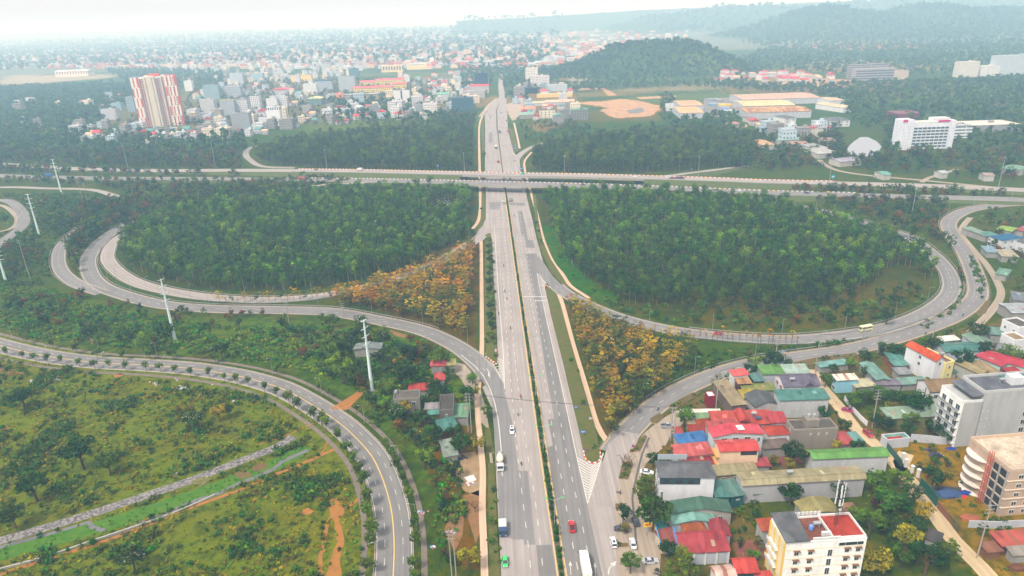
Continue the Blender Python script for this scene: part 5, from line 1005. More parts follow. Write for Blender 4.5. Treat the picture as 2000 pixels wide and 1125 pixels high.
B_('hospital_block', 'round-fronted low white block between the cream and tall ones', 1913, 1950, 149, 129, 20, S(228, 225, 220, .85), grid=(3, 3.2, .4, .35), gc=(.3, .34, .4), cat='building')
B_('hospital_block', 'tall grey-white block cut by the right edge', 1940, 2030, 147, 108, 18, S(200, 208, 215, .8), grid=(3, 3.2, .5, .4), gc=(.3, .36, .42), cat='building')
NAV = S(35, 60, 85, .6)
for a in [
    ('grey block with many small windows left of the town centre', 441, 472, 191, 169, 16, S(190, 198, 208, .75), (3, 3.2, .5, .4)), ('pale grey windowed block with yellow roof edge', 433, 461, 226, 196, 14, S(185, 192, 202, .75), (3.5, 3.3, .3, .3)),
    ('white block with rows of dark windows joined to the yellow-edged one', 461, 486, 224, 194, 14, S(225, 225, 228, .8), (3, 3.3, .5, .45)), ('blank grey block in front of the yellow-edged pair', 455, 490, 253, 222, 12, S(170, 175, 180, .7), None),
    ('slender white block with dark window columns', 491, 510, 214, 187, 12, S(235, 235, 238, .85), (3.2, 3.3, .5, .6)), ('white block behind the black and white striped hotel', 522, 543, 214, 193, 12, S(228, 230, 232, .8), None),
    ('black and white vertically striped hotel', 524, 550, 246, 210, 12, S(238, 238, 240, .85), (3.4, 80, .5, .62)), ('white hotel with small windows right of the striped one', 545, 563, 212, 190, 12, S(225, 225, 228, .8), (3.4, 3.2, .5, .4)),
    ('pale blank block in the middle of town', 594, 620, 185, 164, 14, S(225, 228, 228, .8), None), ('broad grey block with dark roof band', 618, 650, 178, 156, 16, S(175, 188, 200, .75), None),
    ('grey block left of the yellow school', 663, 695, 180, 150, 14, S(185, 195, 200, .75), None), ('dark teal block behind the grey one beside the school', 682, 700, 150, 134, 16, S(95, 130, 145, .7), None),
    ('pale bluish slab behind the small-windowed grey block', 451, 476, 166, 143, 14, S(195, 210, 220, .75), None), ('pale blue shed-like block upper town', 492, 514, 160, 144, 20, S(170, 200, 215, .75), None),
    ('slim white block with dark windows beside a yellow hall', 577, 587, 165, 145, 10, S(232, 232, 236, .85), (3, 3.2, .5, .5)), ('grey block with mauve roof right of the striped hotel', 591, 609, 221, 207, 12, S(180, 175, 175, .7), None),
    ('small white villa with dark top left of the striped hotel', 506, 524, 242, 228, 12, S(225, 228, 232, .8), None), ('wide white block with dark central window strip', 770, 801, 202, 176, 14, S(230, 228, 228, .85), None),
    ('narrow white block with balconies below the wide white one', 758, 775, 222, 200, 12, S(225, 225, 228, .8), (3.6, 3.3, .5, .4)), ('white four-storey block with small coloured windows', 828, 854, 225, 203, 14, S(232, 228, 225, .85), (3.4, 3.4, .45, .35)),
    ('teal-framed hotel with white window grid near the boulevard', 883, 925, 219, 191, 16, S(60, 105, 125, .7), (4.2, 3.4, .55, .6)), ('navy blue windowless tower block', 928, 953, 167, 143, 18, NAV, None),
    ('grey flat block in front of the navy tower', 906, 947, 192, 178, 18, S(190, 185, 182, .75), None), ('grey block left of the white four-storey one', 807, 827, 222, 206, 14, S(165, 170, 175, .7), None),
    ('white cube on the far side of the town park', 362, 377, 178, 158, 12, S(228, 230, 230, .85), None), ('tall grey slab with white edge near the tower', 400, 430, 194, 167, 14, S(155, 180, 190, .7), None),
    ('white and grey slab right of the apartment tower', 394, 421, 222, 195, 14, S(205, 205, 205, .75), None), ('beige hall with curved teal roof edge', 409, 433, 232, 215, 14, S(185, 178, 165, .7), None),
    ('pale grey cluster left of the apartment tower', 200, 229, 234, 214, 12, S(205, 205, 212, .75), None), ('bluish grey block with white front left of the apartment tower', 219, 238, 216, 202, 12, S(165, 190, 205, .7), None),
    ('slim grey block just left of the apartment tower', 250, 265, 218, 190, 12, S(175, 195, 208, .7), (3, 3.3, .5, .5)), ('white ten-storey hotel beside the boulevard', 1027, 1051, 160, 133, 16, S(238, 230, 220, .85), (3.6, 3.6, .4, .35)),
    ('white block with blue windows in front of the ten-storey hotel', 1036, 1073, 169, 148, 14, S(228, 222, 225, .85), (3.2, 3.4, .45, .4)), ('long navy hall near the boulevard top', 1013, 1050, 183, 172, 22, NAV, None),
    ('long pale hall right of the navy one', 1072, 1108, 178, 166, 18, S(200, 212, 220, .75), None), ('modern white house with dark glass bay', 1054, 1084, 231, 215, 12, S(232, 222, 200, .85), (6, 3.5, .3, .4)),
    ('grey house with green gable beside the modern white one', 1081, 1102, 243, 226, 12, S(165, 160, 165, .7), None), ('weathered grey building with pale green roof', 1116, 1149, 235, 214, 14, S(150, 152, 145, .65), (4, 3.6, .4, .4)),
    ('white silo-like tower above the far trees', 840, 848, 128, 113, 10, S(240, 235, 232, .85), None), ('small white block near the right-hand earthworks', 1302, 1316, 217, 204, 12, S(225, 225, 225, .85), None)]:
    lb, x0, x1, yb, yt, dp, wc, gr = a
    rc = S(190, 180, 60, .7) if 'yellow roof edge' in lb else S(110, 170, 140, .7) if 'green' in lb else S(80, 95, 105, .7) if 'dark' in lb else None
    r, L, h = B_('town_building', lb, x0, x1, yb, yt, dp, wc, rc, 'v' if 'gable' in lb else 'flat', grid=gr, gc=(.05, .06, .08) if gr and gr[1] < 50 else (.04, .045, .05))
    if 'dark central' in lb: mb = MB(); mb.box(0, -dp / 2 - .1, h * .5, L * .1, .3, h * .9, GLASSB); mb.build('window_strip', r)
    if 'dark roof band' in lb: mb = MB(); mb.box(0, 0, h - 1.5, L + .6, dp + .6, 2.2, flat((.05, .1, .16))); mb.build('roof_band', r)
YW = S(245, 215, 130, .85); RR = S(235, 95, 110, .7)
for lb, x0, x1, yb, yt, dp, wc, rc, rf, gr in [
    ('front yellow school wing with pink-red roof and dark windows', 690, 767, 182, 171, 12, YW, RR, 'u', (4, 3.8, .5, .5)), ('left rear yellow school wing', 703, 732, 167, 160, 12, YW, RR, 'u', (4, 3.8, .5, .5)),
    ('tall rear yellow school wing', 734, 790, 167, 156, 14, YW, RR, 'u', (4, 3.8, .5, .5)), ('right yellow school wing', 768, 794, 174, 164, 12, YW, RR, 'u', (4, 3.8, .5, .5)), ('hazy yellow palace-like hall', 745, 787, 141, 128, 24, S(245, 220, 165, .85), None, 'flat', (8, 20, .5, .5)),
    ('yellow hall with pale arched roof', 795, 834, 136, 126, 24, S(245, 225, 160, .85), S(215, 225, 225, .8), 'arch', None), ('red-roofed block in front of the navy tower', 919, 955, 182, 168, 16, S(200, 195, 195, .75), S(235, 60, 70, .7), 'u', None),
    ('white house with maroon gable left of town park', 654, 672, 222, 210, 12, W1, S(165, 30, 70, .65), 'v', None), ('pale green roofed house upper middle', 855, 878, 196, 184, 14, W2, S(120, 195, 155, .7), 'u', None),
    ('small white house with grey roof near the school', 692, 709, 219, 209, 10, W1, S(205, 215, 220, .8), 'hip', None), ('white house with coral roof near the woods edge', 772, 789, 234, 222, 10, W1, S(230, 75, 65, .7), 'u', (4, 3.3, .6, .4)),
    ('bluish house with coral roof left of the narrow white block', 737, 753, 232, 219, 12, S(200, 210, 230, .8), S(235, 70, 80, .7), 'v', None), ('yellow hall with arched blue window', 569, 609, 160, 147, 14, YW, S(190, 170, 165, .7), 'flat', None),
    ('low hall with crimson arched roof in town', 528, 570, 184, 176, 30, S(190, 200, 205, .75), S(225, 60, 90, .7), 'arch', None), ('big hall with pale yellow gable', 600, 628, 205, 193, 26, S(120, 150, 145, .7), S(225, 225, 165, .75), 'v', None),
    ('orange cube beside the ruined terrace', 653, 670, 191, 183, 12, S(245, 160, 115, .8), None, 'flat', None), ('long ruined terrace with columns', 672, 740, 196, 184, 12, S(170, 155, 140, .7), S(205, 215, 200, .75), 'flat', (5, 30, .5, .5)),
    ('white hangar on the hazy plain at far left', 109, 173, 150, 139, 40, S(240, 225, 210, .85), S(245, 235, 225, .85), 'u', (9, 30, .4, .5)), ('coral-roofed church-like house near the boulevard top', 1056, 1070, 186, 178, 14, W1, S(225, 60, 75, .7), 'u', None),
    ('long yellow wall hall right of the boulevard', 1049, 1118, 190, 184, 16, S(245, 210, 130, .8), None, 'flat', None), ('long khaki roofed shed beside the boulevard shops', 1025, 1065, 207, 202, 16, W2, S(200, 195, 160, .75), 'u', None),
    ('long pink roofed shed beside the earthworks', 1066, 1122, 205, 199, 18, W2, S(235, 190, 165, .75), 'u', None), ('tan roofed shed below the khaki one', 1018, 1046, 220, 213, 16, W2, S(225, 150, 110, .7), 'u', None), ('grey green market roof right of the boulevard', 1015, 1043, 232, 224, 16, GRY, S(150, 185, 170, .7), 'u', None)]:
    B_('town_building', lb, x0, x1, yb, yt, dp, wc, rc, rf, grid=gr, rise=3.0)
def in_px(p, q):
    r_ = False; n_ = len(p)
    for i in range(n_):
        (x0, y0), (x1, y1) = p[i], p[(i + 1) % n_]
        if (y0 > q[1]) != (y1 > q[1]) and q[0] < (x1 - x0) * (q[1] - y0) / (y1 - y0) + x0: r_ = not r_
    return r_
def scatter_px(pl, n_, mind=1.0, avoid=()):
    xs = [p[0] for p in pl]; ys = [p[1] for p in pl]; out = []; t = 0
    while len(out) < n_ and t < n_ * 60:
        t += 1; q = (rnd.uniform(min(xs), max(xs)), rnd.uniform(min(ys), max(ys)))
        if not in_px(pl, q): continue
        w_ = G(*q)
        if any((w_.x - a[0]) ** 2 + (w_.y - a[1]) ** 2 < (a[2] + mind) ** 2 for a in avoid): continue
        if any((w_.x - a.x) ** 2 + (w_.y - a.y) ** 2 < mind ** 2 for a in out[-400:]): continue
        out.append(w_)
    return out
def clear_roads(p): return all((p.x - q.x) ** 2 + (p.y - q.y) ** 2 > 120 for k, R_ in ROADS.items() if 'foot' not in k for q in R_[::3])
kinds = [('white flat-roofed', W1, None, 'flat', 9), ('grey flat-roofed', GRY, None, 'flat', 10), ('red-roofed', W1, S(225, 70, 80, .7), 'u', 5), ('crimson gabled', S(215, 205, 200, .8), S(205, 45, 70, .7), 'v', 6), ('teal-roofed', W2, S(105, 165, 155, .7), 'u', 5),
         ('tan-roofed', W2, S(225, 190, 150, .75), 'u', 5), ('pale blue flat-roofed', S(195, 212, 222, .8), None, 'flat', 9), ('slate-roofed', W1, S(120, 135, 145, .65), 'hip', 6), ('cream flat-roofed', S(238, 225, 200, .85), None, 'flat', 9)]
zones = [('among trees far left of the apartment tower', [(0, 205), (240, 190), (235, 235), (10, 255)], 16, 14), ('in the hamlet left of the apartment tower', [(105, 262), (160, 250), (268, 250), (300, 262), (250, 285), (160, 276)], 24, 8), ('along the woods between the apartment tower and the striped hotel', [(270, 268), (340, 252), (520, 250), (520, 265), (420, 270), (300, 285)], 46, 8),
         ('in the town blocks behind the striped hotel', [(370, 235), (380, 180), (480, 165), (640, 165), (700, 190), (700, 240), (560, 255), (440, 250)], 120, 9), ('between the yellow school and the boulevard', [(690, 190), (780, 150), (900, 140), (955, 170), (930, 210), (850, 232), (720, 238)], 95, 9),
         ('among the shops right of the boulevard', [(1012, 170), (1110, 165), (1140, 225), (1110, 240), (1030, 236), (1000, 210)], 34, 9), ('in the dense pale quarter on the hazy plain', [(300, 135), (420, 128), (620, 128), (720, 130), (680, 152), (450, 165), (410, 150)], 150, 14),
         ('in the villas among trees right of the woods', [(1420, 240), (1600, 250), (1650, 240), (1640, 262), (1510, 285)], 12, 12), ('at the dusty reddish site far right', [(1395, 152), (1560, 146), (1675, 156), (1670, 162), (1500, 164), (1400, 160)], 34, 18)]
proto = {}
def far_house(kd, big):
    key = (kd, big)
    if key in proto: return copy_tree(proto[key])
    nm, wc, rc, rf, h = kinds[kd]; L, D = (9 + 4 * big, 9 + 3 * big); h = h + big * 2
    root = empty('town_house', (0, 0, 0)); mb = MB(); mb.box(0, 0, h / 2, L, D, h, wall_mat(wc, (3.1, 3.3, .42, .42), (.08, .1, .13))); mb.build('wall', root); rm = roof_mat(rc or tuple(q * .75 for q in wc)); rb = MB(); l, w_ = L / 2 + .4, D / 2 + .4
    if rf == 'flat': rb.box(0, 0, h + .2, L + .3, D + .3, .4, rm); rb.box(L * .2, D * .15, h + 1.4, 3, 3, 2.2, wall_mat(wc))
    elif rf == 'u': rb.prism([(-w_, h), (0, h + 2.4), (w_, h)], -l, l, rm); rb.v = [(y, x, z) for x, y, z in rb.v]; rb.f = [list(reversed(f)) for f in rb.f]
    elif rf == 'v': rb.prism([(-l, h), (0, h + 2.6), (l, h)], -w_, w_, rm)
    else: rb.add([(-l, -w_, h), (l, -w_, h), (l, w_, h), (-l, w_, h), (-1, 0, h + 2.5), (1, 0, h + 2.5)], [(0, 1, 5, 4), (1, 2, 5), (2, 3, 4, 5), (3, 0, 4)], rm)
    rb.build('roof', root); proto[key] = root; return root
spots = []
for zl, pl, cnt, md in zones:
    for w_ in scatter_px(pl, cnt, md, FARB):
        if clear_roads(w_) and not (abs(P(w_)[0] - 965) < 38 and w_.y > 700): spots.append((w_, zl)); FARB.append((w_.x, w_.y, 8))
spots.sort(key=lambda s_: s_[0].y); far_mb = MB()
for k_, (w_, zl) in enumerate(spots):
    kd = rnd.choice((0, 0, 1, 6, 8, 5) if 'pale quarter' in zl else (2, 5, 3, 2) if 'reddish' in zl else (0, 1, 2, 3, 4, 5, 6, 7, 8, 0)); s = rnd.uniform(.85, 1.25) * (1.25 if 'reddish' in zl else 1); an = rnd.choice((0, .15, -.2, .3)) + rnd.uniform(-.1, .1); z0 = ground_z(w_.x, w_.y) - .3
    if k_ < 270:
        r = far_house(kd, rnd.choice((0, 0, 1, 2)) if kd in (0, 1, 6, 8) else 0); r.location = (w_.x, w_.y, z0); r.rotation_euler = (0, 0, an); r.scale = (s, s, s * rnd.uniform(.85, 1.3)); tag(r, f'{kinds[kd][0]} house {zl}', 'house', f'{kinds[kd][0]} houses {zl}')
    else:
        nm, wc, rc, rf, h = kinds[kd]; h *= s * rnd.uniform(.9, 1.5); far_mb.box(w_.x, w_.y, z0 + h / 2, 11 * s, 11 * s, h, wall_mat(wc), an); far_mb.box(w_.x, w_.y, z0 + h + .8, 11.6 * s, 11.6 * s, 1.6, roof_mat(rc or tuple(q * .75 for q in wc)), an, .55 if rc else .96)
tag(far_mb.build('distant_quarter'), kind='stuff')
cl = MB()            # towns and farms dissolving in the haze, beyond counting
for q in range(2600):
    w_ = G(rnd.uniform(-300, 1350), 60 + rnd.random() ** .8 * 75 + .0354 * 0)
    if w_.y < 1500 or w_.y > 7000 or ground_z(w_.x, w_.y) > 12: continue
    L, D, h = rnd.uniform(8, 34), rnd.uniform(8, 18), rnd.uniform(5, 14); cl.box(w_.x, w_.y, h / 2 + ground_z(w_.x, w_.y), L, D, h, rnd.choice([wall_mat(W1), wall_mat(CR), wall_mat(W2), flat(S(225, 130, 110, .7))]), rnd.uniform(-.3, .3))
tag(cl.build('hazy_suburb'), kind='stuff')
LM = leaf_mat()
def leaves(n, clumps, size, cols, flatness=1.0, up=.35, seed=0):
    """clumps: list of (x, y, z, r). Small leaf faces through each clump, each clump with a tone of its own."""
    R = np.random.RandomState(seed); K = len(clumps); cl = np.array(clumps, float); vol = cl[:, 3] ** 2; idx = R.choice(K, n, p=vol / vol.sum())
    tone = R.uniform(.6, 1.35, K); hue = R.rand(K)
    d = R.normal(size=(n, 3)); d /= np.linalg.norm(d, axis=1)[:, None]; rad = cl[idx, 3] * (.45 + .55 * R.rand(n) ** .5)
    p = cl[idx, :3] + d * rad[:, None] * np.array([1, 1, flatness])
    nrm = d + R.normal(size=(n, 3)) * .6 + np.array([0, 0, up * 2]); nrm /= np.linalg.norm(nrm, axis=1)[:, None]
    a = np.cross(nrm, R.normal(size=(n, 3))); a /= np.linalg.norm(a, axis=1)[:, None]; b = np.cross(nrm, a)
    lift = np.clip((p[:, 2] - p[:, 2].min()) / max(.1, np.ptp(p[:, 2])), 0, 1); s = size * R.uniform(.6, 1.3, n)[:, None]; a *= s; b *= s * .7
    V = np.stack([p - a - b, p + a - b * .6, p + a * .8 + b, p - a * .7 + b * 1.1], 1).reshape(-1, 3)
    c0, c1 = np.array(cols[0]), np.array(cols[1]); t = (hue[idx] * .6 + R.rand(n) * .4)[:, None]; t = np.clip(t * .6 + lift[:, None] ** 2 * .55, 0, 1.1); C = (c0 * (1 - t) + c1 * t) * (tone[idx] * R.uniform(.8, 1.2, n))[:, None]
    return V, np.repeat(C, 4, 0)
def tubes(segs, col, n=4):
    V, C = [], []
    for p, q, r0, r1 in segs:
        p, q = Vector(p), Vector(q); d = (q - p).normalized(); a = d.orthogonal().normalized(); b = d.cross(a)
        for i in range(n):
            t0, t1 = 2 * math.pi * i / n, 2 * math.pi * (i + 1) / n
            f = lambda c, r, t: tuple(c + a * (math.cos(t) * r) + b * (math.sin(t) * r))
            V += [f(p, r0, t0), f(p, r0, t1), f(q, r1, t1), f(q, r1, t0)]; C += [col] * 4
    return np.array(V), np.array(C)
BK = (.17, .14, .11); BKP = (.26, .23, .19)
GD, GM, GL = (.022, .062, .022), (.05, .12, .025), (.12, .2, .03)
def tmpl(kind, seed):
    r = random.Random(seed * 13 + 5); u = r.uniform
    if kind == 'forest':
        H_ = u(9, 13); cl = [(u(-1.5, 1.5), u(-1.5, 1.5), H_ * u(.45, 1.0), u(1.0, 1.8)) for _ in range(7 + seed % 4)]
        seg = [((0, 0, 0), (u(-.4, .4), u(-.4, .4), H_ * .8), .16, .06)] + [((0, 0, H_ * .45), (c[0], c[1], c[2]), .06, .03) for c in cl[:3]]
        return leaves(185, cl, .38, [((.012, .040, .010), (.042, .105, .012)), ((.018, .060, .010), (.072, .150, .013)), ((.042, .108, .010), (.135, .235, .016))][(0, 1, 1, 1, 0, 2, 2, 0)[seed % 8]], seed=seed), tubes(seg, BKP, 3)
    if kind == 'orange':
        H_ = u(7, 11); cl = [(u(-2.2, 2.2), u(-2.2, 2.2), H_ * u(.42, 1), u(.6, 1.15)) for _ in range(17)]
        cc = [((.42, .25, .02), (.68, .46, .035)), ((.09, .14, .035), (.48, .36, .04)), ((.04, .08, .035), (.11, .15, .06)), ((.26, .14, .025), (.45, .26, .03))][seed % 4]
        seg = [((0, 0, 0), (0, 0, H_ * .8), .16, .06)] + [((0, 0, H_ * .4), (c[0], c[1], c[2]), .06, .03) for c in cl[:5]]
        return leaves(250, cl, .26, cc, .5, .8, seed=seed), tubes(seg, BK, 3)
    if kind == 'thin':
        H_ = u(6, 9); cl = [(u(-.9, .9), u(-.9, .9), H_ * u(.55, 1), u(.5, .9)) for _ in range(5)]
        seg = [((0, 0, 0), (0, 0, H_ * .9), .13, .05)] + [((0, 0, H_ * .4), (c[0], c[1], c[2]), .05, .02) for c in cl]
        return leaves(40, cl, .28, ((.5, .26, .02), (.55, .36, .05)), .5, .6, seed=seed), tubes(seg, BK, 4)
    if kind == 'round':        # young street tree, lollipop crown
        cl = [(u(-.9, .9), u(-.9, .9), 3.7 + u(-.7, .9), u(.7, 1.05)) for _ in range(9)]
        seg = [((0, 0, 0), (0, 0, 3.4), .1, .06)] + [((0, 0, 2.2), (c[0], c[1], c[2]), .05, .02) for c in cl[:5]]
        return leaves(240, cl, .24, ((.04, .10, .015), (.15, .24, .02)), seed=seed), tubes(seg, BK, 5)
    if kind in ('broad', 'dark', 'yellow', 'bright', 'blossom'):
        H_ = 8; cl = []
        for _ in range(22):
            a, b = u(0, 6.28), u(0, 1) ** .5 * 2.7; z = 5.2 + (1 - (b / 3.1) ** 2) * u(-1.6, 2.4); cl.append((b * math.cos(a), b * math.sin(a), z, u(.75, 1.3)))
        seg = [((0, 0, 0), (.1, 0, 3.6), .26, .18)] + [((0, 0, 2.4), (c[0] * .8, c[1] * .8, c[2]), .12, .04) for c in cl[:8]]
        cc = {'broad': (GM, (.09, .17, .03)), 'dark': ((.018, .05, .02), (.045, .09, .03)), 'yellow': ((.26, .24, .02), (.36, .28, .03)), 'bright': ((.07, .17, .02), (.16, .28, .02)), 'blossom': ((.04, .09, .03), (.07, .12, .04))}[kind]
        V, C = leaves(520, cl, .30, cc, .8, .4, seed=seed)
        if kind == 'blossom': V2, C2 = leaves(90, [(c[0], c[1], c[2] + .3, c[3] * 1.05) for c in cl], .2, ((.55, .52, .35), (.6, .58, .5)), .8, seed=seed + 9); V, C = np.vstack([V, V2]), np.vstack([C, C2])
        return (V, C), tubes(seg, BK, 6)
    if kind == 'layer':        # tiered spreading crown
        cl = []
        for t in range(6):
            z = 3.2 + t * 1.0; R_ = 3.6 * (1 - t / 7.5)
            for k in range(10 - t): a = u(0, 6.28); b = R_ * u(.3, 1); cl.append((b * math.cos(a), b * math.sin(a), z + u(-.15, .15), u(.7, 1.1)))
        seg = [((0, 0, 0), (0, 0, 8), .2, .06)] + [((0, 0, c[2] - .3), c[:3], .05, .02) for c in cl[::4]]
        return leaves(700, cl, .26, ((.06, .13, .015), (.17, .24, .02)), .28, .9, seed=seed), tubes(seg, BK, 5)
    if kind == 'bare':
        seg = [((0, 0, 0), (0, 0, 1.6), .16, .12)]; tips = []
        for k in range(9):
            a = k * .7; p = (math.cos(a) * 1.0, math.sin(a) * 1.0, 3 + u(-.3, .5)); seg.append(((0, 0, 1.5), p, .09, .05))
            for j in range(4): q = (p[0] + u(-1.1, 1.1), p[1] + u(-1.1, 1.1), p[2] + u(.4, 1.4)); seg.append((p, q, .045, .02)); tips.append((*q, .5))
        return leaves(60, tips, .14, ((.2, .13, .06), (.26, .2, .08)), seed=seed), tubes(seg, (.22, .17, .13), 3)
    if kind == 'palm':
        V, C = [], []
        for k in range(11):
            a = k * 2 * math.pi / 11 + u(-.2, .2); L_ = 2.1; pts = [(L_ * t, 4.6 + .9 * t - 1.9 * t * t) for t in (0, .35, .7, 1.0)]
            for (r0, z0), (r1, z1), w0, w1 in zip(pts, pts[1:], (.12, .4, .32), (.4, .32, .05)):
                for sg in (-1, 1):
                    f = lambda r_, z_, w_: (r_ * math.cos(a) - sg * w_ * math.sin(a), r_ * math.sin(a) + sg * w_ * math.cos(a), z_ - w_ * .6)
                    V += [(r0 * math.cos(a), r0 * math.sin(a), z0), f(r0, z0, w0), f(r1, z1, w1), (r1 * math.cos(a), r1 * math.sin(a), z1)]; C += [(.06, .14, .03)] * 4
        return (np.array(V), np.array(C)), tubes([((0, 0, 0), (.1, 0, 4.7), .16, .1)], BKP, 6)
    if kind == 'banana':
        V, C = [], []
        for k in range(8):
            a = k * .8 + u(-.2, .2); f = lambda r_, z_, w_: (r_ * math.cos(a) - w_ * math.sin(a), r_ * math.sin(a) + w_ * math.cos(a), z_)
            pts = [(0, 1.4, .1), (.6, 2.6, .35), (1.3, 2.9, .35), (1.9, 2.3, .05)]
            for p, q in zip(pts, pts[1:]): V += [f(p[0], p[1], -p[2]), f(p[0], p[1], p[2]), f(q[0], q[1], q[2]), f(q[0], q[1], -q[2])]; C += [(.09, .2, .03)] * 4
        return (np.array(V), np.array(C)), tubes([((0, 0, 0), (0, 0, 1.6), .14, .1)], (.1, .14, .04), 5)
    if kind == 'shrub':        # clipped ball on the median
        cl = [(u(-.3, .3), u(-.3, .3), .75 + u(-.15, .2), u(.45, .6)) for _ in range(6)]
        return leaves(130, cl, .17, ((.02, .09, .012), (.05, .16, .02)), 1, seed=seed), tubes([((0, 0, 0), (0, 0, .6), .05, .04)], BK, 4)
    if kind == 'bush':
        cl = [(u(-.9, .9), u(-.9, .9), u(.4, 1.3), u(.5, .95)) for _ in range(6)]
        return leaves(46, cl, .34, (GD, (.08, .16, .025)), .9, seed=seed), tubes([((0, 0, 0), (0, 0, .6), .05, .04)], BK, 3)
    if kind == 'tuft':
        cl = [(u(-.8, .8), u(-.8, .8), u(.1, .5), u(.3, .6)) for _ in range(4)]
        return leaves(15, cl, .30, ((.07, .13, .02), (.20, .22, .03)), .7, seed=seed), (np.zeros((0, 3)), np.zeros((0, 3)))
    if kind == 'far':
        cl = [(u(-2.4, 2.4), u(-2.4, 2.4), u(3.5, 8.5), u(1.3, 2.2)) for _ in range(6)]
        return leaves(36, cl, 1.15, [(GD, (.05, .12, .03)), ((.04, .09, .03), (.10, .17, .05)), ((.03, .07, .02), (.07, .15, .03))][seed % 3], .8, .5, seed=seed), tubes([((0, 0, 0), (0, 0, 5), .2, .15)], BK, 3)
    if kind == 'mid':
        cl = [(u(-2.2, 2.2), u(-2.2, 2.2), u(3, 7.5), u(1.0, 1.8)) for _ in range(9)]
        cc = [(GD, (.06, .13, .03)), ((.03, .075, .035), (.05, .1, .05)), ((.1, .10, .04), (.2, .13, .05)), ((.07, .14, .03), (.12, .2, .035))][seed % 4]
        return leaves(95, cl, .62, cc, .8, .5, seed=seed), tubes([((0, 0, 0), (0, 0, 5), .2, .12)] + [((0, 0, 2.5), c[:3], .08, .03) for c in cl[:3]], BK, 3)
_tc = {}
def T(kind, s):
    if (kind, s) not in _tc: _tc[(kind, s)] = tmpl(kind, s)
    return _tc[(kind, s)]
_me = {}
def tree_obj(name, kind, s, loc, scale, label, cat='tree', group=None, zs=1.0, parts=True):
    """a tree > trunk, crown"""
    key = (kind, s, parts)
    if key not in _me:
        (V, C), (V2, C2) = T(kind, s)
        _me[key] = (quads_mesh('crown', V, C, LM), quads_mesh('trunk', V2, C2, LM)) if parts else (quads_mesh(name, np.vstack([V, V2]), np.vstack([C, C2]), LM), None)
    a, b = _me[key]
    if parts:
        root = empty(name, loc); o = link_mesh('crown', a, root); t = link_mesh('trunk', b, root)
    else: root = link_mesh(name, a); root.location = loc
    root.rotation_euler = (0, 0, rnd.uniform(0, 6.28)); root.scale = (scale, scale, scale * zs); return tag(root, label, cat, group)
def mass(name, items, kind='stuff'):
    """items: (template kind, seed, x, y, z, scale, tint) -> ONE object"""
    Vs, Cs = [], []
    for kd, s, x, y, z, sc, tint in items:
        (V, C), (V2, C2) = T(kd, s); V = np.vstack([V, V2]) if len(V2) else V; C = np.vstack([C, C2]) if len(C2) else C
        a = rnd.uniform(0, 6.28); c_, s_ = math.cos(a), math.sin(a); R_ = np.array([[c_, s_, 0], [-s_, c_, 0], [0, 0, rnd.uniform(.85, 1.15)]])
        Vs.append((V @ R_) * sc + np.array([x, y, z])); Cs.append(C * np.array(tint))
    o = link_mesh(name, quads_mesh(name, np.vstack(Vs), np.vstack(Cs), LM)); o['kind'] = kind; return o
ROADPTS = np.array([(p.x, p.y) for k, R_ in ROADS.items() for p in R_] + [(p.x, p.y) for R_ in (UPP, LOP) for p in R_])
BLD = np.array(HOUSES + FARB)
def free(x, y, rr=6.0, br=1.5):
    if ((ROADPTS[:, 0] - x) ** 2 + (ROADPTS[:, 1] - y) ** 2).min() < rr * rr: return False
    return not (((BLD[:, 0] - x) ** 2 + (BLD[:, 1] - y) ** 2) < (BLD[:, 2] * .8 + br) ** 2).any()
def grid_px(pl, sp, jit=.8, rr=7.0, blvd=True, br=1.5, check=True):
    w_ = [G(*p) for p in pl]; xs = [p.x for p in w_]; ys = [p.y for p in w_]
    gx_, gy_ = np.meshgrid(np.arange(min(xs), max(xs), sp), np.arange(min(ys), max(ys), sp)); x = gx_.ravel() + RS.uniform(-jit, jit, gx_.size) * sp * .6; y = gy_.ravel() + RS.uniform(-jit, jit, gx_.size) * sp * .6
    m = inside(pl, x, y); x, y = x[m], y[m]
    return [(a, b) for a, b in zip(x, y) if not check or free(a, b, rr, br)]
def tint(lo=.75, hi=1.3, warm=.15):
    k = rnd.uniform(lo, hi); return (k * rnd.uniform(1 - warm, 1 + warm * 1.6), k, k * rnd.uniform(.85, 1.15))

OV_L = [(228, 500), (222, 520), (240, 542), (290, 560), (360, 572), (440, 577), (560, 572), (650, 562), (740, 542), (810, 520), (870, 495), (918, 462), (932, 440), (933, 380), (890, 379), (700, 378), (560, 383), (440, 396), (340, 415), (262, 452), (238, 478)]
OV_R = [(1046, 384), (1060, 400), (1072, 440), (1086, 480), (1105, 520), (1150, 560), (1210, 590), (1300, 604), (1400, 606), (1500, 612), (1560, 600), (1640, 600), (1700, 570), (1720, 530), (1760, 520), (1828, 560), (1832, 540), (1800, 500), (1740, 470), (1680, 450), (1600, 425), (1500, 403), (1380, 392), (1200, 385)]
NW = [(500, 326), (498, 300), (560, 285), (640, 272), (740, 262), (850, 258), (925, 262), (930, 335), (860, 334), (700, 332), (600, 329)]
NE = [(1040, 334), (1045, 300), (1080, 290), (1150, 275), (1250, 268), (1350, 264), (1450, 262), (1478, 290), (1450, 334), (1400, 328), (1345, 333), (1250, 339), (1100, 338)]
fp = []
for pl, sp in ((OV_L, 4.9), (OV_R, 4.9)): fp += grid_px(pl, sp, rr=8.5)
clear = G(868, 408)
fp = [p for p in fp if not ((p[0] - clear.x) ** 2 / 15 ** 2 + (p[1] - clear.y) ** 2 / 22 ** 2 < 1)]
fp.sort(key=lambda p: p[0] ** 2 + p[1] ** 2)
FL = 'slim green plantation tree in the woods inside the ramp loops'
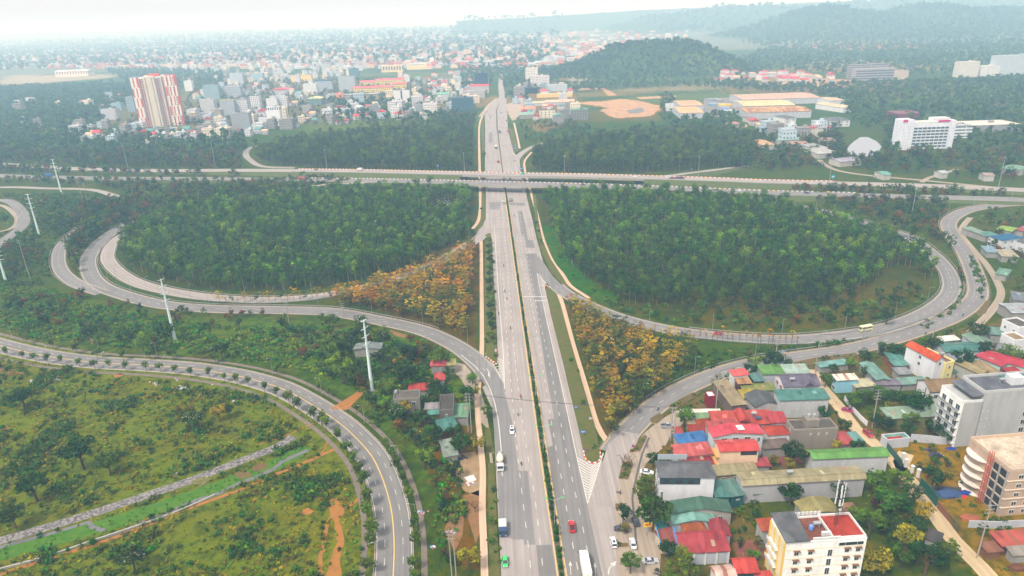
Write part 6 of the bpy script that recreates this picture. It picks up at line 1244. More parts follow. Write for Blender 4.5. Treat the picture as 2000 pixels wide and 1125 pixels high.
for x, y in fp[:300]:
    s_ = rnd.randrange(8); sd_ = 'left' if x < G(980, 500).x else 'right'; tn_ = 'dark green' if s_ in (0, 4, 7) else 'yellow-tipped' if s_ in (5, 6) else 'mid-green'
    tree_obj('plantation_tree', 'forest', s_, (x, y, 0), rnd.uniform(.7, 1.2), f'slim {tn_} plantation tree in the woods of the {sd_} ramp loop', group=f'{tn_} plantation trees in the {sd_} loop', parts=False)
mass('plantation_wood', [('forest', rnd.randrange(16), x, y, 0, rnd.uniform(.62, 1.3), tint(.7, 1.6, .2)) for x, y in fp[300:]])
np_ = []
for pl in (NW, NE): np_ += grid_px(pl, 5.2, rr=9)
mass('far_wood', [('forest', rnd.randrange(8), x, y, 0, rnd.uniform(.7, 1.5), tint(1.0, 2.3, .25)) for x, y in np_])
UG = [(1060, 430), (1072, 440), (1086, 490), (1108, 525), (1150, 562), (1210, 590), (1300, 600), (1450, 610), (1700, 575), (1830, 560), (1800, 590), (1740, 618), (1640, 640), (1480, 645), (1300, 630), (1200, 605), (1130, 570), (1085, 525), (1066, 480)]
mass('undergrowth', [('bush', rnd.randrange(5), x, y, 0, rnd.uniform(.7, 1.8), tint(.9, 1.9, .2)) for x, y in grid_px(UG, 4.5, rr=6) if rnd.random() < .62])
for k, (x, y) in enumerate([(1368, 608), (1358, 634), (1470, 612), (1560, 612), (1610, 625), (1655, 632), (1520, 585), (1700, 610), (1745, 600), (1790, 575)]):
    g = G(x, y); tree_obj('broadleaf_tree', ['broad', 'bright', 'dark'][k % 3], k % 3, g, rnd.uniform(.7, 1.05), 'lone broadleaf tree in the half-cleared ground of the right loop', group='trees in the half-cleared right loop')

OL = [(660, 602), (760, 613), (840, 635), (905, 668), (936, 664), (936, 500), (928, 478), (890, 498), (850, 524), (800, 542), (720, 564), (650, 582)]
OR = [(1100, 592), (1119, 655), (1140, 735), (1163, 825), (1186, 862), (1230, 812), (1285, 768), (1330, 738), (1355, 705), (1335, 680), (1290, 668), (1240, 655), (1195, 635), (1150, 612)]
op = grid_px(OL, 4.1, rr=6) + [(x, y, 1) for x, y in grid_px(OR, 4.0, rr=3.2)]
op.sort(key=lambda p: p[0] ** 2 + p[1] ** 2); side = lambda p: 'right' if len(p) > 2 else 'left'
for p in op[:300]:
    s_ = rnd.choice((0, 1, 1, 2, 2, 3, 4, 5, 6, 6)); tn_ = ('golden', 'olive-gold', 'grey-green', 'amber')[s_ % 4]
    tree_obj('golden_tree', 'orange', s_, (p[0], p[1], 0), rnd.uniform(.85, 1.15), f'{tn_} leaved tree in the triangle {side(p)} of the boulevard', group=f'{tn_} trees {side(p)} of the boulevard')
if len(op) > 300: mass('golden_wood', [('orange', rnd.choice((0, 1, 2, 3, 5)), p[0], p[1], 0, rnd.uniform(.85, 1.15), tint()) for p in op[300:]])
for i, x in enumerate(range(1235, 1560, 11)):
    g = G(x + rnd.uniform(-3, 3), 652 + (x - 1235) * .07 + (6 if x < 1400 else 0)); tree_obj('roadside_tree', 'thin', i % 4, g, rnd.uniform(.7, 1.0), 'thin yellow-leaved tree lining the lower edge of the right loop ramp', group='thin trees lining the right loop ramp')
for i, x in enumerate(range(430, 700, 12)):
    g = G(x, 594 - (x - 430) * .055 + rnd.uniform(-2, 2)); tree_obj('roadside_tree', 'thin' if i % 2 else 'orange', i % 4, g, rnd.uniform(.6, .85), 'small yellow-leaved tree between the two left loop ramps', group='small trees between the left loop ramps')

def tree_px(cx, cy, rpx, kind, label, name='broadleaf_tree', group=None, Rm={'round': 1.7, 'broad': 2.95, 'dark': 2.95, 'yellow': 3.0, 'bright': 2.95, 'blossom': 3.0, 'layer': 3.9, 'bare': 2.4, 'palm': 2.0, 'banana': 1.9, 'thin': 1.3}, Hc={'round': 3.8, 'broad': 5.4, 'dark': 5.4, 'yellow': 5.4, 'bright': 5.4, 'blossom': 5.4, 'layer': 5.2, 'bare': 3.4, 'palm': 4.6, 'banana': 2.2, 'thin': 5}):
    g = G(cx, cy, 4); s = rpx / scale_at(g) / Rm[kind]; g = G(cx, cy, Hc[kind] * s)
    return tree_obj(name, kind, rnd.randrange(3), (g.x, g.y, 0), s, label, 'tree', group)
ORD = ['first', 'second', 'third', 'fourth', 'fifth', 'sixth', 'seventh', 'eighth', 'ninth', 'tenth', 'eleventh', 'twelfth', 'thirteenth', 'fourteenth', 'fifteenth', 'sixteenth', 'seventeenth', 'eighteenth', 'nineteenth', 'twentieth', 'twenty-first', 'twenty-second', 'twenty-third', 'twenty-fourth', 'twenty-fifth', 'twenty-sixth', 'twenty-seventh', 'twenty-eighth', 'twenty-ninth', 'thirtieth'] + [f'{n_}th' for n_ in range(31, 90)]
row_s = [(x / 3.75, 560 + y / 3.75) for x, y in [(40, 455), (155, 485), (248, 498), (340, 510), (437, 520), (573, 540), (685, 550), (790, 550), (912, 565), (1060, 565), (1165, 570), (1277, 590), (1388, 605), (1527, 610), (1637, 645), (1725, 655), (1812, 675)]] + \
        [(500 + x / 3.75, 560 + y / 3.75) for x, y in [(55, 718), (147, 757), (232, 790), (300, 835), (415, 905), (470, 945), (505, 978), (587, 1065)]] + [(500 + x / 3.75, 825 + y / 3.75) for x, y in [(663, 160), (710, 243), (750, 325), (785, 400), (815, 520), (810, 630), (843, 745), (833, 850), (825, 1020)]]
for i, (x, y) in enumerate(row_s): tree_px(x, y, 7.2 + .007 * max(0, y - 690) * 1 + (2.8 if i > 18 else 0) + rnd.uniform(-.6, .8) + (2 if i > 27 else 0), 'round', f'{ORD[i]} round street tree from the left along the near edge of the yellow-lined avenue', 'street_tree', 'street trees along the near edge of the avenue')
row_n = [(x / 3.75, 560 + y / 3.75) for x, y in [(185, 360), (370, 395), (550, 430), (700, 470), (890, 480), (1090, 475), (1250, 470), (1460, 475), (1570, 500)]] + [(500 + x / 3.75, 560 + y / 3.75) for x, y in [(150, 590), (455, 715), (525, 755), (730, 870), (795, 925), (850, 990)]] + [(500 + x / 3.75, 825 + y / 3.75) for x, y in [(950, 130), (1000, 200), (1030, 280), (1065, 385), (1115, 505), (1150, 710), (1165, 830), (1160, 1000), (1150, 1110)]]
for i, (x, y) in enumerate(row_n): tree_px(x, y, 7.8 + (4.4 if y > 870 else 0) + rnd.uniform(-.6, 1.2), 'round', f'{ORD[i]} round street tree from the left along the far edge of the yellow-lined avenue', 'street_tree', 'street trees along the far edge of the avenue')
for i, y in enumerate([470, 482, 495, 508, 522, 536, 550, 566, 582, 598, 616, 634, 655]): tree_px(955 + (y - 470) * .015, y - 3, 5.5 + .012 * (y - 460), 'dark' if i % 4 else 'bright', f'{ORD[i]} dark green tree from the top on the narrow verge left of the boulevard', 'verge_tree', 'trees on the narrow left verge')
for i, (x, y, r_, kd) in enumerate([(1048, 434, 4, 'dark'), (1055, 468, 5, 'bright'), (948, 340, 4, 'broad'), (947, 300, 4, 'broad'), (940, 407, 3, 'dark'), (1052, 450, 3, 'dark')]): tree_px(x, y, r_, kd, f'{["round dark", "bright green", "roadside green", "upper green", "tiny dark", "small dark"][i]} tree on the boulevard verge near the overpass', 'verge_tree')
VT = [(1261, 949, 27, 'layer', 'yellowish layered tree shading the forecourt by the white hipped-roof house'), (1278, 992, 31, 'broad', 'largest round dark green tree beside the wide green roof'), (1217.6, 998, 16, 'dark', 'round dark tree on the forecourt strip above the hidden dark car'), (1232, 1093, 19, 'broad', 'airy tree with orange cloth at its foot on the forecourt'),
      (1332, 1100, 38, 'layer', 'wide layered light green tree at the bottom beside the crimson hall'), (1305, 1068, 17, 'dark', 'dark bushy tree between the yellow signboard and crimson hall'), (1276, 893, 13, 'dark', 'narrow dark tree beside the white car nosing the grey house'), (1303, 883, 15, 'yellow', 'olive round tree left of the salmon roof'),
      (1222, 896, 18, 'bare', 'leafless tree on the long planter'), (1219, 1028, 10, 'yellow', 'small yellow tree over the dark parked car'), (1337, 808, 17, 'bright', 'bright green tree by the twin poles at the village corner'), (1547, 956, 20, 'dark', 'round dark tree in front of the long warehouse wall'),
      (1636, 952, 17, 'broad', 'second tree in front of the long warehouse wall, nearer its right end'), (1553, 878, 22, 'dark', 'dark dense tree left of the green-roofed white building'), (1545, 902, 13, 'yellow', 'yellow-green tree over the red courtyard'), (1512, 896, 10, 'yellow', 'smaller yellow-green tree over the red courtyard'),
      (1636, 868, 11, 'yellow', 'yellow tree behind the bright green roofs'), (1676, 868, 13, 'dark', 'dark tree behind the bright green roofs'), (1809, 996, 20, 'yellow', 'yellow-green tree on the bend of the tan alley'), (1775, 1041, 23, 'yellow', 'golden round tree right of the white hotel'), (1815, 1081, 30, 'dark', 'big dark grey-green tree at bottom right of the white hotel'),
      (1764, 1076, 22, 'broad', 'grey-green tree between the golden one and the hotel'), (1860, 1068, 20, 'layer', 'flat-topped tree on the alley edge near the bottom'), (1713, 1092, 27, 'yellow', 'yellow-tinged tree against the white hotel right wall'), (1727, 974, 27, 'broad', 'tall tree between the warehouse end and alley'), (1753, 977, 24, 'dark', 'dark tree joined to the tall one by the alley'),
      (1713, 935, 22, 'bright', 'feathery light tree near the warehouse end'), (1761, 930, 19, 'bright', 'light green tree above the blossoming one'), (1783, 958, 18, 'blossom', 'pale blossoming tree beside the alley'), (1703, 1012, 24, 'broad', 'green tree right behind the mast hotel'), (1740, 1020, 21, 'broad', 'green orchard tree above the golden one'),
      (1785, 1022, 20, 'dark', 'dark orchard tree beside the golden one'), (1671, 1004, 17, 'bright', 'small light tree behind the hotel red deck'), (1825, 926, 21, 'dark', 'dark reddish tree in the walled garden'), (1826, 898, 9, 'broad', 'small tree beside the dark car on the yellow ground'), (1668, 779, 14, 'bright', 'bright tree at the alley beside white wall'), (1793, 781, 23, 'dark', 'dark dense tree below the timber-trimmed house'),
      (1781, 816, 15, 'bright', 'tree in front of the olive-walled shed'), (1737, 824, 13, 'dark', 'left dark tree in front of the olive-walled shed'), (1775, 834, 13, 'dark', 'shaded tree under the bright one by the shed'), (1714, 816, 13, 'dark', 'dark tree left of the olive-walled shed'), (1825, 830, 15, 'dark', 'dark tree beside the grey hotel balconies'),
      (1849, 851, 10, 'broad', 'small tree at the grey hotel foot'), (1649, 827, 13, 'dark', 'dark tree right of the stained concrete block'), (1612, 803, 13, 'dark', 'tree below the peeling wall'), (1748, 794, 12, 'yellow', 'yellowish round tree in the orchard'), (1882, 695, 19, 'dark', 'dark tree left of the crimson roofs'), (1929, 678, 15, 'dark', 'dark tree between teal roof and crimson roofs'),
      (1975, 685, 17, 'bright', 'light green tree behind the longest crimson roof'), (1825, 667, 14, 'dark', 'dark tree above the teal warehouse'), (1754, 682, 14, 'dark', 'dark tree left of the orange-roofed house'), (1915, 643, 17, 'broad', 'tree beside the road junction at right'), (1901, 634, 9, 'dark', 'small dark tree at the junction planter'), (1514, 697, 18, 'dark', 'dark tree at the ramp edge above the bright green roof'),
      (1500, 700, 13, 'dark', 'second dark tree at the ramp edge'), (1538, 706, 10, 'broad', 'small tree right of the dark pair at the ramp edge'), (1478, 706, 10, 'bright', 'bright little tree left of the bright green roof'), (1465, 719, 13, 'dark', 'purplish dark bush-like tree above the teal box shed'), (1628, 717, 9, 'dark', 'conical dark tree in front of the teal strip roof'), (1663, 707, 10, 'bright', 'yellow-green tree at the end of the teal strip roof'),
      (1614, 737, 12, 'bright', 'green tree beside the alley mouth'), (1689, 722, 9, 'bright', 'small green tree by the slanting teal roof'), (1690, 691, 12, 'dark', 'dark tree at the foot of the tall pole'), (1733, 678, 15, 'broad', 'tree on the kerb above the twin teal roofs'), (1690, 770, 16, 'broad', 'orchard tree nearest the beige-roofed shed'), (1720, 765, 16, 'broad', 'orchard tree under the mauve strip'), (1750, 772, 15, 'dark', 'orchard tree in the middle of the garden'),
      (858, 694, 18, 'bright', 'bright spreading tree above the washed red roof'), (797, 686, 20, 'dark', 'dark tree cluster member below the striped crossing'), (783, 721, 26, 'dark', 'largest dark tree of the left hamlet'), (815, 727, 20, 'broad', 'rounded tree left of the slanting red roof'), (851, 757, 20, 'dark', 'dark tree above the narrow concrete house'), (911, 767, 18, 'dark', 'dark tree right of the narrow concrete house'),
      (876, 724, 11, 'broad', 'tree right of the slanting red roof'), (922, 735, 10, 'bright', 'bush tree on the ramp verge'), (793, 792, 14, 'yellow', 'olive tree in front of the mossy concrete house'), (754, 784, 14, 'bright', 'light tree left of the mossy concrete house'), (775, 799, 15, 'blossom', 'blossoming tree below the mossy concrete house'), (950, 799, 11, 'bright', 'bright small tree on the paved verge'),
      (925, 762, 11, 'yellow', 'reddish-tinted shrub tree on the ramp verge'), (823, 812, 14, 'dark', 'dark tree under the teal roofs'), (780, 704, 12, 'yellow', 'yellow-flowered tree in the dark cluster'), (815, 706, 10, 'yellow', 'yellow-leaved tree left of the washed red roof'), (644, 672, 22, 'bright', 'light green feathery tree left of the near white pylon'), (665, 707, 25, 'bright', 'spreading light green tree below the feathery one'),
      (687, 725, 18, 'broad', 'round green tree right of the spreading one'), (649, 622, 12, 'broad', 'tree at the ramp edge'), (828, 890, 18, 'bright', 'green tree cluster right of the avenue'), (845, 845, 18, 'dark', 'dark tree above the patched hut'), (900, 862, 20, 'broad', 'sparse tree beside the patched hut'), (929, 862, 16, 'yellow', 'sparse yellowish tree on the footpath edge'),
      (916, 1086, 21, 'yellow', 'golden bushy tree at the footpath near the bottom'), (927, 985, 14, 'bare', 'nearly bare tree on the footpath edge'), (887, 841, 14, 'dark', 'dark tree below the teal double roof'), (208, 896, 21, 'bright', 'single vivid green round tree in the scrub'), (60, 940, 26, 'dark', 'dark green tree in the scrub at far left'), (150, 870, 30, 'dark', 'broad dark thicket tree in the scrub'),
      (20, 1000, 22, 'broad', 'green tree near the left edge above the revetment'), (50, 875, 12, 'broad', 'small upright tree in the scrub'), (375, 815, 16, 'blossom', 'pale-flowered tree in the scrub field'), (360, 795, 16, 'yellow', 'orange-tinted bush tree in the scrub field'), (425, 800, 14, 'yellow', 'second orange-tinted bush tree in the scrub field'), (445, 797, 12, 'dark', 'dark bush tree beside the orange-tinted ones'),
      (255, 1085, 22, 'blossom', 'white-flowered tree in the lower scrub'), (40, 770, 18, 'dark', 'dark tree beside the clay clearing'), (275, 664, 16, 'bright', 'bright green tree left of the second white pylon'), (170, 645, 14, 'dark', 'dark tree on the bank below the outer ramp'), (320, 640, 18, 'dark', 'dark blue-green tree on the bank'), (430, 680, 14, 'dark', 'dark bush tree near the far avenue edge'),
      (1735, 610, 14, 'dark', 'dark tree inside the right loop near its outer bend')]
for x, y, r_, kd, lb in VT: tree_px(x, y, r_, kd, lb)
for i, (x, y) in enumerate(sorted([(1604, 728), (1637, 749), (1774, 736), (1792, 738), (1812, 737), (1828, 733), (1840, 731), (1918, 716), (1536, 757), (1557, 762), (1590, 761)])):
    tree_px(x, y, 5, 'palm', f'{ORD[i]} small palm from the left among the village houses', 'palm_tree', 'small palms among the village houses')
for i, (x, y) in enumerate([(1478, 1083), (1466, 1080), (843, 833), (1664, 790), (835, 838), (690, 650), (700, 660)]): tree_px(x, y, 11, 'banana', ['banana clump below the white hotel front', 'second banana clump below the white hotel front', 'banana clump by the teal double roof', 'banana clump at the alley wall', 'banana clump under the patched hut trees', 'banana clump near the hidden grey roof', 'second banana clump near the hidden grey roof'][i], 'banana_plant')
pm_ = walk(mpath, 5, 2.35); pm_ = [p for p in pm_ if p[0].y < G(985, 372).y and p[0].y > 120]; sl = plen(mpath)
for i, (p, n_, an, d) in enumerate(pm_[:230]):
    if rnd.random() < .12: continue
    s = rnd.uniform(.95, 1.2) * (1.25 if p.y < 260 else 1.0) * (1 if rnd.random() < .85 else .6); tree_obj('ball_shrub', 'shrub', i % 4, (p.x, p.y, .27), s, 'clipped round green shrub on the boulevard median, ' + ('near the bottom edge' if p.y < 200 else 'beside the right grass verge' if p.y < 300 else 'between the verge tip and the ramp gore' if p.y < 400 else 'near the overpass'), 'shrub', 'round median shrubs ' + ('at the bottom' if p.y < 200 else 'beside the verge' if p.y < 300 else 'upper middle' if p.y < 400 else 'near the overpass'), parts=False)
vb = []
for pl, sp, dn in ([(1232, 884), (1250, 881), (1263, 854), (1257, 852), (1240, 872)], 1.5, .8), ([(1209, 935), (1226, 937), (1235, 908), (1217, 906)], 1.5, .9), ([(1304, 796), (1320, 797), (1366, 768), (1350, 770)], 1.8, .8), ([(1372, 764), (1390, 740), (1430, 722), (1436, 726), (1398, 750)], 2.2, .8), ([(1555, 714), (1590, 709), (1674, 694), (1670, 691), (1590, 702)], 2.2, .6), \
    ([(1205, 1068), (1227, 1069), (1226, 1063), (1206, 1063)], 1.3, .9), ([(1400, 1025), (1470, 1030), (1500, 990), (1560, 965), (1540, 950), (1440, 985)], 2.6, .6), ([(1750, 690), (1830, 665), (1870, 650), (1860, 645), (1790, 668), (1745, 685)], 3.5, .8), ([(955, 940), (968, 940), (978, 1120), (956, 1120)], 2.6, .5), ([(952, 475), (962, 475), (971, 700), (950, 690)], 3, .5), ([(915, 730), (935, 760), (925, 770), (905, 740)], 2, .8), \
    ([(1660, 800), (1700, 815), (1880, 830), (1800, 775), (1640, 750)], 4.5, .5), ([(1460, 700), (1450, 712), (1500, 706), (1520, 700)], 3, .8), ([(1905, 505), (1925, 560), (1915, 590), (1908, 560), (1890, 500)], 2.6, .8), ([(1800, 645), (1860, 612), (1880, 588), (1875, 560), (1868, 590), (1845, 612), (1790, 636)], 2.6, .6):
    vb += [('bush', rnd.randrange(5), x, y, .1, rnd.uniform(.4, .85) * sp / 2, tint(.9, 1.9, .35)) for x, y in grid_px(pl, sp, check=False) if rnd.random() < dn]
vb += [('bush', rnd.randrange(5), x, y, .1, rnd.uniform(.6, 1.0), tint(.9, 1.6, .3)) for x, y in grid_px([(1075, 600), (1095, 595), (1120, 680), (1160, 830), (1172, 890), (1145, 885), (1112, 751)], 7, check=False) if rnd.random() < .5 and y < 300]
mass('planted_bushes', vb)
sc = []
def add_scrub(pl, sp, kinds_, smin, smax, dens, tn=(.8, 1.6, .35), rr=6.5):
    for x, y in grid_px(pl, sp, rr=rr):
        f = noise.noise(Vector((x / 16, y / 16, 3.1)))
        if rnd.random() < dens * (1 + 1.3 * f): sc.append((rnd.choice(kinds_) if f < .32 or rr != 6.5 else 'bush', rnd.randrange(5), x, y, 0, rnd.uniform(smin, smax) * (1 + .5 * f), tint(*tn)))
SCR = [(-60, 700), (0, 700), (300, 745), (430, 760), (520, 780), (600, 832), (680, 940), (700, 1010), (715, 1125), (715, 1250), (-200, 1250)]
cen = np.array([(p.x, p.y) for p in cpath + pxpath([(0, 1083), (93, 1058), (170, 1036), (240, 1015), (330, 985), (430, 950), (520, 915), (580, 885)])])
org = [G(*p) for p in ((655, 1000), (662, 1060), (650, 1120), (600, 999), (660, 1030), (655, 1090))]
add_scrub(SCR, 1.7, ('tuft', 'tuft', 'tuft', 'tuft', 'bush'), .5, 1.2, .75, (.7, 1.7, .5))
sc = [q for q in sc if ((cen[:, 0] - q[2]) ** 2 + (cen[:, 1] - q[3]) ** 2).min() > 16 and all((q[2] - o.x) ** 2 + (q[3] - o.y) ** 2 > 9 for o in org)]
for x, y in grid_px([(0, 1070), (170, 1028), (330, 975), (430, 945), (540, 885), (590, 872), (600, 880), (540, 915), (420, 968), (240, 1030), (0, 1105)], 1.4, check=False):
    if rnd.random() < .35: sc.append(('tuft', rnd.randrange(5), x, y, 0, rnd.uniform(.4, .8), (.7, 1.5, .5)))
BANKS = [(0, 560), (110, 570), (160, 590), (330, 625), (450, 640), (600, 640), (740, 655), (850, 690), (900, 790), (930, 860), (935, 1100), (850, 1120), (845, 900), (800, 850), (720, 770), (600, 725), (450, 700), (250, 680), (60, 660), (0, 640)]
add_scrub(BANKS, 2.0, ('bush', 'bush', 'bush', 'tuft'), .6, 1.4, .8, (.9, 2.5, .45), 7)
add_scrub([(1340, 690), (1560, 672), (1700, 655), (1640, 678), (1470, 702), (1340, 748), (1270, 790), (1310, 720)], 2.2, ('bush', 'tuft'), .6, 1.2, .6, (.8, 1.5, .2), 6)
add_scrub([(0, 470), (110, 480), (100, 560), (0, 560)], 3.2, ('bush',), .9, 1.8, .7); add_scrub([(0, 380), (230, 380), (200, 440), (120, 470), (0, 480)], 3.8, ('bush', 'bush', 'tuft'), .9, 1.8, .8, (.8, 1.6, .4))
add_scrub([(1260, 900), (1330, 800), (1430, 735), (1560, 705), (1750, 695), (1870, 650), (2010, 630), (2020, 1200), (1290, 1200)], 2.8, ('bush', 'tuft'), .35, .8, .42, (.8, 1.7, .4), 3.5)
mass('scrub', sc)
mp = []
def add_mid(pl, sp, kd='mid', lo=.7, hi=1.15, dens=1.0, rr=8, seeds=4, tn=(.8, 1.9, .2)):
    out = [(kd, rnd.randrange(seeds * 2), x, y, 0, rnd.uniform(lo, hi), tint(*tn)) for x, y in grid_px(pl, sp, rr=rr) if rnd.random() < dens]; mp.extend(out)
add_mid([(560, 640), (640, 620), (760, 650), (860, 690), (890, 700), (840, 745), (770, 800), (740, 830), (690, 760), (600, 720)], 6.5, lo=.5, hi=1.0, dens=.55, tn=(1.0, 2.2, .2))
add_mid([(600, 660), (760, 655), (800, 700), (780, 760), (720, 740), (640, 720)], 8, lo=.7, hi=1.1, dens=.7)
add_mid([(740, 830), (790, 810), (860, 820), (900, 900), (880, 1000), (850, 1010), (830, 920), (780, 860)], 6, lo=.5, hi=.9, dens=.85); add_mid([(850, 1010), (885, 1000), (900, 1060), (905, 1125), (870, 1150)], 6, lo=.5, hi=.8, dens=.6)
add_mid([(130, 470), (220, 440), (260, 425), (330, 405), (300, 390), (170, 400), (100, 450)], 6, dens=.9); add_mid([(120, 600), (250, 620), (400, 640), (560, 645), (560, 620), (400, 612), (260, 592), (150, 572)], 6.5, lo=.45, hi=.8, dens=.45, tn=(.9, 2, .25))
add_mid([(20, 575), (110, 590), (220, 640), (330, 670), (250, 680), (100, 640), (0, 600)], 6, lo=.5, hi=.9, dens=.6); add_mid([(0, 480), (60, 470), (90, 520), (0, 560)], 6, lo=.5, hi=.9, dens=.6)
add_mid([(1600, 250), (1640, 245), (1650, 300), (1700, 312), (1740, 300), (1745, 330), (1640, 325), (1600, 300)], 8, lo=.6, hi=1.0, dens=.75); add_mid([(1725, 270), (1745, 270), (1745, 300), (1728, 298)], 6, lo=.6, hi=.9)
add_mid([(0, 400), (220, 385), (160, 440), (60, 480)], 9, lo=.5, hi=.8, dens=.4)
add_mid([(-80, 310), (0, 300), (480, 300), (480, 345), (300, 345), (0, 340)], 8, lo=.8, hi=1.3, dens=.8, rr=11); add_mid([(0, 352), (560, 352), (560, 380), (330, 395), (200, 378), (0, 362)], 8, dens=.7, rr=10)
add_mid([(580, 343), (910, 347), (910, 350), (580, 346)], 7, lo=.55, hi=.8, dens=.8, rr=6.5); add_mid([(480, 300), (580, 295), (560, 318)], 8, dens=.5)
add_mid([(1430, 262), (1640, 262), (1660, 330), (1480, 335), (1400, 325)], 8, lo=.8, hi=1.2, dens=.85, rr=10); add_mid([(1640, 320), (1780, 300), (2060, 300), (2060, 355), (1900, 350), (1700, 335)], 9, lo=.8, hi=1.4, dens=.85, rr=10)
add_mid([(1530, 366), (1700, 370), (1960, 380), (1960, 385), (1850, 392), (1840, 420), (1860, 490), (1800, 470), (1700, 430), (1600, 400)], 6.5, lo=.6, hi=1.0, dens=.85, rr=8)
add_mid([(1862, 500), (1880, 520), (1885, 575), (1868, 560), (1858, 520)], 4, lo=.4, hi=.6, dens=.5, rr=5)
add_mid([(1890, 430), (1930, 415), (2050, 410), (2050, 600), (1980, 590), (1960, 560), (1950, 520), (1900, 470)], 8, lo=.5, hi=.9, dens=.6, rr=7); add_mid([(1950, 560), (2050, 560), (2050, 640), (1960, 620)], 7, lo=.4, hi=.7, dens=.6, rr=6)
add_mid([(1440, 960), (1560, 955), (1560, 975), (1500, 1010), (1440, 1030), (1420, 1000)], 5, lo=.25, hi=.4, dens=.6, rr=4); add_mid([(1440, 1040), (1490, 1040), (1500, 1090), (1440, 1080)], 4.5, lo=.3, hi=.5, dens=.6, rr=4); add_mid([(1560, 850), (1640, 850), (1720, 870), (1560, 876)], 5, lo=.3, hi=.5, dens=.6, rr=5)
add_mid([(1600, 700), (1760, 690), (1850, 665), (1960, 640), (2020, 700), (1900, 740), (1760, 735), (1620, 740)], 6, lo=.3, hi=.55, dens=.55, rr=5); add_mid([(1400, 700), (1480, 690), (1520, 690), (1500, 715), (1440, 722)], 4, lo=.35, hi=.5, dens=.5, rr=6); add_mid([(1900, 860), (1790, 870), (1780, 920), (1860, 960), (1880, 900)], 6, lo=.25, hi=.5, dens=.5, rr=4)
add_mid([(1870, 1060), (1930, 1080), (2020, 1060), (2020, 1200), (1950, 1140)], 7, lo=.3, hi=.5, dens=.4, rr=6); add_mid([(1330, 600), (1480, 600), (1800, 560), (1790, 600), (1640, 640), (1480, 645), (1340, 625)], 8, lo=.35, hi=.75, dens=.6, rr=8)
add_mid([(1700, 760), (1790, 745), (1830, 790), (1740, 800), (1660, 770)], 6, lo=.4, hi=.65, dens=.6, rr=5); add_mid([(1700, 930), (1790, 920), (1800, 1000), (1870, 1100), (1860, 1200), (1700, 1200), (1690, 1050), (1650, 1010), (1660, 960)], 6, lo=.4, hi=.7, dens=.7, rr=7)
add_mid([(1895, 1030), (1960, 1010), (1990, 1030), (1930, 1060)], 5, lo=.3, hi=.5, dens=.6, rr=5); add_mid([(1760, 890), (1800, 900), (1850, 910), (1860, 950), (1790, 930)], 6, lo=.3, hi=.55, dens=.5, rr=5)
add_mid([(200, 250), (900, 245), (940, 200), (900, 160), (400, 150), (360, 200)], 13, dens=.6, lo=.6, hi=1.1, rr=8); add_mid([(840, 225), (940, 225), (945, 262), (860, 256)], 8, lo=.6, hi=1.0, dens=.8); add_mid([(1010, 240), (1110, 235), (1180, 262), (1060, 285), (1020, 280)], 9, lo=.5, hi=.9, dens=.6)
add_mid([(128, 478), (150, 455), (200, 432), (250, 415), (300, 400), (420, 378), (480, 372), (470, 385), (350, 410), (262, 450), (236, 470), (225, 462), (190, 485), (165, 520), (148, 540), (135, 520)], 5.2, lo=.75, hi=1.15, rr=5.6); add_mid([(232, 452), (290, 425), (420, 392), (600, 372), (700, 362), (640, 352), (480, 360), (330, 390), (250, 425)], 5.5, lo=.7, hi=1.0, rr=2.0)
mass('mixed_trees', mp)
fr = []
def add_far(pl, sp, lo=.7, hi=1.5, dens=1.0, tn=(.7, 1.7, .2)):
    for x, y in grid_px(pl, sp, check=False):
        if rnd.random() < dens and not (((BLD[:, 0] - x) ** 2 + (BLD[:, 1] - y) ** 2) < (BLD[:, 2] + 2) ** 2).any(): fr.append(('far', rnd.randrange(6), x, y, ground_z(x, y) - .5, rnd.uniform(lo, hi), tint(*tn)))
add_far([(-60, 175), (0, 172), (200, 165), (350, 170), (250, 205), (200, 240), (100, 260), (480, 262), (480, 300), (-80, 305)], 10, dens=.75); add_far([(200, 135), (440, 140), (440, 175), (380, 180), (340, 170), (250, 165)], 15, dens=.6)
add_far([(640, 200), (700, 190), (760, 200), (930, 230), (930, 245), (640, 245)], 12, dens=.6); add_far([(900, 130), (1030, 120), (1100, 150), (1020, 200), (985, 195), (985, 160), (965, 150), (950, 190), (900, 170)], 15, dens=.75)
add_far([(-100, 92), (900, 78), (1040, 80), (1100, 100), (1060, 135), (900, 128), (600, 128), (300, 132), (-100, 145)], 42, 1.4, 3.0, .5); add_far([(-100, 66), (1100, 55), (1100, 80), (-100, 92)], 95, 2.5, 5, .5)
add_far([(1080, 165), (1150, 165), (1300, 165), (1440, 158), (1500, 165), (1400, 175), (1330, 170), (1120, 180)], 11, .8, 1.4, .6)
add_far([(1430, 170), (1720, 165), (2060, 150), (2060, 300), (1880, 300), (1860, 280), (1740, 300), (1730, 260), (1660, 245), (1640, 200), (1600, 185), (1430, 178)], 11, .8, 1.4, .75)
add_far([(1290, 190), (1316, 188), (1312, 250), (1440, 250), (1440, 225), (1380, 222), (1370, 236), (1290, 240)], 9, .8, 1.2, .7); add_far([(1500, 95), (1880, 85), (2080, 100), (2080, 150), (1680, 150), (1500, 140), (1440, 150), (1440, 120)], 22, 1.0, 1.9, .8)
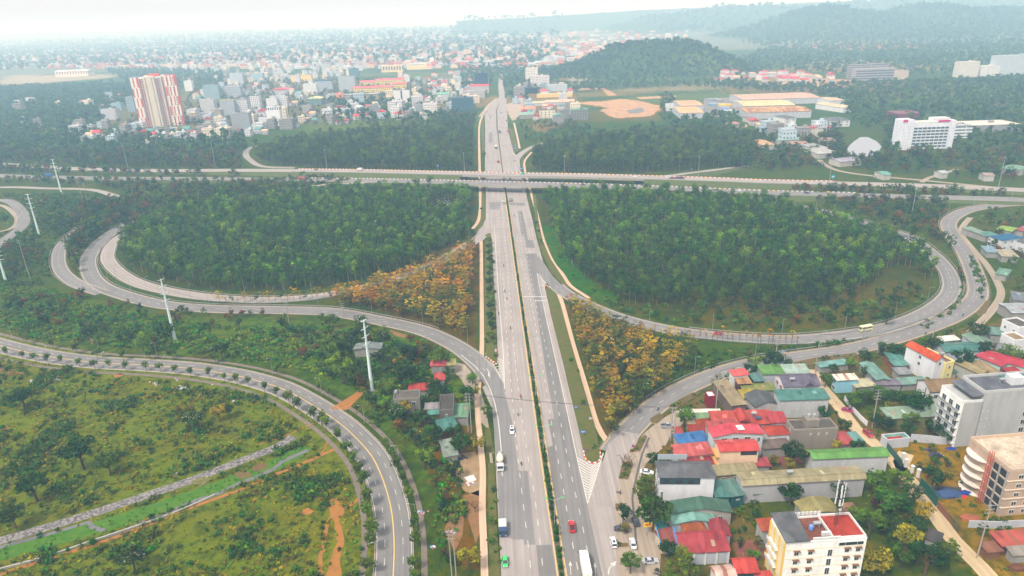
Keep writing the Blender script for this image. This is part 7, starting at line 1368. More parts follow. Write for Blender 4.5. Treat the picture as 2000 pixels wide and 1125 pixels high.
for D, Wd, x0, x1, sp, sz, n_ in ((1850, 170, 1040, 1500, 13, 1.5, 0), (3600, 480, 1400, 2200, 28, 2.4, 1), (5300, 560, 1250, 2150, 60, 3.8, 2)):
    a0, a1 = G(x0, 150).x / G(x0, 150).y * D, G(x1, 150).x / G(x1, 150).y * D
    for yy in np.arange(D - Wd * 1.5, D + Wd * .5, sp):
        for xx in np.arange(a0, a1, sp):
            x, y = xx + rnd.uniform(-.5, .5) * sp, yy + rnd.uniform(-.5, .5) * sp; z = ground_z(x, y)
            if z > (4 if n_ == 0 else 9) and rnd.random() < .93: fr.append(('far', rnd.randrange(6), x, y, z - 4.5 * sz, sz * rnd.uniform(.7, 1.3), tint(.75, 1.25, .1)))
add_far([(1440, 84), (1600, 62), (1800, 56), (2080, 46), (2080, 100), (1880, 88), (1500, 96)], 34, 1.2, 2.4, .8)
mass('distant_woods', fr)
def paintm(c): return flat(c, .3, 0, .04, .6)
LAMPW = flat((.75, .75, .7), .2); LAMPR = flat((.4, .02, .02), .3); PLATE = flat((.6, .6, .55), .5)
def wheels(root, xs, hw, r=.34, n=None):
    mb = MB(); mb.lathe([(r * .6, -.12), (r, -.1), (r, .1), (r * .6, .12)], 0, 0, RUBBER, 12, 'x'); me = mb.mesh('wheel'); mb = MB(); mb.lathe([(r * .3, -.13), (r * .58, -.125), (r * .58, .125), (r * .3, .13)], 0, 0, METAL, 10, 'x'); rm = mb.mesh('rim')
    for x in xs:
        for s in (-1, 1): o = link_mesh('wheel', me, root); o.location = (x, s * (hw - .1), r); o.rotation_euler.z = math.pi / 2; link_mesh('rim', rm, o)
def car(loc, an, color, label, style='suv', cat='car', name='car'):
    root = empty(name, loc, an); tag(root, label, cat); c = paintm(color)
    L, W, Hh = {'suv': (4.6, 1.88, 1.68), 'sedan': (4.7, 1.82, 1.42), 'hatch': (4.1, 1.75, 1.5), 'pickup': (5.2, 1.88, 1.8)}[style]; l, w_ = L / 2, W / 2; zb = .62 * Hh
    def ring(x, z0, z1, a, b): return [(x, -a, z0), (x, a, z0), (x, b, z1), (x, -b, z1)]
    secs = [ring(-l, .42, zb * .82, w_ * .80, w_ * .74), ring(-l + .25, .25, zb * .98, w_ * .96, w_ * .86), ring(-l + 1.0, .22, zb, w_, w_ * .9), ring(0, .22, zb, w_, w_ * .9), ring(l - 1.3, .22, zb * .98, w_, w_ * .89), ring(l - .5, .24, zb * .86, w_ * .97, w_ * .82), ring(l, .38, zb * .66, w_ * .78, w_ * .66)]
    mb = MB(); vs = [v for s_ in secs for v in s_]; n_ = len(secs)
    mb.add(vs, [(4 * i + k, 4 * i + (k + 1) % 4, 4 * i + 4 + (k + 1) % 4, 4 * i + 4 + k) for i in range(n_ - 1) for k in range(4)] + [(3, 2, 1, 0), (4 * n_ - 4, 4 * n_ - 3, 4 * n_ - 2, 4 * n_ - 1)], c); mb.build('body', root)
    x0, x1, x2, x3 = {'suv': (-l + .12, -l + .45, .35, 1.15), 'sedan': (-l + .75, -l + 1.45, .25, 1.05), 'hatch': (-l + .1, -l + .6, .3, 1.1), 'pickup': (-.75, -.55, .65, 1.35)}[style]
    g = MB(); g.hexa([(x0, -w_ * .88, zb), (x3, -w_ * .88, zb), (x3, w_ * .88, zb), (x0, w_ * .88, zb)], [(x1, -w_ * .7, Hh - .05), (x2, -w_ * .7, Hh - .05), (x2, w_ * .7, Hh - .05), (x1, w_ * .7, Hh - .05)], GLASS); g.build('windows', root)
    rf = MB(); rf.hexa([(x1 - .03, -w_ * .73, Hh - .06), (x2 + .03, -w_ * .73, Hh - .06), (x2 + .03, w_ * .73, Hh - .06), (x1 - .03, w_ * .73, Hh - .06)], [(x1 + .1, -w_ * .66, Hh), (x2 - .1, -w_ * .66, Hh), (x2 - .1, w_ * .66, Hh), (x1 + .1, w_ * .66, Hh)], c)
    for s in (-1, 1):
        for (xa, xb) in ((x1, x0), (x2, x3), ((x1 + x2) / 2, (x0 + x3) / 2)): rf.tube((xa, s * w_ * .71, Hh - .04), (xb, s * w_ * .885, zb), .045, .05, c, 4)
    rf.build('roof', root)
    if style in ('suv',): mb = MB(); mb.box((x1 + x2) / 2 - .1, 0, Hh + .015, 1.0, .8, .02, GLASS); mb.build('sunroof', root)
    if style == 'pickup':
        mb = MB(); mb.box(-1.68, 0, zb + .02, 1.6, 1.5, .03, DARK)
        for y in (-.82, .82): mb.box(-1.68, y, zb + .1, 1.75, .1, .22, c)
        mb.box(-2.52, 0, zb + .1, .1, 1.7, .22, c); mb.build('cargo_bed', root)
    wheels(root, (-l * .62, l * .64), w_)
    for s in (-1, 1):
        mb = MB(); mb.box(l - .12, s * w_ * .62, zb * .66, .2, .34, .16, LAMPW); mb.build('headlight', root)
        mb = MB(); mb.box(-l + .08, s * w_ * .68, zb * .82, .14, .3, .2, LAMPR); mb.build('tail_light', root)
        mb = MB(); mb.box(x3 - .2, s * (w_ + .06), zb + .08, .14, .2, .14, c); mb.build('wing_mirror', root)
    mb = MB(); mb.box(l - .0, 0, .45, .05, .5, .14, PLATE); mb.build('number_plate', root); return root
def truck(loc, an, cab, label, kind='box', L=8.0, body=(.62, .62, .6), name='truck', h=2.9, cat='truck'):
    root = empty(name, loc, an); tag(root, label, cat); c = paintm(cab); l = L / 2; w_ = 1.2; bm = flat(body, .5, 0, .08)
    mb = MB(); mb.prism([(l - 1.9, .5), (l, .5), (l, 1.5), (l - .25, 2.5), (l - 1.9, 2.6)], -w_ + .05, w_ - .05, c); mb.build('cab', root)
    mb = MB(); mb.hexa([(l - .02, -1.0, 1.5), (l + .03, -1.0, 1.45), (l + .03, 1.0, 1.45), (l - .02, 1.0, 1.5)], [(l - .26, -.95, 2.35), (l - .2, -.95, 2.35), (l - .2, .95, 2.35), (l - .26, .95, 2.35)], GLASS); mb.build('windscreen', root)
    for s in (-1, 1):
        mb = MB(); mb.box(l - .9, s * (w_ - .03), 1.95, .9, .06, .65, GLASS); mb.build('side_window', root); mb = MB(); mb.box(l + .02, s * .85, .8, .08, .35, .2, LAMPW); mb.build('headlight', root)
        mb = MB(); mb.box(l - .2, s * (w_ + .2), 1.9, .12, .2, .5, DARK); mb.build('wing_mirror', root)
    mb = MB(); mb.box(-.2, 0, .65, L - .5, .9, .3, DARK); mb.build('chassis', root)
    if kind == 'box':
        mb = MB(); mb.box(-1.0, 0, .85 + h / 2 - .2, L - 2.1, 2.4, h - .3, bm)
        for k in range(int(L - 2)): mb.box(-l + .4 + k, 0, .7 + h, .07, 2.38, .05, bm)
        mb.build('cargo_box', root); mb = MB(); mb.box(-l + .02, -.58, .8 + h / 2, .06, 1.1, h - .7, bm); mb.box(-l + .02, .58, .8 + h / 2, .06, 1.1, h - .7, bm); mb.box(-l - .02, 0, .8 + h / 2, .04, .05, h - .9, METAL); mb.build('rear_door', root)
    elif kind == 'mixer':
        mb = MB(); mb.lathe([(.55, -3.2), (.8, -2.9), (1.22, -1.2), (1.25, .3), (.9, 1.3), (.5, 1.5)], -.6, 0, flat(S(238, 225, 195, .9), .5), 18, 'x', 2.2); o = mb.build('mixer_drum', root, True); o.rotation_euler = (0, 0, 0)
        mb = MB(); mb.box(-3.6, 0, 1.9, .5, 1.6, 1.9, DARK); mb.hexa([(-3.9, -.3, 1.2), (-3.5, -.3, 1.2), (-3.5, .3, 1.2), (-3.9, .3, 1.2)], [(-4.0, -.6, 3.2), (-3.2, -.6, 3.2), (-3.2, .6, 3.2), (-4.0, .6, 3.2)], METAL); mb.build('chute', root)
    elif kind == 'tanker': mb = MB(); mb.lathe([(.7, -l + .3), (1.1, -l + .6), (1.1, l - 2.5), (.7, l - 2.2)], 0, 0, bm, 16, 'x', 2.0); mb.build('tank', root, True)
    elif kind == 'flat':
        mb = MB(); mb.box(-1.0, 0, 1.1, L - 2.1, 2.4, .25, bm); mb.build('flatbed', root); mb = MB(); mb.box(-l + .3, 0, 1.7, .1, 2.3, 1.1, bm); mb.box(l - 2.2, 0, 1.7, .1, 2.3, 1.2, bm); mb.build('headboard', root)
        for k in range(3): mb = MB(); mb.lathe([(.45, -1), (.5, 0), (.45, 1)], -l + 2 + k * 1.6, 0, flat((.12, .1, .12)), 10, 'x', 1.7); mb.build('load_bundle', root)
    else:
        mb = MB()
        for s in (-1, 1): mb.box(-1.0, s * 1.15, 1.6, L - 2.1, .1, 1.1, bm)
        mb.box(-l + .05, 0, 1.6, .1, 2.3, 1.1, bm); mb.box(-1.0, 0, 1.1, L - 2.1, 2.3, .15, bm); mb.box(-1.0, 0, 1.7, L - 2.6, 2.1, .5, flat((.2, .16, .13))); mb.build('dump_body', root)
    wheels(root, (l - 1.3, -l + 1.2) if L < 7 else (l - 1.3, -l + 1.1, -l + 2.4), w_, .48); return root
def minibus(loc, an, color, label):
    root = empty('minibus', loc, an); tag(root, label, 'minibus'); c = paintm(color); L, W, Hh = 7.0, 2.05, 2.7
    mb = MB(); mb.prism([(-L / 2, .4), (L / 2 - .1, .4), (L / 2, 1.1), (L / 2 - .6, Hh - .3), (L / 2 - 1.0, Hh), (-L / 2 + .15, Hh)], -W / 2, W / 2, c); mb.build('body', root)
    for s in (-1, 1):
        for k in range(5): mb = MB(); mb.box(-L / 2 + .9 + k * 1.2, s * W / 2, 1.85, 1.05, .06, .75, GLASS); mb.build('side_window', root)
        mb = MB(); mb.box(L / 2, s * .8, .8, .1, .3, .2, LAMPW); mb.build('headlight', root)
    mb = MB(); mb.hexa([(L / 2 - .06, -.95, 1.25), (L / 2, -.95, 1.2), (L / 2, .95, 1.2), (L / 2 - .06, .95, 1.25)], [(L / 2 - .55, -.9, 2.3), (L / 2 - .48, -.9, 2.3), (L / 2 - .48, .9, 2.3), (L / 2 - .55, .9, 2.3)], GLASS); mb.build('windscreen', root)
    mb = MB(); mb.box(-.6, 0, Hh + .12, 1.6, 1.2, .22, WHITE); mb.build('roof_unit', root); wheels(root, (-2.1, 2.2), W / 2, .38); return root
def skin_body(js, edges, radii):
    me = bpy.data.meshes.new('person'); me.from_pydata(js, edges, []); o = bpy.data.objects.new('person', me); COL.objects.link(o)
    md = o.modifiers.new('s', 'SKIN'); md.use_smooth_shade = True; sv = me.skin_vertices[0].data
    for i, r_ in enumerate(radii): sv[i].radius = (r_, r_); sv[i].use_root = i == 0
    ms = o.modifiers.new('u', 'SUBSURF'); ms.levels = 1; ms.render_levels = 1
    dg = bpy.context.evaluated_depsgraph_get(); r = bpy.data.meshes.new_from_object(o.evaluated_get(dg)); bpy.data.objects.remove(o); return r
def pose(sit=True):
    if sit:
        J = [(-.15, 0, .86), (-.1, 0, 1.08), (-.03, 0, 1.32), (0, 0, 1.46), (.03, 0, 1.60), (.06, 0, 1.68)]
        J += [(-.05, .19, 1.40), (.16, .26, 1.16), (.42, .24, 1.10), (-.05, -.19, 1.40), (.16, -.26, 1.16), (.42, -.24, 1.10)]
        J += [(-.12, .12, .84), (.28, .18, .80), (.20, .17, .38), (.34, .17, .33), (-.12, -.12, .84), (.28, -.18, .80), (.20, -.17, .38), (.34, -.17, .33)]
    else:
        J = [(0, 0, .95), (0, 0, 1.15), (0, 0, 1.36), (.01, 0, 1.48), (.02, 0, 1.60), (.03, 0, 1.68)]
        J += [(0, .19, 1.42), (-.06, .24, 1.16), (.04, .23, .92), (0, -.19, 1.42), (.06, -.24, 1.16), (.16, -.23, .94)]
        J += [(0, .1, .92), (.12, .11, .50), (.06, .11, .08), (.2, .11, .04), (0, -.1, .92), (-.02, -.11, .50), (-.16, -.11, .1), (-.03, -.11, .04)]
    E = [(0, 1), (1, 2), (2, 3), (3, 4), (4, 5), (2, 6), (6, 7), (7, 8), (2, 9), (9, 10), (10, 11), (0, 12), (12, 13), (13, 14), (14, 15), (0, 16), (16, 17), (17, 18), (18, 19)]
    Rr = [.14, .13, .15, .06, .095, .08, .065, .048, .035, .065, .048, .035, .09, .075, .05, .04, .09, .075, .05, .04]
    return skin_body(J, E, Rr)
BODY = {True: pose(True), False: pose(False)}; SKIN = flat((.42, .24, .15), .6); HAIR = flat((.02, .017, .015), .6)
def person(loc, an, label, shirt, trousers, sit, helmet=None):
    me = BODY[sit].copy(); ms = [flat(shirt, .8), flat(trousers, .8), SKIN, HAIR]
    me.materials.clear()
    for m in ms: me.materials.append(m)
    for f in me.polygons:
        c = f.center; hand = abs(c.y) > .2 and ((sit and c.x > .33) or (not sit and c.z < 1.0)) and c.z > .7
        f.material_index = 2 if hand or (1.47 < c.z < 1.66 and c.x > .0) else 3 if c.z > 1.6 or (c.z > 1.52 and c.x < 0) else 1 if c.z < (.95 if sit else .98) and not hand else 0; f.use_smooth = True
    o = link_mesh('person', me); o.location = loc; o.rotation_euler.z = an; tag(o, label, 'person')
    if helmet: mb = MB(); mb.lathe([(.05, .17), (.12, .13), (.155, 0), (.13, -.08)][::-1], .04, 0, flat(helmet, .3), 12, 'z', 1.68); mb.build('helmet', o, True)
    else: mb = MB(); mb.lathe([(.12, -.06), (.125, .04), (.08, .12), (.02, .14)], .02, 0, HAIR, 10, 'z', 1.66); mb.build('hair', o, True)
    return o
def motorbike(loc, an, color, label):
    root = empty('motorbike', loc, an); tag(root, label, 'motorbike'); c = paintm(color)
    for x in (-.62, .62):
        mb = MB()
        for k in range(12):
            a, b = k * math.pi / 6, (k + 1) * math.pi / 6; mb.tube((x + .28 * math.cos(a), 0, .3 + .28 * math.sin(a)), (x + .28 * math.cos(b), 0, .3 + .28 * math.sin(b)), .05, .05, RUBBER, 4)
        mb.build('wheel', root)
    mb = MB(); mb.hexa([(-.55, -.1, .4), (.2, -.1, .4), (.2, .1, .4), (-.55, .1, .4)], [(-.7, -.13, .7), (.1, -.12, .62), (.1, .12, .62), (-.7, .13, .7)], c); mb.hexa([(.25, -.2, .4), (.4, -.15, .4), (.4, .15, .4), (.25, .2, .4)], [(.3, -.17, .95), (.45, -.14, .95), (.45, .14, .95), (.3, .17, .95)], c); mb.build('body', root)
    mb = MB(); mb.box(-.3, 0, .76, .75, .26, .1, DARK); mb.build('saddle', root); mb = MB(); mb.tube((.38, -.32, 1.02), (.38, .32, 1.02), .02, .02, DARK, 5); mb.tube((.42, 0, 1.0), (.62, 0, .3), .03, .03, METAL, 5); mb.build('handlebar', root); mb = MB(); mb.box(.48, 0, .9, .08, .16, .12, LAMPW); mb.build('headlight', root)
    return root
DN, UPD = RH + math.pi, RH      # towards / away from the camera along the boulevard
def at(x, y, z=.07): return G(x, y, z)
CW = (.68, .68, .68)
car(at(1000, 843), DN, CW, 'white sport utility car driving towards the camera below two motorbikes'); car(at(986.7, 1100), DN, (.03, .5, .12), 'bright green taxi hatchback near the bottom edge', 'hatch')
car(at(1117, 1031), UPD, (.55, .015, .015), 'red pickup truck driving away beside the median', 'pickup', 'pickup truck', 'pickup_truck')
truck(at(977, 908), DN, (.62, .62, .6), 'concrete mixer truck with cream drum on the left road edge', 'mixer', 8.4, name='mixer_truck'); truck(at(982, 1038), DN, (.02, .05, .14), 'small truck with blue cab and white box', 'box', 5.6, h=2.2)
truck(at(1143, 1112), UPD, (.6, .6, .58), 'large white box lorry cut by the bottom edge', 'box', 10.5, S(245, 238, 225, .9), h=3.2, name='lorry')
truck(at(982.5, 397), DN, (.6, .6, .55), 'loaded white truck just below the overpass', 'dump', 7, (.5, .5, .45)); truck(at(996.5, 392), UPD, (.04, .05, .08), 'dark box truck just below the overpass', 'box', 8, (.3, .28, .27))
truck(at(972.9, 317), DN, (.35, .02, .04), 'red truck above the overpass', 'dump', 8, (.45, .2, .2)); truck(at(968.6, 290), DN, (.05, .14, .14), 'dark green truck with white cover', 'box', 8.4, (.6, .65, .6)); truck(at(976, 259), UPD, (.04, .06, .16), 'navy blue truck high on the boulevard', 'box', 8.4, (.12, .16, .25))
truck(at(992.6, 258), UPD, (.3, .02, .06), 'maroon truck high on the boulevard', 'box', 7, (.45, .1, .15)); car(at(1004.5, 314), UPD, (.5, .5, .6), 'white car on the slip lane beyond the overpass'); car(at(957.6, 229), DN, (.02, .15, .25), 'blue car near the top of the boulevard'); car(at(964, 235), DN, CW, 'white car near the top of the boulevard')
car(at(978, 221.5), UPD, (.08, .1, .3), 'blue van near the top of the boulevard'); car(at(989, 236), UPD, (.04, .03, .08), 'dark car near the top of the boulevard'); car(at(996.5, 350), UPD, (.04, .04, .05), 'dark car between the two overpasses'); car(at(1001, 241), UPD, (.3, .32, .42), 'grey car on the verge near the top')
ea = math.atan2(LOP[30].y - LOP[28].y, LOP[30].x - LOP[28].x)
def on(path, x): 
    q = min(path, key=lambda p: abs(P(p)[0] - x)); return q
def deckcar(path, x, off, f, *a, **k):
    q = on(path, x); i = path.index(q); d = path[min(i + 1, len(path) - 1)] - path[max(0, i - 1)]; an = math.atan2(d.y, d.x); n_ = Vector((-d.y, d.x, 0)).normalized(); p = q + n_ * off; p.z = q.z + .03
    return f(p, an + (math.pi if f is not car or k.pop('back', False) else 0) if k.pop('rev', False) else an, *a, **k)
deckcar(UPP, 1022.5, 2, car, (.02, .45, .4), 'turquoise taxi on the far overpass', rev=True, back=True); deckcar(UPP, 1242.7, 2, car, CW, 'white car on the far overpass right of the boulevard', 'sedan', rev=True, back=True); deckcar(UPP, 617, 2, car, (.03, .12, .14), 'dark teal car on the far carriageway at left', 'sedan')
deckcar(UPP, 704, 2.5, truck, (.6, .6, .6), 'white van-like truck behind trees on the far carriageway', 'box', 6, h=2.4, rev=True); deckcar(UPP, 1325, -1, truck, (.6, .6, .62), 'long dark flatbed lorry with white cab on the far overpass', 'flat', 15, (.1, .06, .1), name='lorry', rev=True)
deckcar(LOP, 1130, 2, car, (.03, .04, .04), 'black car on the near overpass', 'sedan'); deckcar(LOP, 1241, 2, car, CW, 'white car on the near overpass half hidden by treetops', 'sedan'); deckcar(LOP, 1435, 2, car, CW, 'white car on the near expressway right of the woods', 'sedan'); deckcar(LOP, 1405, 1, car, (.03, .05, .1), 'dark car ahead of the white one on the near expressway', 'sedan')
deckcar(LOP, 594, 1, truck, (.06, .07, .09), 'red tipper lorry on the near carriageway at left', 'dump', 11, (.4, .03, .03), name='lorry'); deckcar(LOP, 95, 2, truck, (.02, .08, .3), 'blue truck between trees at far left', 'box', 9, (.02, .1, .3), name='truck'); deckcar(LOP, 1576, 1, car, (.04, .05, .07), 'dark car beside the big tree on the near expressway')
truck(at(1718, 347), math.pi, (.5, .48, .5), 'tanker lorry on the dirt road by the expressway', 'tanker', 10, (.35, .3, .32), name='lorry')
def road_an(R_, p): i = min(range(1, len(R_) - 1), key=lambda k: (R_[k] - p).length); d = R_[i + 1] - R_[i - 1]; return math.atan2(d.y, d.x)
g = at(1401, 653.5); car(g, road_an(RAMP_B, g) + math.pi, (.4, .01, .06), 'crimson car on the right loop ramp'); g = at(1690, 645.5); minibus(g, road_an(RAMP_B, g) + math.pi, S(240, 232, 170, .85), 'cream minibus on the right loop ramp')
g = at(1655.8, 803); car(g, road_an(ROADS['lane'], g) + 1.0, (.35, .01, .10), 'magenta-red car on the tan alley', 'sedan'); car(at(1695.5, 850), G(1713, 870).x and math.atan2(G(1713, 870).y - G(1670, 836).y, G(1713, 870).x - G(1670, 836).x), (.4, .01, .015), 'red car on the alley by the gatehouse', 'suv')
car(at(1263, 924), .0 - .25, CW, 'white saloon parked nose-in beside the grey hipped-roof house', 'sedan'); car(at(1241, 1021), RH + .02, (.03, .035, .045), 'dark grey car parked along the drain', 'suv'); car(at(1214, 1035), -.1, (.03, .04, .06), 'dark car parked under the small yellow tree', 'sedan')
car(at(1198, 1062), RH, CW, 'left of two white cars parked side by side at the forecourt'); car(at(1236, 1064), RH - .03, CW, 'right of two white cars parked side by side at the forecourt', 'sedan'); car(at(1269.8, 1098), .03, (.42, .43, .46), 'silver saloon parked sideways at the forecourt', 'sedan')
car(at(1303, 834), .05, (.3, .31, .34), 'grey pickup with canopy parked under the twin poles', 'pickup', 'pickup truck', 'pickup_truck'); car(at(1828, 892), .1, (.03, .04, .07), 'dark blue car parked on the yellow ground', 'suv')
RID = [(1017, 777, 1, (.35, .02, .05), (.02, .02, .03), (.4, .03, .05), 'red shirt', 'highest of the near riders'), (1011.7, 811, 1, (.4, .42, .4), (.03, .03, .04), (.05, .4, .2), 'grey shirt and green helmet', 'above the white sport utility car'), (1018, 908, 0, (.03, .03, .04), (.02, .02, .02), (.6, .55, .05), 'black clothes', 'right of the mixer truck'),
       (997, 643, 0, (.15, .03, .03), (.03, .03, .04), (.03, .03, .03), 'dark red jacket', 'middle of the left carriageway'), (974, 614, 1, (.3, .03, .3), (.05, .03, .06), (.3, .05, .3), 'purple coat', 'hugging the left edge line'), (984, 521, 1, (.03, .04, .08), (.03, .03, .03), (.1, .1, .12), 'navy jacket', 'alone below the exit loop'),
       (986, 571, 1, (.03, .08, .4), (.03, .03, .03), (.1, .1, .12), 'blue shirt', 'upper of two close riders'), (990, 585, 1, (.04, .04, .05), (.03, .03, .03), (.5, .2, .05), 'black jacket and orange helmet', 'lower of two close riders'), (1004.5, 423, 0, (.3, .03, .06), (.05, .03, .04), (.05, .04, .05), 'dark pink jacket', 'just right of the median'),
       (963.5, 301, 1, (.1, .1, .35), (.03, .03, .03), (.3, .1, .1), 'blue jacket', 'beyond the overpass'), (962.4, 276, 1, (.04, .06, .05), (.03, .03, .03), (.5, .5, .5), 'dark jacket', 'far beyond the overpass'), (999.7, 320, 0, (.06, .04, .05), (.03, .03, .03), (.1, .1, .1), 'dark coat', 'near the slip lane'), (961, 329, 1, (.2, .3, .45), (.03, .05, .1), (.4, .4, .5), 'pale blue top', 'right above the overpass')]
for x, y, dn, sh, tr, hm, a, b in RID:
    g = at(x, y); an = DN if dn else UPD; motorbike(g, an, (.03, .03, .035) if hm[0] < .3 else (.2, .02, .03), f'motorbike under the rider in {a}, {b}'); person(g, an, f'motorbike rider in {a}, {b}', sh, tr, True, hm)
for x, y, R_, nm in ((1285, 801, RAMP_A, 'curving ramp above the planters'), (1880.5, 617, RAMP_A, 'outer right ramp bend'), (1807.5, 653, RAMP_A, 'lower outer right ramp')):
    g = at(x, y); an = road_an(R_, g) + math.pi; motorbike(g, an, (.1, .1, .12), f'motorbike on the {nm}'); person(g, an, f'motorbike rider in dark clothes on the {nm}', (.1, .11, .16), (.03, .03, .04), True, (.5, .5, .52))
motorbike(at(1208, 964), 2.5, (.5, .02, .02), 'red motorbike parked on the forecourt strip'); person(at(1212, 965), 1.2, 'person in teal top beside the parked red motorbike', (.03, .3, .32), (.03, .03, .05), False)
person(at(1263.5, 875), 1.5, 'person in purple walking along the service lane', (.15, .05, .35), (.08, .05, .2), False)
for k, (x, y) in enumerate(((1283, 1117), (1282, 1123), (905, 893), (910, 896))): motorbike(at(x, y), 2.6, (.04, .05, .08), ['motorbike parked under the dark tree at the bottom', 'second motorbike parked under the dark tree at the bottom', 'motorbike left at the bare yard', 'second motorbike left at the bare yard'][k])

GRN_ = flat((.05, .5, .12), .5); PYW = flat(S(215, 230, 228, .9), .5); CPOLE = flat(S(165, 158, 150, .8), .8)
def lamp2(loc, an, label, group):
    root = empty('street_lamp', loc, an); tag(root, label, 'street lamp', group); mb = MB(); mb.tube((0, 0, 0), (0, 0, 10.4), .11, .07, METAL, 6); mb.build('pole', root)
    for s in (-1, 1):
        mb = MB(); mb.tube((0, 0, 10.3), (0, s * 2.2, 11.1), .05, .04, METAL, 5); mb.build('arm', root); mb = MB(); mb.box(0, s * 2.6, 11.15, .38, .95, .18, GRN_); mb.build('lamp_head', root)
    return root
hd = [G(x, y, 11.1) for x, y in ((1083, 969), (1064, 843), (1045, 735.5), (1033, 659), (1024, 597.3), (1017, 546.5))]
sp = (hd[-1] - hd[0]).length / 5; st_ = (hd[-1] - hd[0]).normalized(); k = 0
for i in range(-1, 9):
    p = hd[0] + st_ * sp * i; q = min(mpath, key=lambda v: (Vector((v.x, v.y)) - Vector((p.x, p.y))).length); k += 1
    lamp2((q.x, q.y, .26), RH, f'double-armed lamp with green heads on the median, {ORD[k - 1]} counting up from the bottom', 'double-armed lamps on the boulevard median')
def lamp1(loc, an, label, group, h=8.5, head=GRN_):
    root = empty('street_lamp', loc, an); tag(root, label, 'street lamp', group); mb = MB(); mb.tube((0, 0, 0), (0, 0, h), .1, .06, METAL, 6); mb.build('pole', root); mb = MB(); mb.tube((0, 0, h - .05), (1.6, 0, h + .5), .05, .04, METAL, 5); mb.build('arm', root)
    mb = MB(); mb.box(1.95, 0, h + .55, .75, .32, .14, head); mb.build('lamp_head', root)
def lamp_row(path, off, sp_, x0, x1, where, head=GRN_, start=5):
    k = 0
    for p, n_, an, d in walk(path, start, sp_):
        q = p + n_ * off
        if x0 < P(q)[0] < x1 and P(q)[1] < 1180: lamp1((q.x, q.y, .05), math.atan2(-n_.y * off, -n_.x * off), f'single-armed lamp {where}, {ORD[k]} along it', f'single-armed lamps {where}', head=head); k += 1
lamp_row(RAMP_A, 6, 33, 1180, 1990, 'on the inner side of the outer right ramp'); lamp_row(RAMP_B, 5.5, 34, 1220, 1880, 'along the upper edge of the right loop ramp'); lamp_row(RAMP_C, -6, 33, 200, 960, 'along the upper edge of the outer left ramp'); lamp_row(RAMP_D, 5.6, 36, 215, 700, 'along the left loop ramp', METAL)
lamp_row(ROAD_E, 7.3, 32, 0, 900, 'on the near side of the avenue', METAL); lamp_row(ROAD_E, -7.3, 32, 0, 900, 'on the far side of the avenue', METAL, 20)
pl_ = [((13, 553), 485), ((77, 459), 379), ((121, 379), 311), ((343, 668), 545), ((727, 763), 625)]; bases = [G(*p[0]) for p in pl_]
names = ['white tubular pylon leaning out of the left edge', 'white tubular pylon beside the small curved road at left', 'farthest white tubular pylon near the side road', 'white tubular pylon standing below the left loop', 'nearest and tallest white tubular pylon beside the clay scar']
order = [2, 1, 0, 3, 4]
for i, (b, lb) in enumerate(zip(bases, names)):
    h = z_for(b, pl_[i][1]); nx = G(-150, 560) if i == 0 else bases[3] if i != 3 else bases[4]; dr = (bases[4] - bases[3]) if i in (3, 4) else (bases[2] - bases[1]); an = math.atan2(dr.y, dr.x) + math.pi / 2
    root = empty('power_pylon', (b.x, b.y, 0), an); tag(root, lb, 'pylon', 'white tubular pylons of the power line'); mb = MB(); mb.tube((0, 0, 0), (0, 0, h), .85, .3, PYW, 12); mb.tube((0, 0, 0), (0, 0, .4), 1.4, 1.3, CONC, 12); mb.build('pole', root, False)
    for f, al in ((.985, 1.9), (.88, 2.6), (.77, 2.6), (.665, 2.6)):
        for s in (-1, 1):
            mb = MB(); z = h * f; mb.tube((0, 0, z), (s * al, 0, z + .35), .2, .09, PYW, 6); mb.build('cross_arm', root)
            if f < .95: mb = MB(); mb.tube((s * al, 0, z + .35), (s * al, 0, z - 1.0), .07, .07, DARK, 5); mb.build('insulator', root)
for (x, y, yt, lb) in ((640, 341, 293, 'slender mast beside the gap in the trees left of the boulevard'), (907.5, 336, 298.7, 'slender mast just left of the boulevard above the overpass'), (1102.7, 352, 304, 'slender mast right of the boulevard between the overpasses'), (1363, 352, 306.7, 'slender mast beside the flatbed lorry'), (1618.7, 363, 307, 'slender mast on the strip below the green-walled hall'),
                       (1781, 417, 368, 'slender mast inside the right-hand ramp triangle'), (1948, 374, 306.7, 'tall mast near the right edge beside the expressway'), (1524, 306, 278, 'slender mast above the right-hand woods'), (250, 328, 284, 'slender mast left of the town, standing by the far carriageway'), (421, 325, 268, 'thin mast right of the apartment tower beyond the trees'), (233, 262, 222, 'dark thin mast beside the apartment tower')):
    b = G(x, y); h = z_for(b, yt); root = empty('light_mast', (b.x, b.y, 0)); tag(root, lb, 'mast', 'slender masts along the expressway'); mb = MB(); mb.tube((0, 0, 0), (0, 0, h), .28, .14, METAL if 'dark' not in lb else DARK, 6); mb.build('pole', root); mb = MB(); mb.lathe([(.2, h - .5), (.8, h - .3), (.8, h)], 0, 0, METAL, 8); mb.build('lamp_crown', root)
def upole(x, y, yt, lb, twin=False, arms=3, crossan=0.0):
    b = G(x, y); h = z_for(b, yt); root = empty('utility_pole', (b.x, b.y, 0), crossan); tag(root, lb, 'utility pole', None); offs = (-.6, .6) if twin else (0,)
    for s in offs: mb = MB(); mb.tube((s, 0, 0), (s, 0, h), .24, .14, CPOLE, 6); mb.build('pole', root)
    for k in range(arms): mb = MB(); z = h - .4 - k * 1.3; mb.box(0, 0, z, 2.6, .14, .14, METAL); mb.build('crossarm', root)
    for k in range(arms):
        for s in (-1.1, 0, 1.1): mb = MB(); mb.tube((s, 0, h - .35 - k * 1.3), (s, 0, h - .02 - k * 1.3), .07, .05, flat((.25, .15, .1)), 5); mb.build('insulator', root)
    return b, h
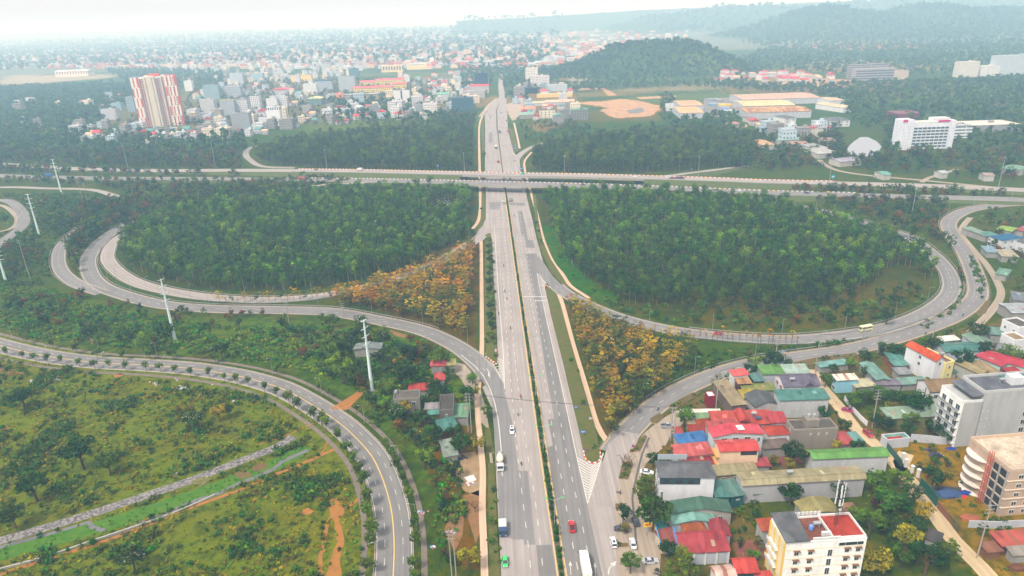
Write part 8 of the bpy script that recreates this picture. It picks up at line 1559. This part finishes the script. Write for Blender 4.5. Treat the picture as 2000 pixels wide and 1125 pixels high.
PO = [upole(918, 845, 768, 'twin concrete poles with crossarms beside the washed green roof', True), upole(889, 1150, 1035, 'twin concrete poles cut by the bottom edge at the footpath', True), upole(1398, 800, 725, 'tall concrete pole rising through the khaki workshop roof'), upole(1592, 728, 652, 'concrete pole at the alley mouth'), upole(1680, 694, 638, 'leaning concrete pole on the kerb at right centre'),
      upole(1716, 690, 655, 'pole with transformer beside the kerb', True), upole(1703, 835, 760, 'concrete pole with stacked crossarms by the orchard alley', arms=4), upole(1313, 860, 795, 'twin poles with tangled cables at the village corner', True), upole(1908, 1089, 985, 'tall leaning concrete pole beside the tan alley at bottom right', arms=3), upole(1822, 658, 625, 'pole at the outer right ramp edge'),
      upole(836, 685, 648, 'pole under the trees beside the striped crossing'), upole(749, 657, 618, 'grey pole left of the outer ramp'), upole(671, 619, 592, 'pole with stacked arms behind the outer ramp', arms=4), upole(567, 644, 590, 'pole in the scrub below the outer ramp'), upole(1516, 690, 662, 'pole at the ramp edge above the dark trees'), upole(938, 745, 690, 'pole beside the small khaki roof', arms=2)]
for (x, y, yt, lb) in ((174, 405, 358, 'left leg of the dark double pole in the left scrub'), (165, 405, 352, 'right leg of the dark double pole in the left scrub'), (60, 548, 468, 'dark slim pole beside the left pylon')): upole(x, y, yt, lb, arms=2)
def cable(a, b, za, zb, lb, n=3):
    mb = MB()
    for k in range(n):
        o = (k - (n - 1) / 2) * .9; prev = None
        for t in range(13):
            f = t / 12; p = Vector((a.x + (b.x - a.x) * f + o, a.y + (b.y - a.y) * f, za + (zb - za) * f - 1.6 * 4 * f * (1 - f)))
            if prev is not None: mb.tube(prev, p, .035, .035, DARK, 3)
            prev = p
    tag(mb.build('power_cable'), lb, 'cable')
cable(PO[0][0], PO[7][0], PO[0][1], PO[7][1], 'cables crossing the boulevard between the two village corners'); cable(PO[7][0], PO[2][0], PO[7][1] - .5, PO[2][1], 'cables from the village corner to the workshop pole'); cable(PO[2][0], PO[3][0], PO[2][1], PO[3][1] - .5, 'cables between workshop pole and alley mouth pole'); cable(PO[3][0], PO[4][0], PO[3][1], PO[4][1], 'cables along the kerb at right centre'); cable(PO[0][0], PO[1][0], PO[0][1] - .4, PO[1][1] - .4, 'cables along the footpath left of the boulevard')
cable(PO[6][0], PO[8][0], PO[6][1], PO[8][1], 'cables along the tan alley')
for i_, j_, t_ in ((3, 4, 'between the two nearest white pylons'), (2, 1, 'between the two farthest white pylons'), (1, 0, 'beside the small curved road at left')):
    for z_ in (29, 25, 21): cable(bases[i_], bases[j_], z_, z_, f'{({29: "top", 25: "middle", 21: "lowest"})[z_]} pair of power wires {t_}', 2)
def guard(path, off, a, b, lb):
    seg = sub(path, a, b); root = empty('guard_rail', (seg[0].x, seg[0].y, 0)); tag(root, lb, 'guard rail'); ns = normals(seg); mb = MB(); vv = []; o0 = Vector((seg[0].x, seg[0].y, 0))
    for i, p in enumerate(seg):
        for z, d in ((.45, .0), (.8, .0), (.8, .12), (.45, .12)): q = p + ns[i] * (off + d) - o0; vv.append((q.x, q.y, z))
    mb.add(vv, [(i * 4 + k, i * 4 + (k + 1) % 4, i * 4 + 4 + (k + 1) % 4, i * 4 + 4 + k) for i in range(len(seg) - 1) for k in range(4)], METAL); mb.build('rail', root)
    pb = MB(); pb.box(0, 0, .4, .14, .14, .8, METAL); pme = pb.mesh('post')
    for p, n_, an, d in walk(seg, 1, 6): o = link_mesh('post', pme, root); q = p + n_ * off - o0; o.location = (q.x, q.y, 0)
TA, TB, TC, TD = plen(RAMP_A), plen(RAMP_B), plen(RAMP_C), plen(RAMP_D)
guard(RAMP_A, 6.2, 40, TA - 20, 'steel guard rail on the inner side of the outer right ramp'); guard(RAMP_B, 5.6, 95, TB - 80, 'steel guard rail above the right loop ramp'); guard(RAMP_B, -5.8, 95, TB - 80, 'steel guard rail below the right loop ramp')
guard(RAMP_C, -6.2, 60, TC - 120, 'steel guard rail above the outer left ramp'); guard(RAMP_D, 5.5, 90, TD - 20, 'steel guard rail on the lower side of the left loop ramp'); guard(RAMP_D, -5.4, 150, TD - 20, 'steel guard rail beside the woods of the left loop'); guard(RAMP_F, 5.4, 20, plen(RAMP_F) - 30, 'steel guard rail at the outermost left bend')
def striped(px, lb, c2=REDP):
    path = pxpath(px, 0, 1.0); root = empty('striped_kerb', path[0]); tag(root, lb, 'kerb'); k = 0
    for nm_, par_ in (('white_block', 0), ('red_block', 1)):
        mb = MB()
        for p, n_, an, d in walk(path, .5, 1.1):
            k += 1
            if int(d / 1.1) % 2 == par_: mb.box(p.x - path[0].x, p.y - path[0].y, .3, 1.08, .35, .35, (WHITE, YELLOW)[int(d / 1.1) % 9 == 4] if not par_ else c2, an)
        mb.build(nm_, root)
striped([(1140, 882), (1142, 893), (1148, 902), (1157, 906), (1166, 904), (1172, 897), (1172, 880)], 'red and white kerb round the lower tip of the right grass verge'); striped([(949, 697), (960, 705), (971, 712), (973, 700)], 'red and white kerb at the tip of the left narrow verge'); striped([(1063, 566), (1064, 560), (1068, 558.5), (1073, 562)], 'striped kerb at the upper tip of the right grass verge')
def sign(x, y, yt, w_, h_, m, lb, round_=False):
    b = G(x, y); h = z_for(b, yt); root = empty('road_sign', (b.x, b.y, 0), 0); tag(root, lb, 'sign'); mb = MB(); mb.tube((0, 0, 0), (0, 0, h), .06, .06, METAL, 5); mb.build('post', root); mb = MB()
    if round_: mb.lathe([(w_ / 2, -.03), (w_ / 2, .03)], 0, 0, m, 16, 'x', h); o = mb.build('sign_plate', root); o.rotation_euler.z = math.pi / 2; mb = MB(); mb.lathe([(w_ * .33, -.04), (w_ * .33, .04)], 0, 0, flat((.02, .05, .4)), 14, 'x', h); o = mb.build('sign_face', root); o.rotation_euler.z = math.pi / 2
    else: mb.box(0, -.08, h, w_, .06, h_, m); mb.build('sign_plate', root); mb = MB(); mb.box(0, -.12, h, w_ * .7, .02, h_ * .25, WHITE); mb.build('sign_legend', root)
BS = flat((.02, .15, .5), .4)
sign(1139, 852, 843, 2.0, 1.2, BS, 'blue direction sign on the right grass verge'); sign(1146, 884, 878, 1.0, 1, REDP, 'round no-entry style sign near the verge tip', True); sign(1125, 800, 795, 1.2, 1.0, BS, 'small blue sign higher on the right grass verge'); sign(1236, 882, 871, 1.1, 1, REDP, 'round red-rimmed sign on the long planter', True); sign(1055, 486, 480, 1.0, 1, REDP, 'round sign on the verge beside the woods', True)
sign(856, 337, 324, 1.6, 2.2, BS, 'upright blue sign beside the far carriageway'); sign(1351, 335, 330, 1.6, 1.2, BS, 'small blue sign at the slip road'); sign(1018, 332, 329, 3, 2.2, BS, 'blue sign above the far overpass right of the boulevard'); sign(1007, 286, 284, 2.4, 1.8, BS, 'upper blue sign on the far verge'); sign(1006, 292, 290, 2.4, 1.8, BS, 'lower blue sign on the far verge'); sign(1626, 352, 345, 3, 3, flat((.02, .3, .45)), 'turquoise sign at the foot of the slender mast'); sign(969, 696, 684, 1.0, 1.6, flat((.5, .3, .4)), 'upright pinkish sign on the left narrow verge')
b = G(1262, 1045); root = empty('signboard', (b.x, b.y, 0), .1); tag(root, 'yellow signboard with red lettering marks on a pole beside the forecourt', 'signboard'); h = z_for(b, 1025); mb = MB(); mb.tube((0, 0, 0), (0, 0, h), .1, .1, METAL, 6); mb.build('post', root); mb = MB(); mb.box(.4, 0, h, 2.6, .2, 1.6, YELLOW); mb.build('board', root)
for k in range(3): mb = MB(); mb.box(-.3 + k * .6, -.12, h + .1 * (-1) ** k, .38, .04, .7, REDP); mb.build('letter', root)
for p0, p1, z, c, lb in (((1277, 1014), (1293, 1072), 4.2, YELLOW, 'long yellow and blue fascia board of the canopy'), ((1315, 1030), (1323, 1052), 5.5, flat((.3, .3, .6)), 'slanted blue and yellow shop board beside the crimson hall')):
    a, b = G(*p0, z), G(*p1, z); mb = MB(); d = b - a; mb.box((a.x + b.x) / 2, (a.y + b.y) / 2, z - .9, d.length, .25, 1.8, c, math.atan2(d.y, d.x)); mb.box((a.x + b.x) / 2, (a.y + b.y) / 2, z + .15, d.length, .3, .3, flat((.05, .25, .5)), math.atan2(d.y, d.x)); mb.box((a.x + b.x) / 2, (a.y + b.y) / 2, (z - 1.8) / 2, .2, .2, z - 1.8, METAL); tag(mb.build('shop_board'), lb, 'signboard')
def wall_px(px, h, m, lb, th=.25, name='garden_wall', cat='wall'):
    path = [G(*p) for p in px]; root = empty(name, path[0]); tag(root, lb, cat)
    for a, b in zip(path, path[1:]): d = b - a; mb = MB(); mb.box((a.x + b.x) / 2 - path[0].x, (a.y + b.y) / 2 - path[0].y, h / 2, d.length, th, h, m, math.atan2(d.y, d.x)); mb.build('wall_panel', root)
wall_px([(1649, 781), (1662, 800), (1680, 820), (1693, 832)], 2.0, wall_mat(W1), 'white garden wall beside the alley near the orchard'); wall_px([(1777, 862), (1840, 868), (1890, 866)], 3.2, wall_mat(W2), 'grey boundary wall between the gatehouse and grey hotel'); wall_px([(1731, 876), (1745, 893), (1760, 912)], 2.6, flat(S(50, 95, 85, .7)), 'green site fence beside the upper tan alley', name='site_fence', cat='fence')
wall_px([(1795, 952), (1812, 970), (1828, 990)], 4.0, flat(S(25, 95, 80, .7)), 'dark green sheet fence of the building site', name='site_fence', cat='fence'); wall_px([(1830, 992), (1850, 1015), (1872, 1040)], 2.6, roof_mat(S(120, 110, 60, .6), 'rust'), 'rusty sheet fence along the alley', name='site_fence', cat='fence'); wall_px([(1890, 1030), (1945, 1032), (2010, 1028)], 2.6, wall_mat(W2), 'pale panel wall in front of the unfinished building')
wall_px([(1402, 985), (1470, 975), (1560, 972)], 1.2, wall_mat(BRW), 'low brick wall behind the vegetable garden'); wall_px([(1790, 962), (1830, 958), (1875, 962)], 2.0, wall_mat(CONCR), 'stained block wall in the site yard')
for i, (x, y) in enumerate(((1763, 900), (1768, 912), (1780, 925), (1792, 932))): b = G(x, y); mb = MB(); mb.box(0, 0, 1.5, .8, .8, 3, WHITE); mb.box(0, 0, 3.1, 1.1, 1.1, .25, WHITE); o = mb.build('gate_pillar'); o.location = b; tag(o, f'white gate pillar by the walled garden, {ORD[i]} from the top', 'pillar', 'white gate pillars')
def blob(x, y, s, c, lb, name, cat, hz=.4):
    g = G(x, y); R = random.Random(int(x * 7 + y)); mb = MB(); n_ = 10; rings = []
    for j, (rr, z) in enumerate(((1, 0), (.8, .6), (.35, .95))):
        rings += [((rr * s * (1 + R.uniform(-.25, .25))) * math.cos(2 * math.pi * k / n_), (rr * s * .6 * (1 + R.uniform(-.25, .25))) * math.sin(2 * math.pi * k / n_), z * s * hz) for k in range(n_)]
    mb.add(rings, [(j * n_ + k, j * n_ + (k + 1) % n_, (j + 1) * n_ + (k + 1) % n_, (j + 1) * n_ + k) for j in range(2) for k in range(n_)] + [tuple(range(2 * n_, 3 * n_))], flat(c, .7, 0, .3)); o = mb.build(name); o.location = g; tag(o, lb, cat)
blob(1850, 966, 4.2, S(70, 95, 140, .6), 'blue-grey tarpaulin heap in the building site', 'tarpaulin_heap', 'tarpaulin'); blob(1885, 963, 2.0, S(30, 60, 160, .6), 'bright blue tarpaulin heap by the hoist', 'tarpaulin_heap', 'tarpaulin'); blob(1883, 971, 1.3, S(225, 60, 40, .7), 'small red-orange heap under the blue tarpaulin', 'sheet_heap', 'sheet'); blob(1893, 1012, 3.2, S(185, 105, 70, .6), 'reddish brick pile beside the pale panel wall', 'brick_pile', 'bricks', .25)
blob(1814, 879, 1.4, S(40, 60, 150, .6), 'small blue sheet on the yellow ground', 'sheet_heap', 'sheet', .15); blob(1858, 876, 1.8, S(35, 65, 170, .6), 'larger blue sheet beside the boundary wall', 'sheet_heap', 'sheet', .15); blob(1986, 1110, 2.4, S(120, 70, 45, .6), 'brown rubble heap in the bottom right corner', 'rubble_heap', 'rubble', .5); blob(898, 897, 1.3, S(60, 80, 110, .6), 'blue-grey scrap heap in the bare yard', 'scrap_heap', 'scrap'); blob(874, 848, 1.0, S(240, 150, 40, .7), 'orange parasol-like cover beside the hut', 'parasol', 'parasol', 1.0)
lt = MB(); R = random.Random(3)
for (x, y, w_, n_) in ((100, 738, 22, 60), (305, 750, 10, 14), (358, 757, 14, 34), (345, 742, 4, 4), (414, 752, 3, 4), (455, 785, 6, 7), (345, 925, 6, 6), (868, 397, 24, 130), (1153, 818, 5, 10), (880, 1040, 10, 14), (920, 945, 8, 10), (820, 1000, 14, 10), (1530, 687, 8, 14), (845, 1070, 6, 6), (60, 745, 8, 8)):
    for _ in range(n_):
        g = G(x + R.gauss(0, w_ * .5), y + R.gauss(0, w_ * .22)); s = R.uniform(.25, .8); lt.box(g.x, g.y, .1 + s * .2, s, s * R.uniform(.5, 1), s * .5, R.choice((WHITE, WHITE, flat((.5, .45, .6)), flat((.2, .3, .5)), flat((.5, .2, .2)))), R.uniform(0, 3))
tag(lt.build('litter'), kind='stuff')
poly('bus_yard', [(1375, 192), (1432, 190), (1442, 226), (1372, 232)], AS_M, .03)
for i, (x, y, c, n_) in enumerate([(1382, 196, (.3, .3, .4), 6), (1385, 206, (.2, .35, .5), 5), (1403, 207, (.75, .5, .05), 8), (1405, 213, (.3, .35, .6), 6), (1408, 219, (.5, .6, .62), 7), (1400, 198, (.25, .28, .35), 4)]):
    for k in range(n_):
        if x + k * 3.4 > 1434: break
        g = G(x + k * 3.4, y); mb = MB(); mb.box(0, 0, 1.75, 2.5, 9, 2.9, flat(tuple(q * rnd.uniform(.7, 1.2) for q in c), .4)); mb.box(0, 0, 2.1, 2.56, 8.4, .8, GLASS)
        for sx in (-1.1, 1.1):
            for sy in (-2.8, 2.8): mb.lathe([(.45, -.12), (.45, .12)], sx, sy, RUBBER, 8, 'x', .45)
        o = mb.build('parked_bus'); o.location = (g.x, g.y, .05); tag(o, f'{["grey", "blue-grey", "yellow", "blue", "pale", "dark grey"][i]} bus in the packed yard behind the right-hand woods', 'bus', f'{["grey", "blue-grey", "yellow", "blue", "pale", "dark grey"][i]} buses in the packed yard')
m = bpy.data.materials.new('haze'); m.use_nodes = True; n = m.node_tree; n.nodes.remove(n.nodes['Principled BSDF'])
pv = n.nodes.new('ShaderNodeVolumePrincipled'); pv.inputs['Color'].default_value = (.44, .72, 1, 1); pv.inputs['Absorption Color'].default_value = (1, 1, 1, 1); pv.inputs['Density'].default_value = .00031; pv.inputs['Anisotropy'].default_value = 0.0
n.links.new(pv.outputs[0], n.nodes['Material Output'].inputs['Volume'])
mb = MB(); mb.box(0, 6000, 0, 17000, 13200, 2, m); mb.v = [(x, y, -2 if z < 0 else 215) for x, y, z in mb.v]; mb.mats = [m]
o = mb.build('haze'); o['kind'] = 'stuff'
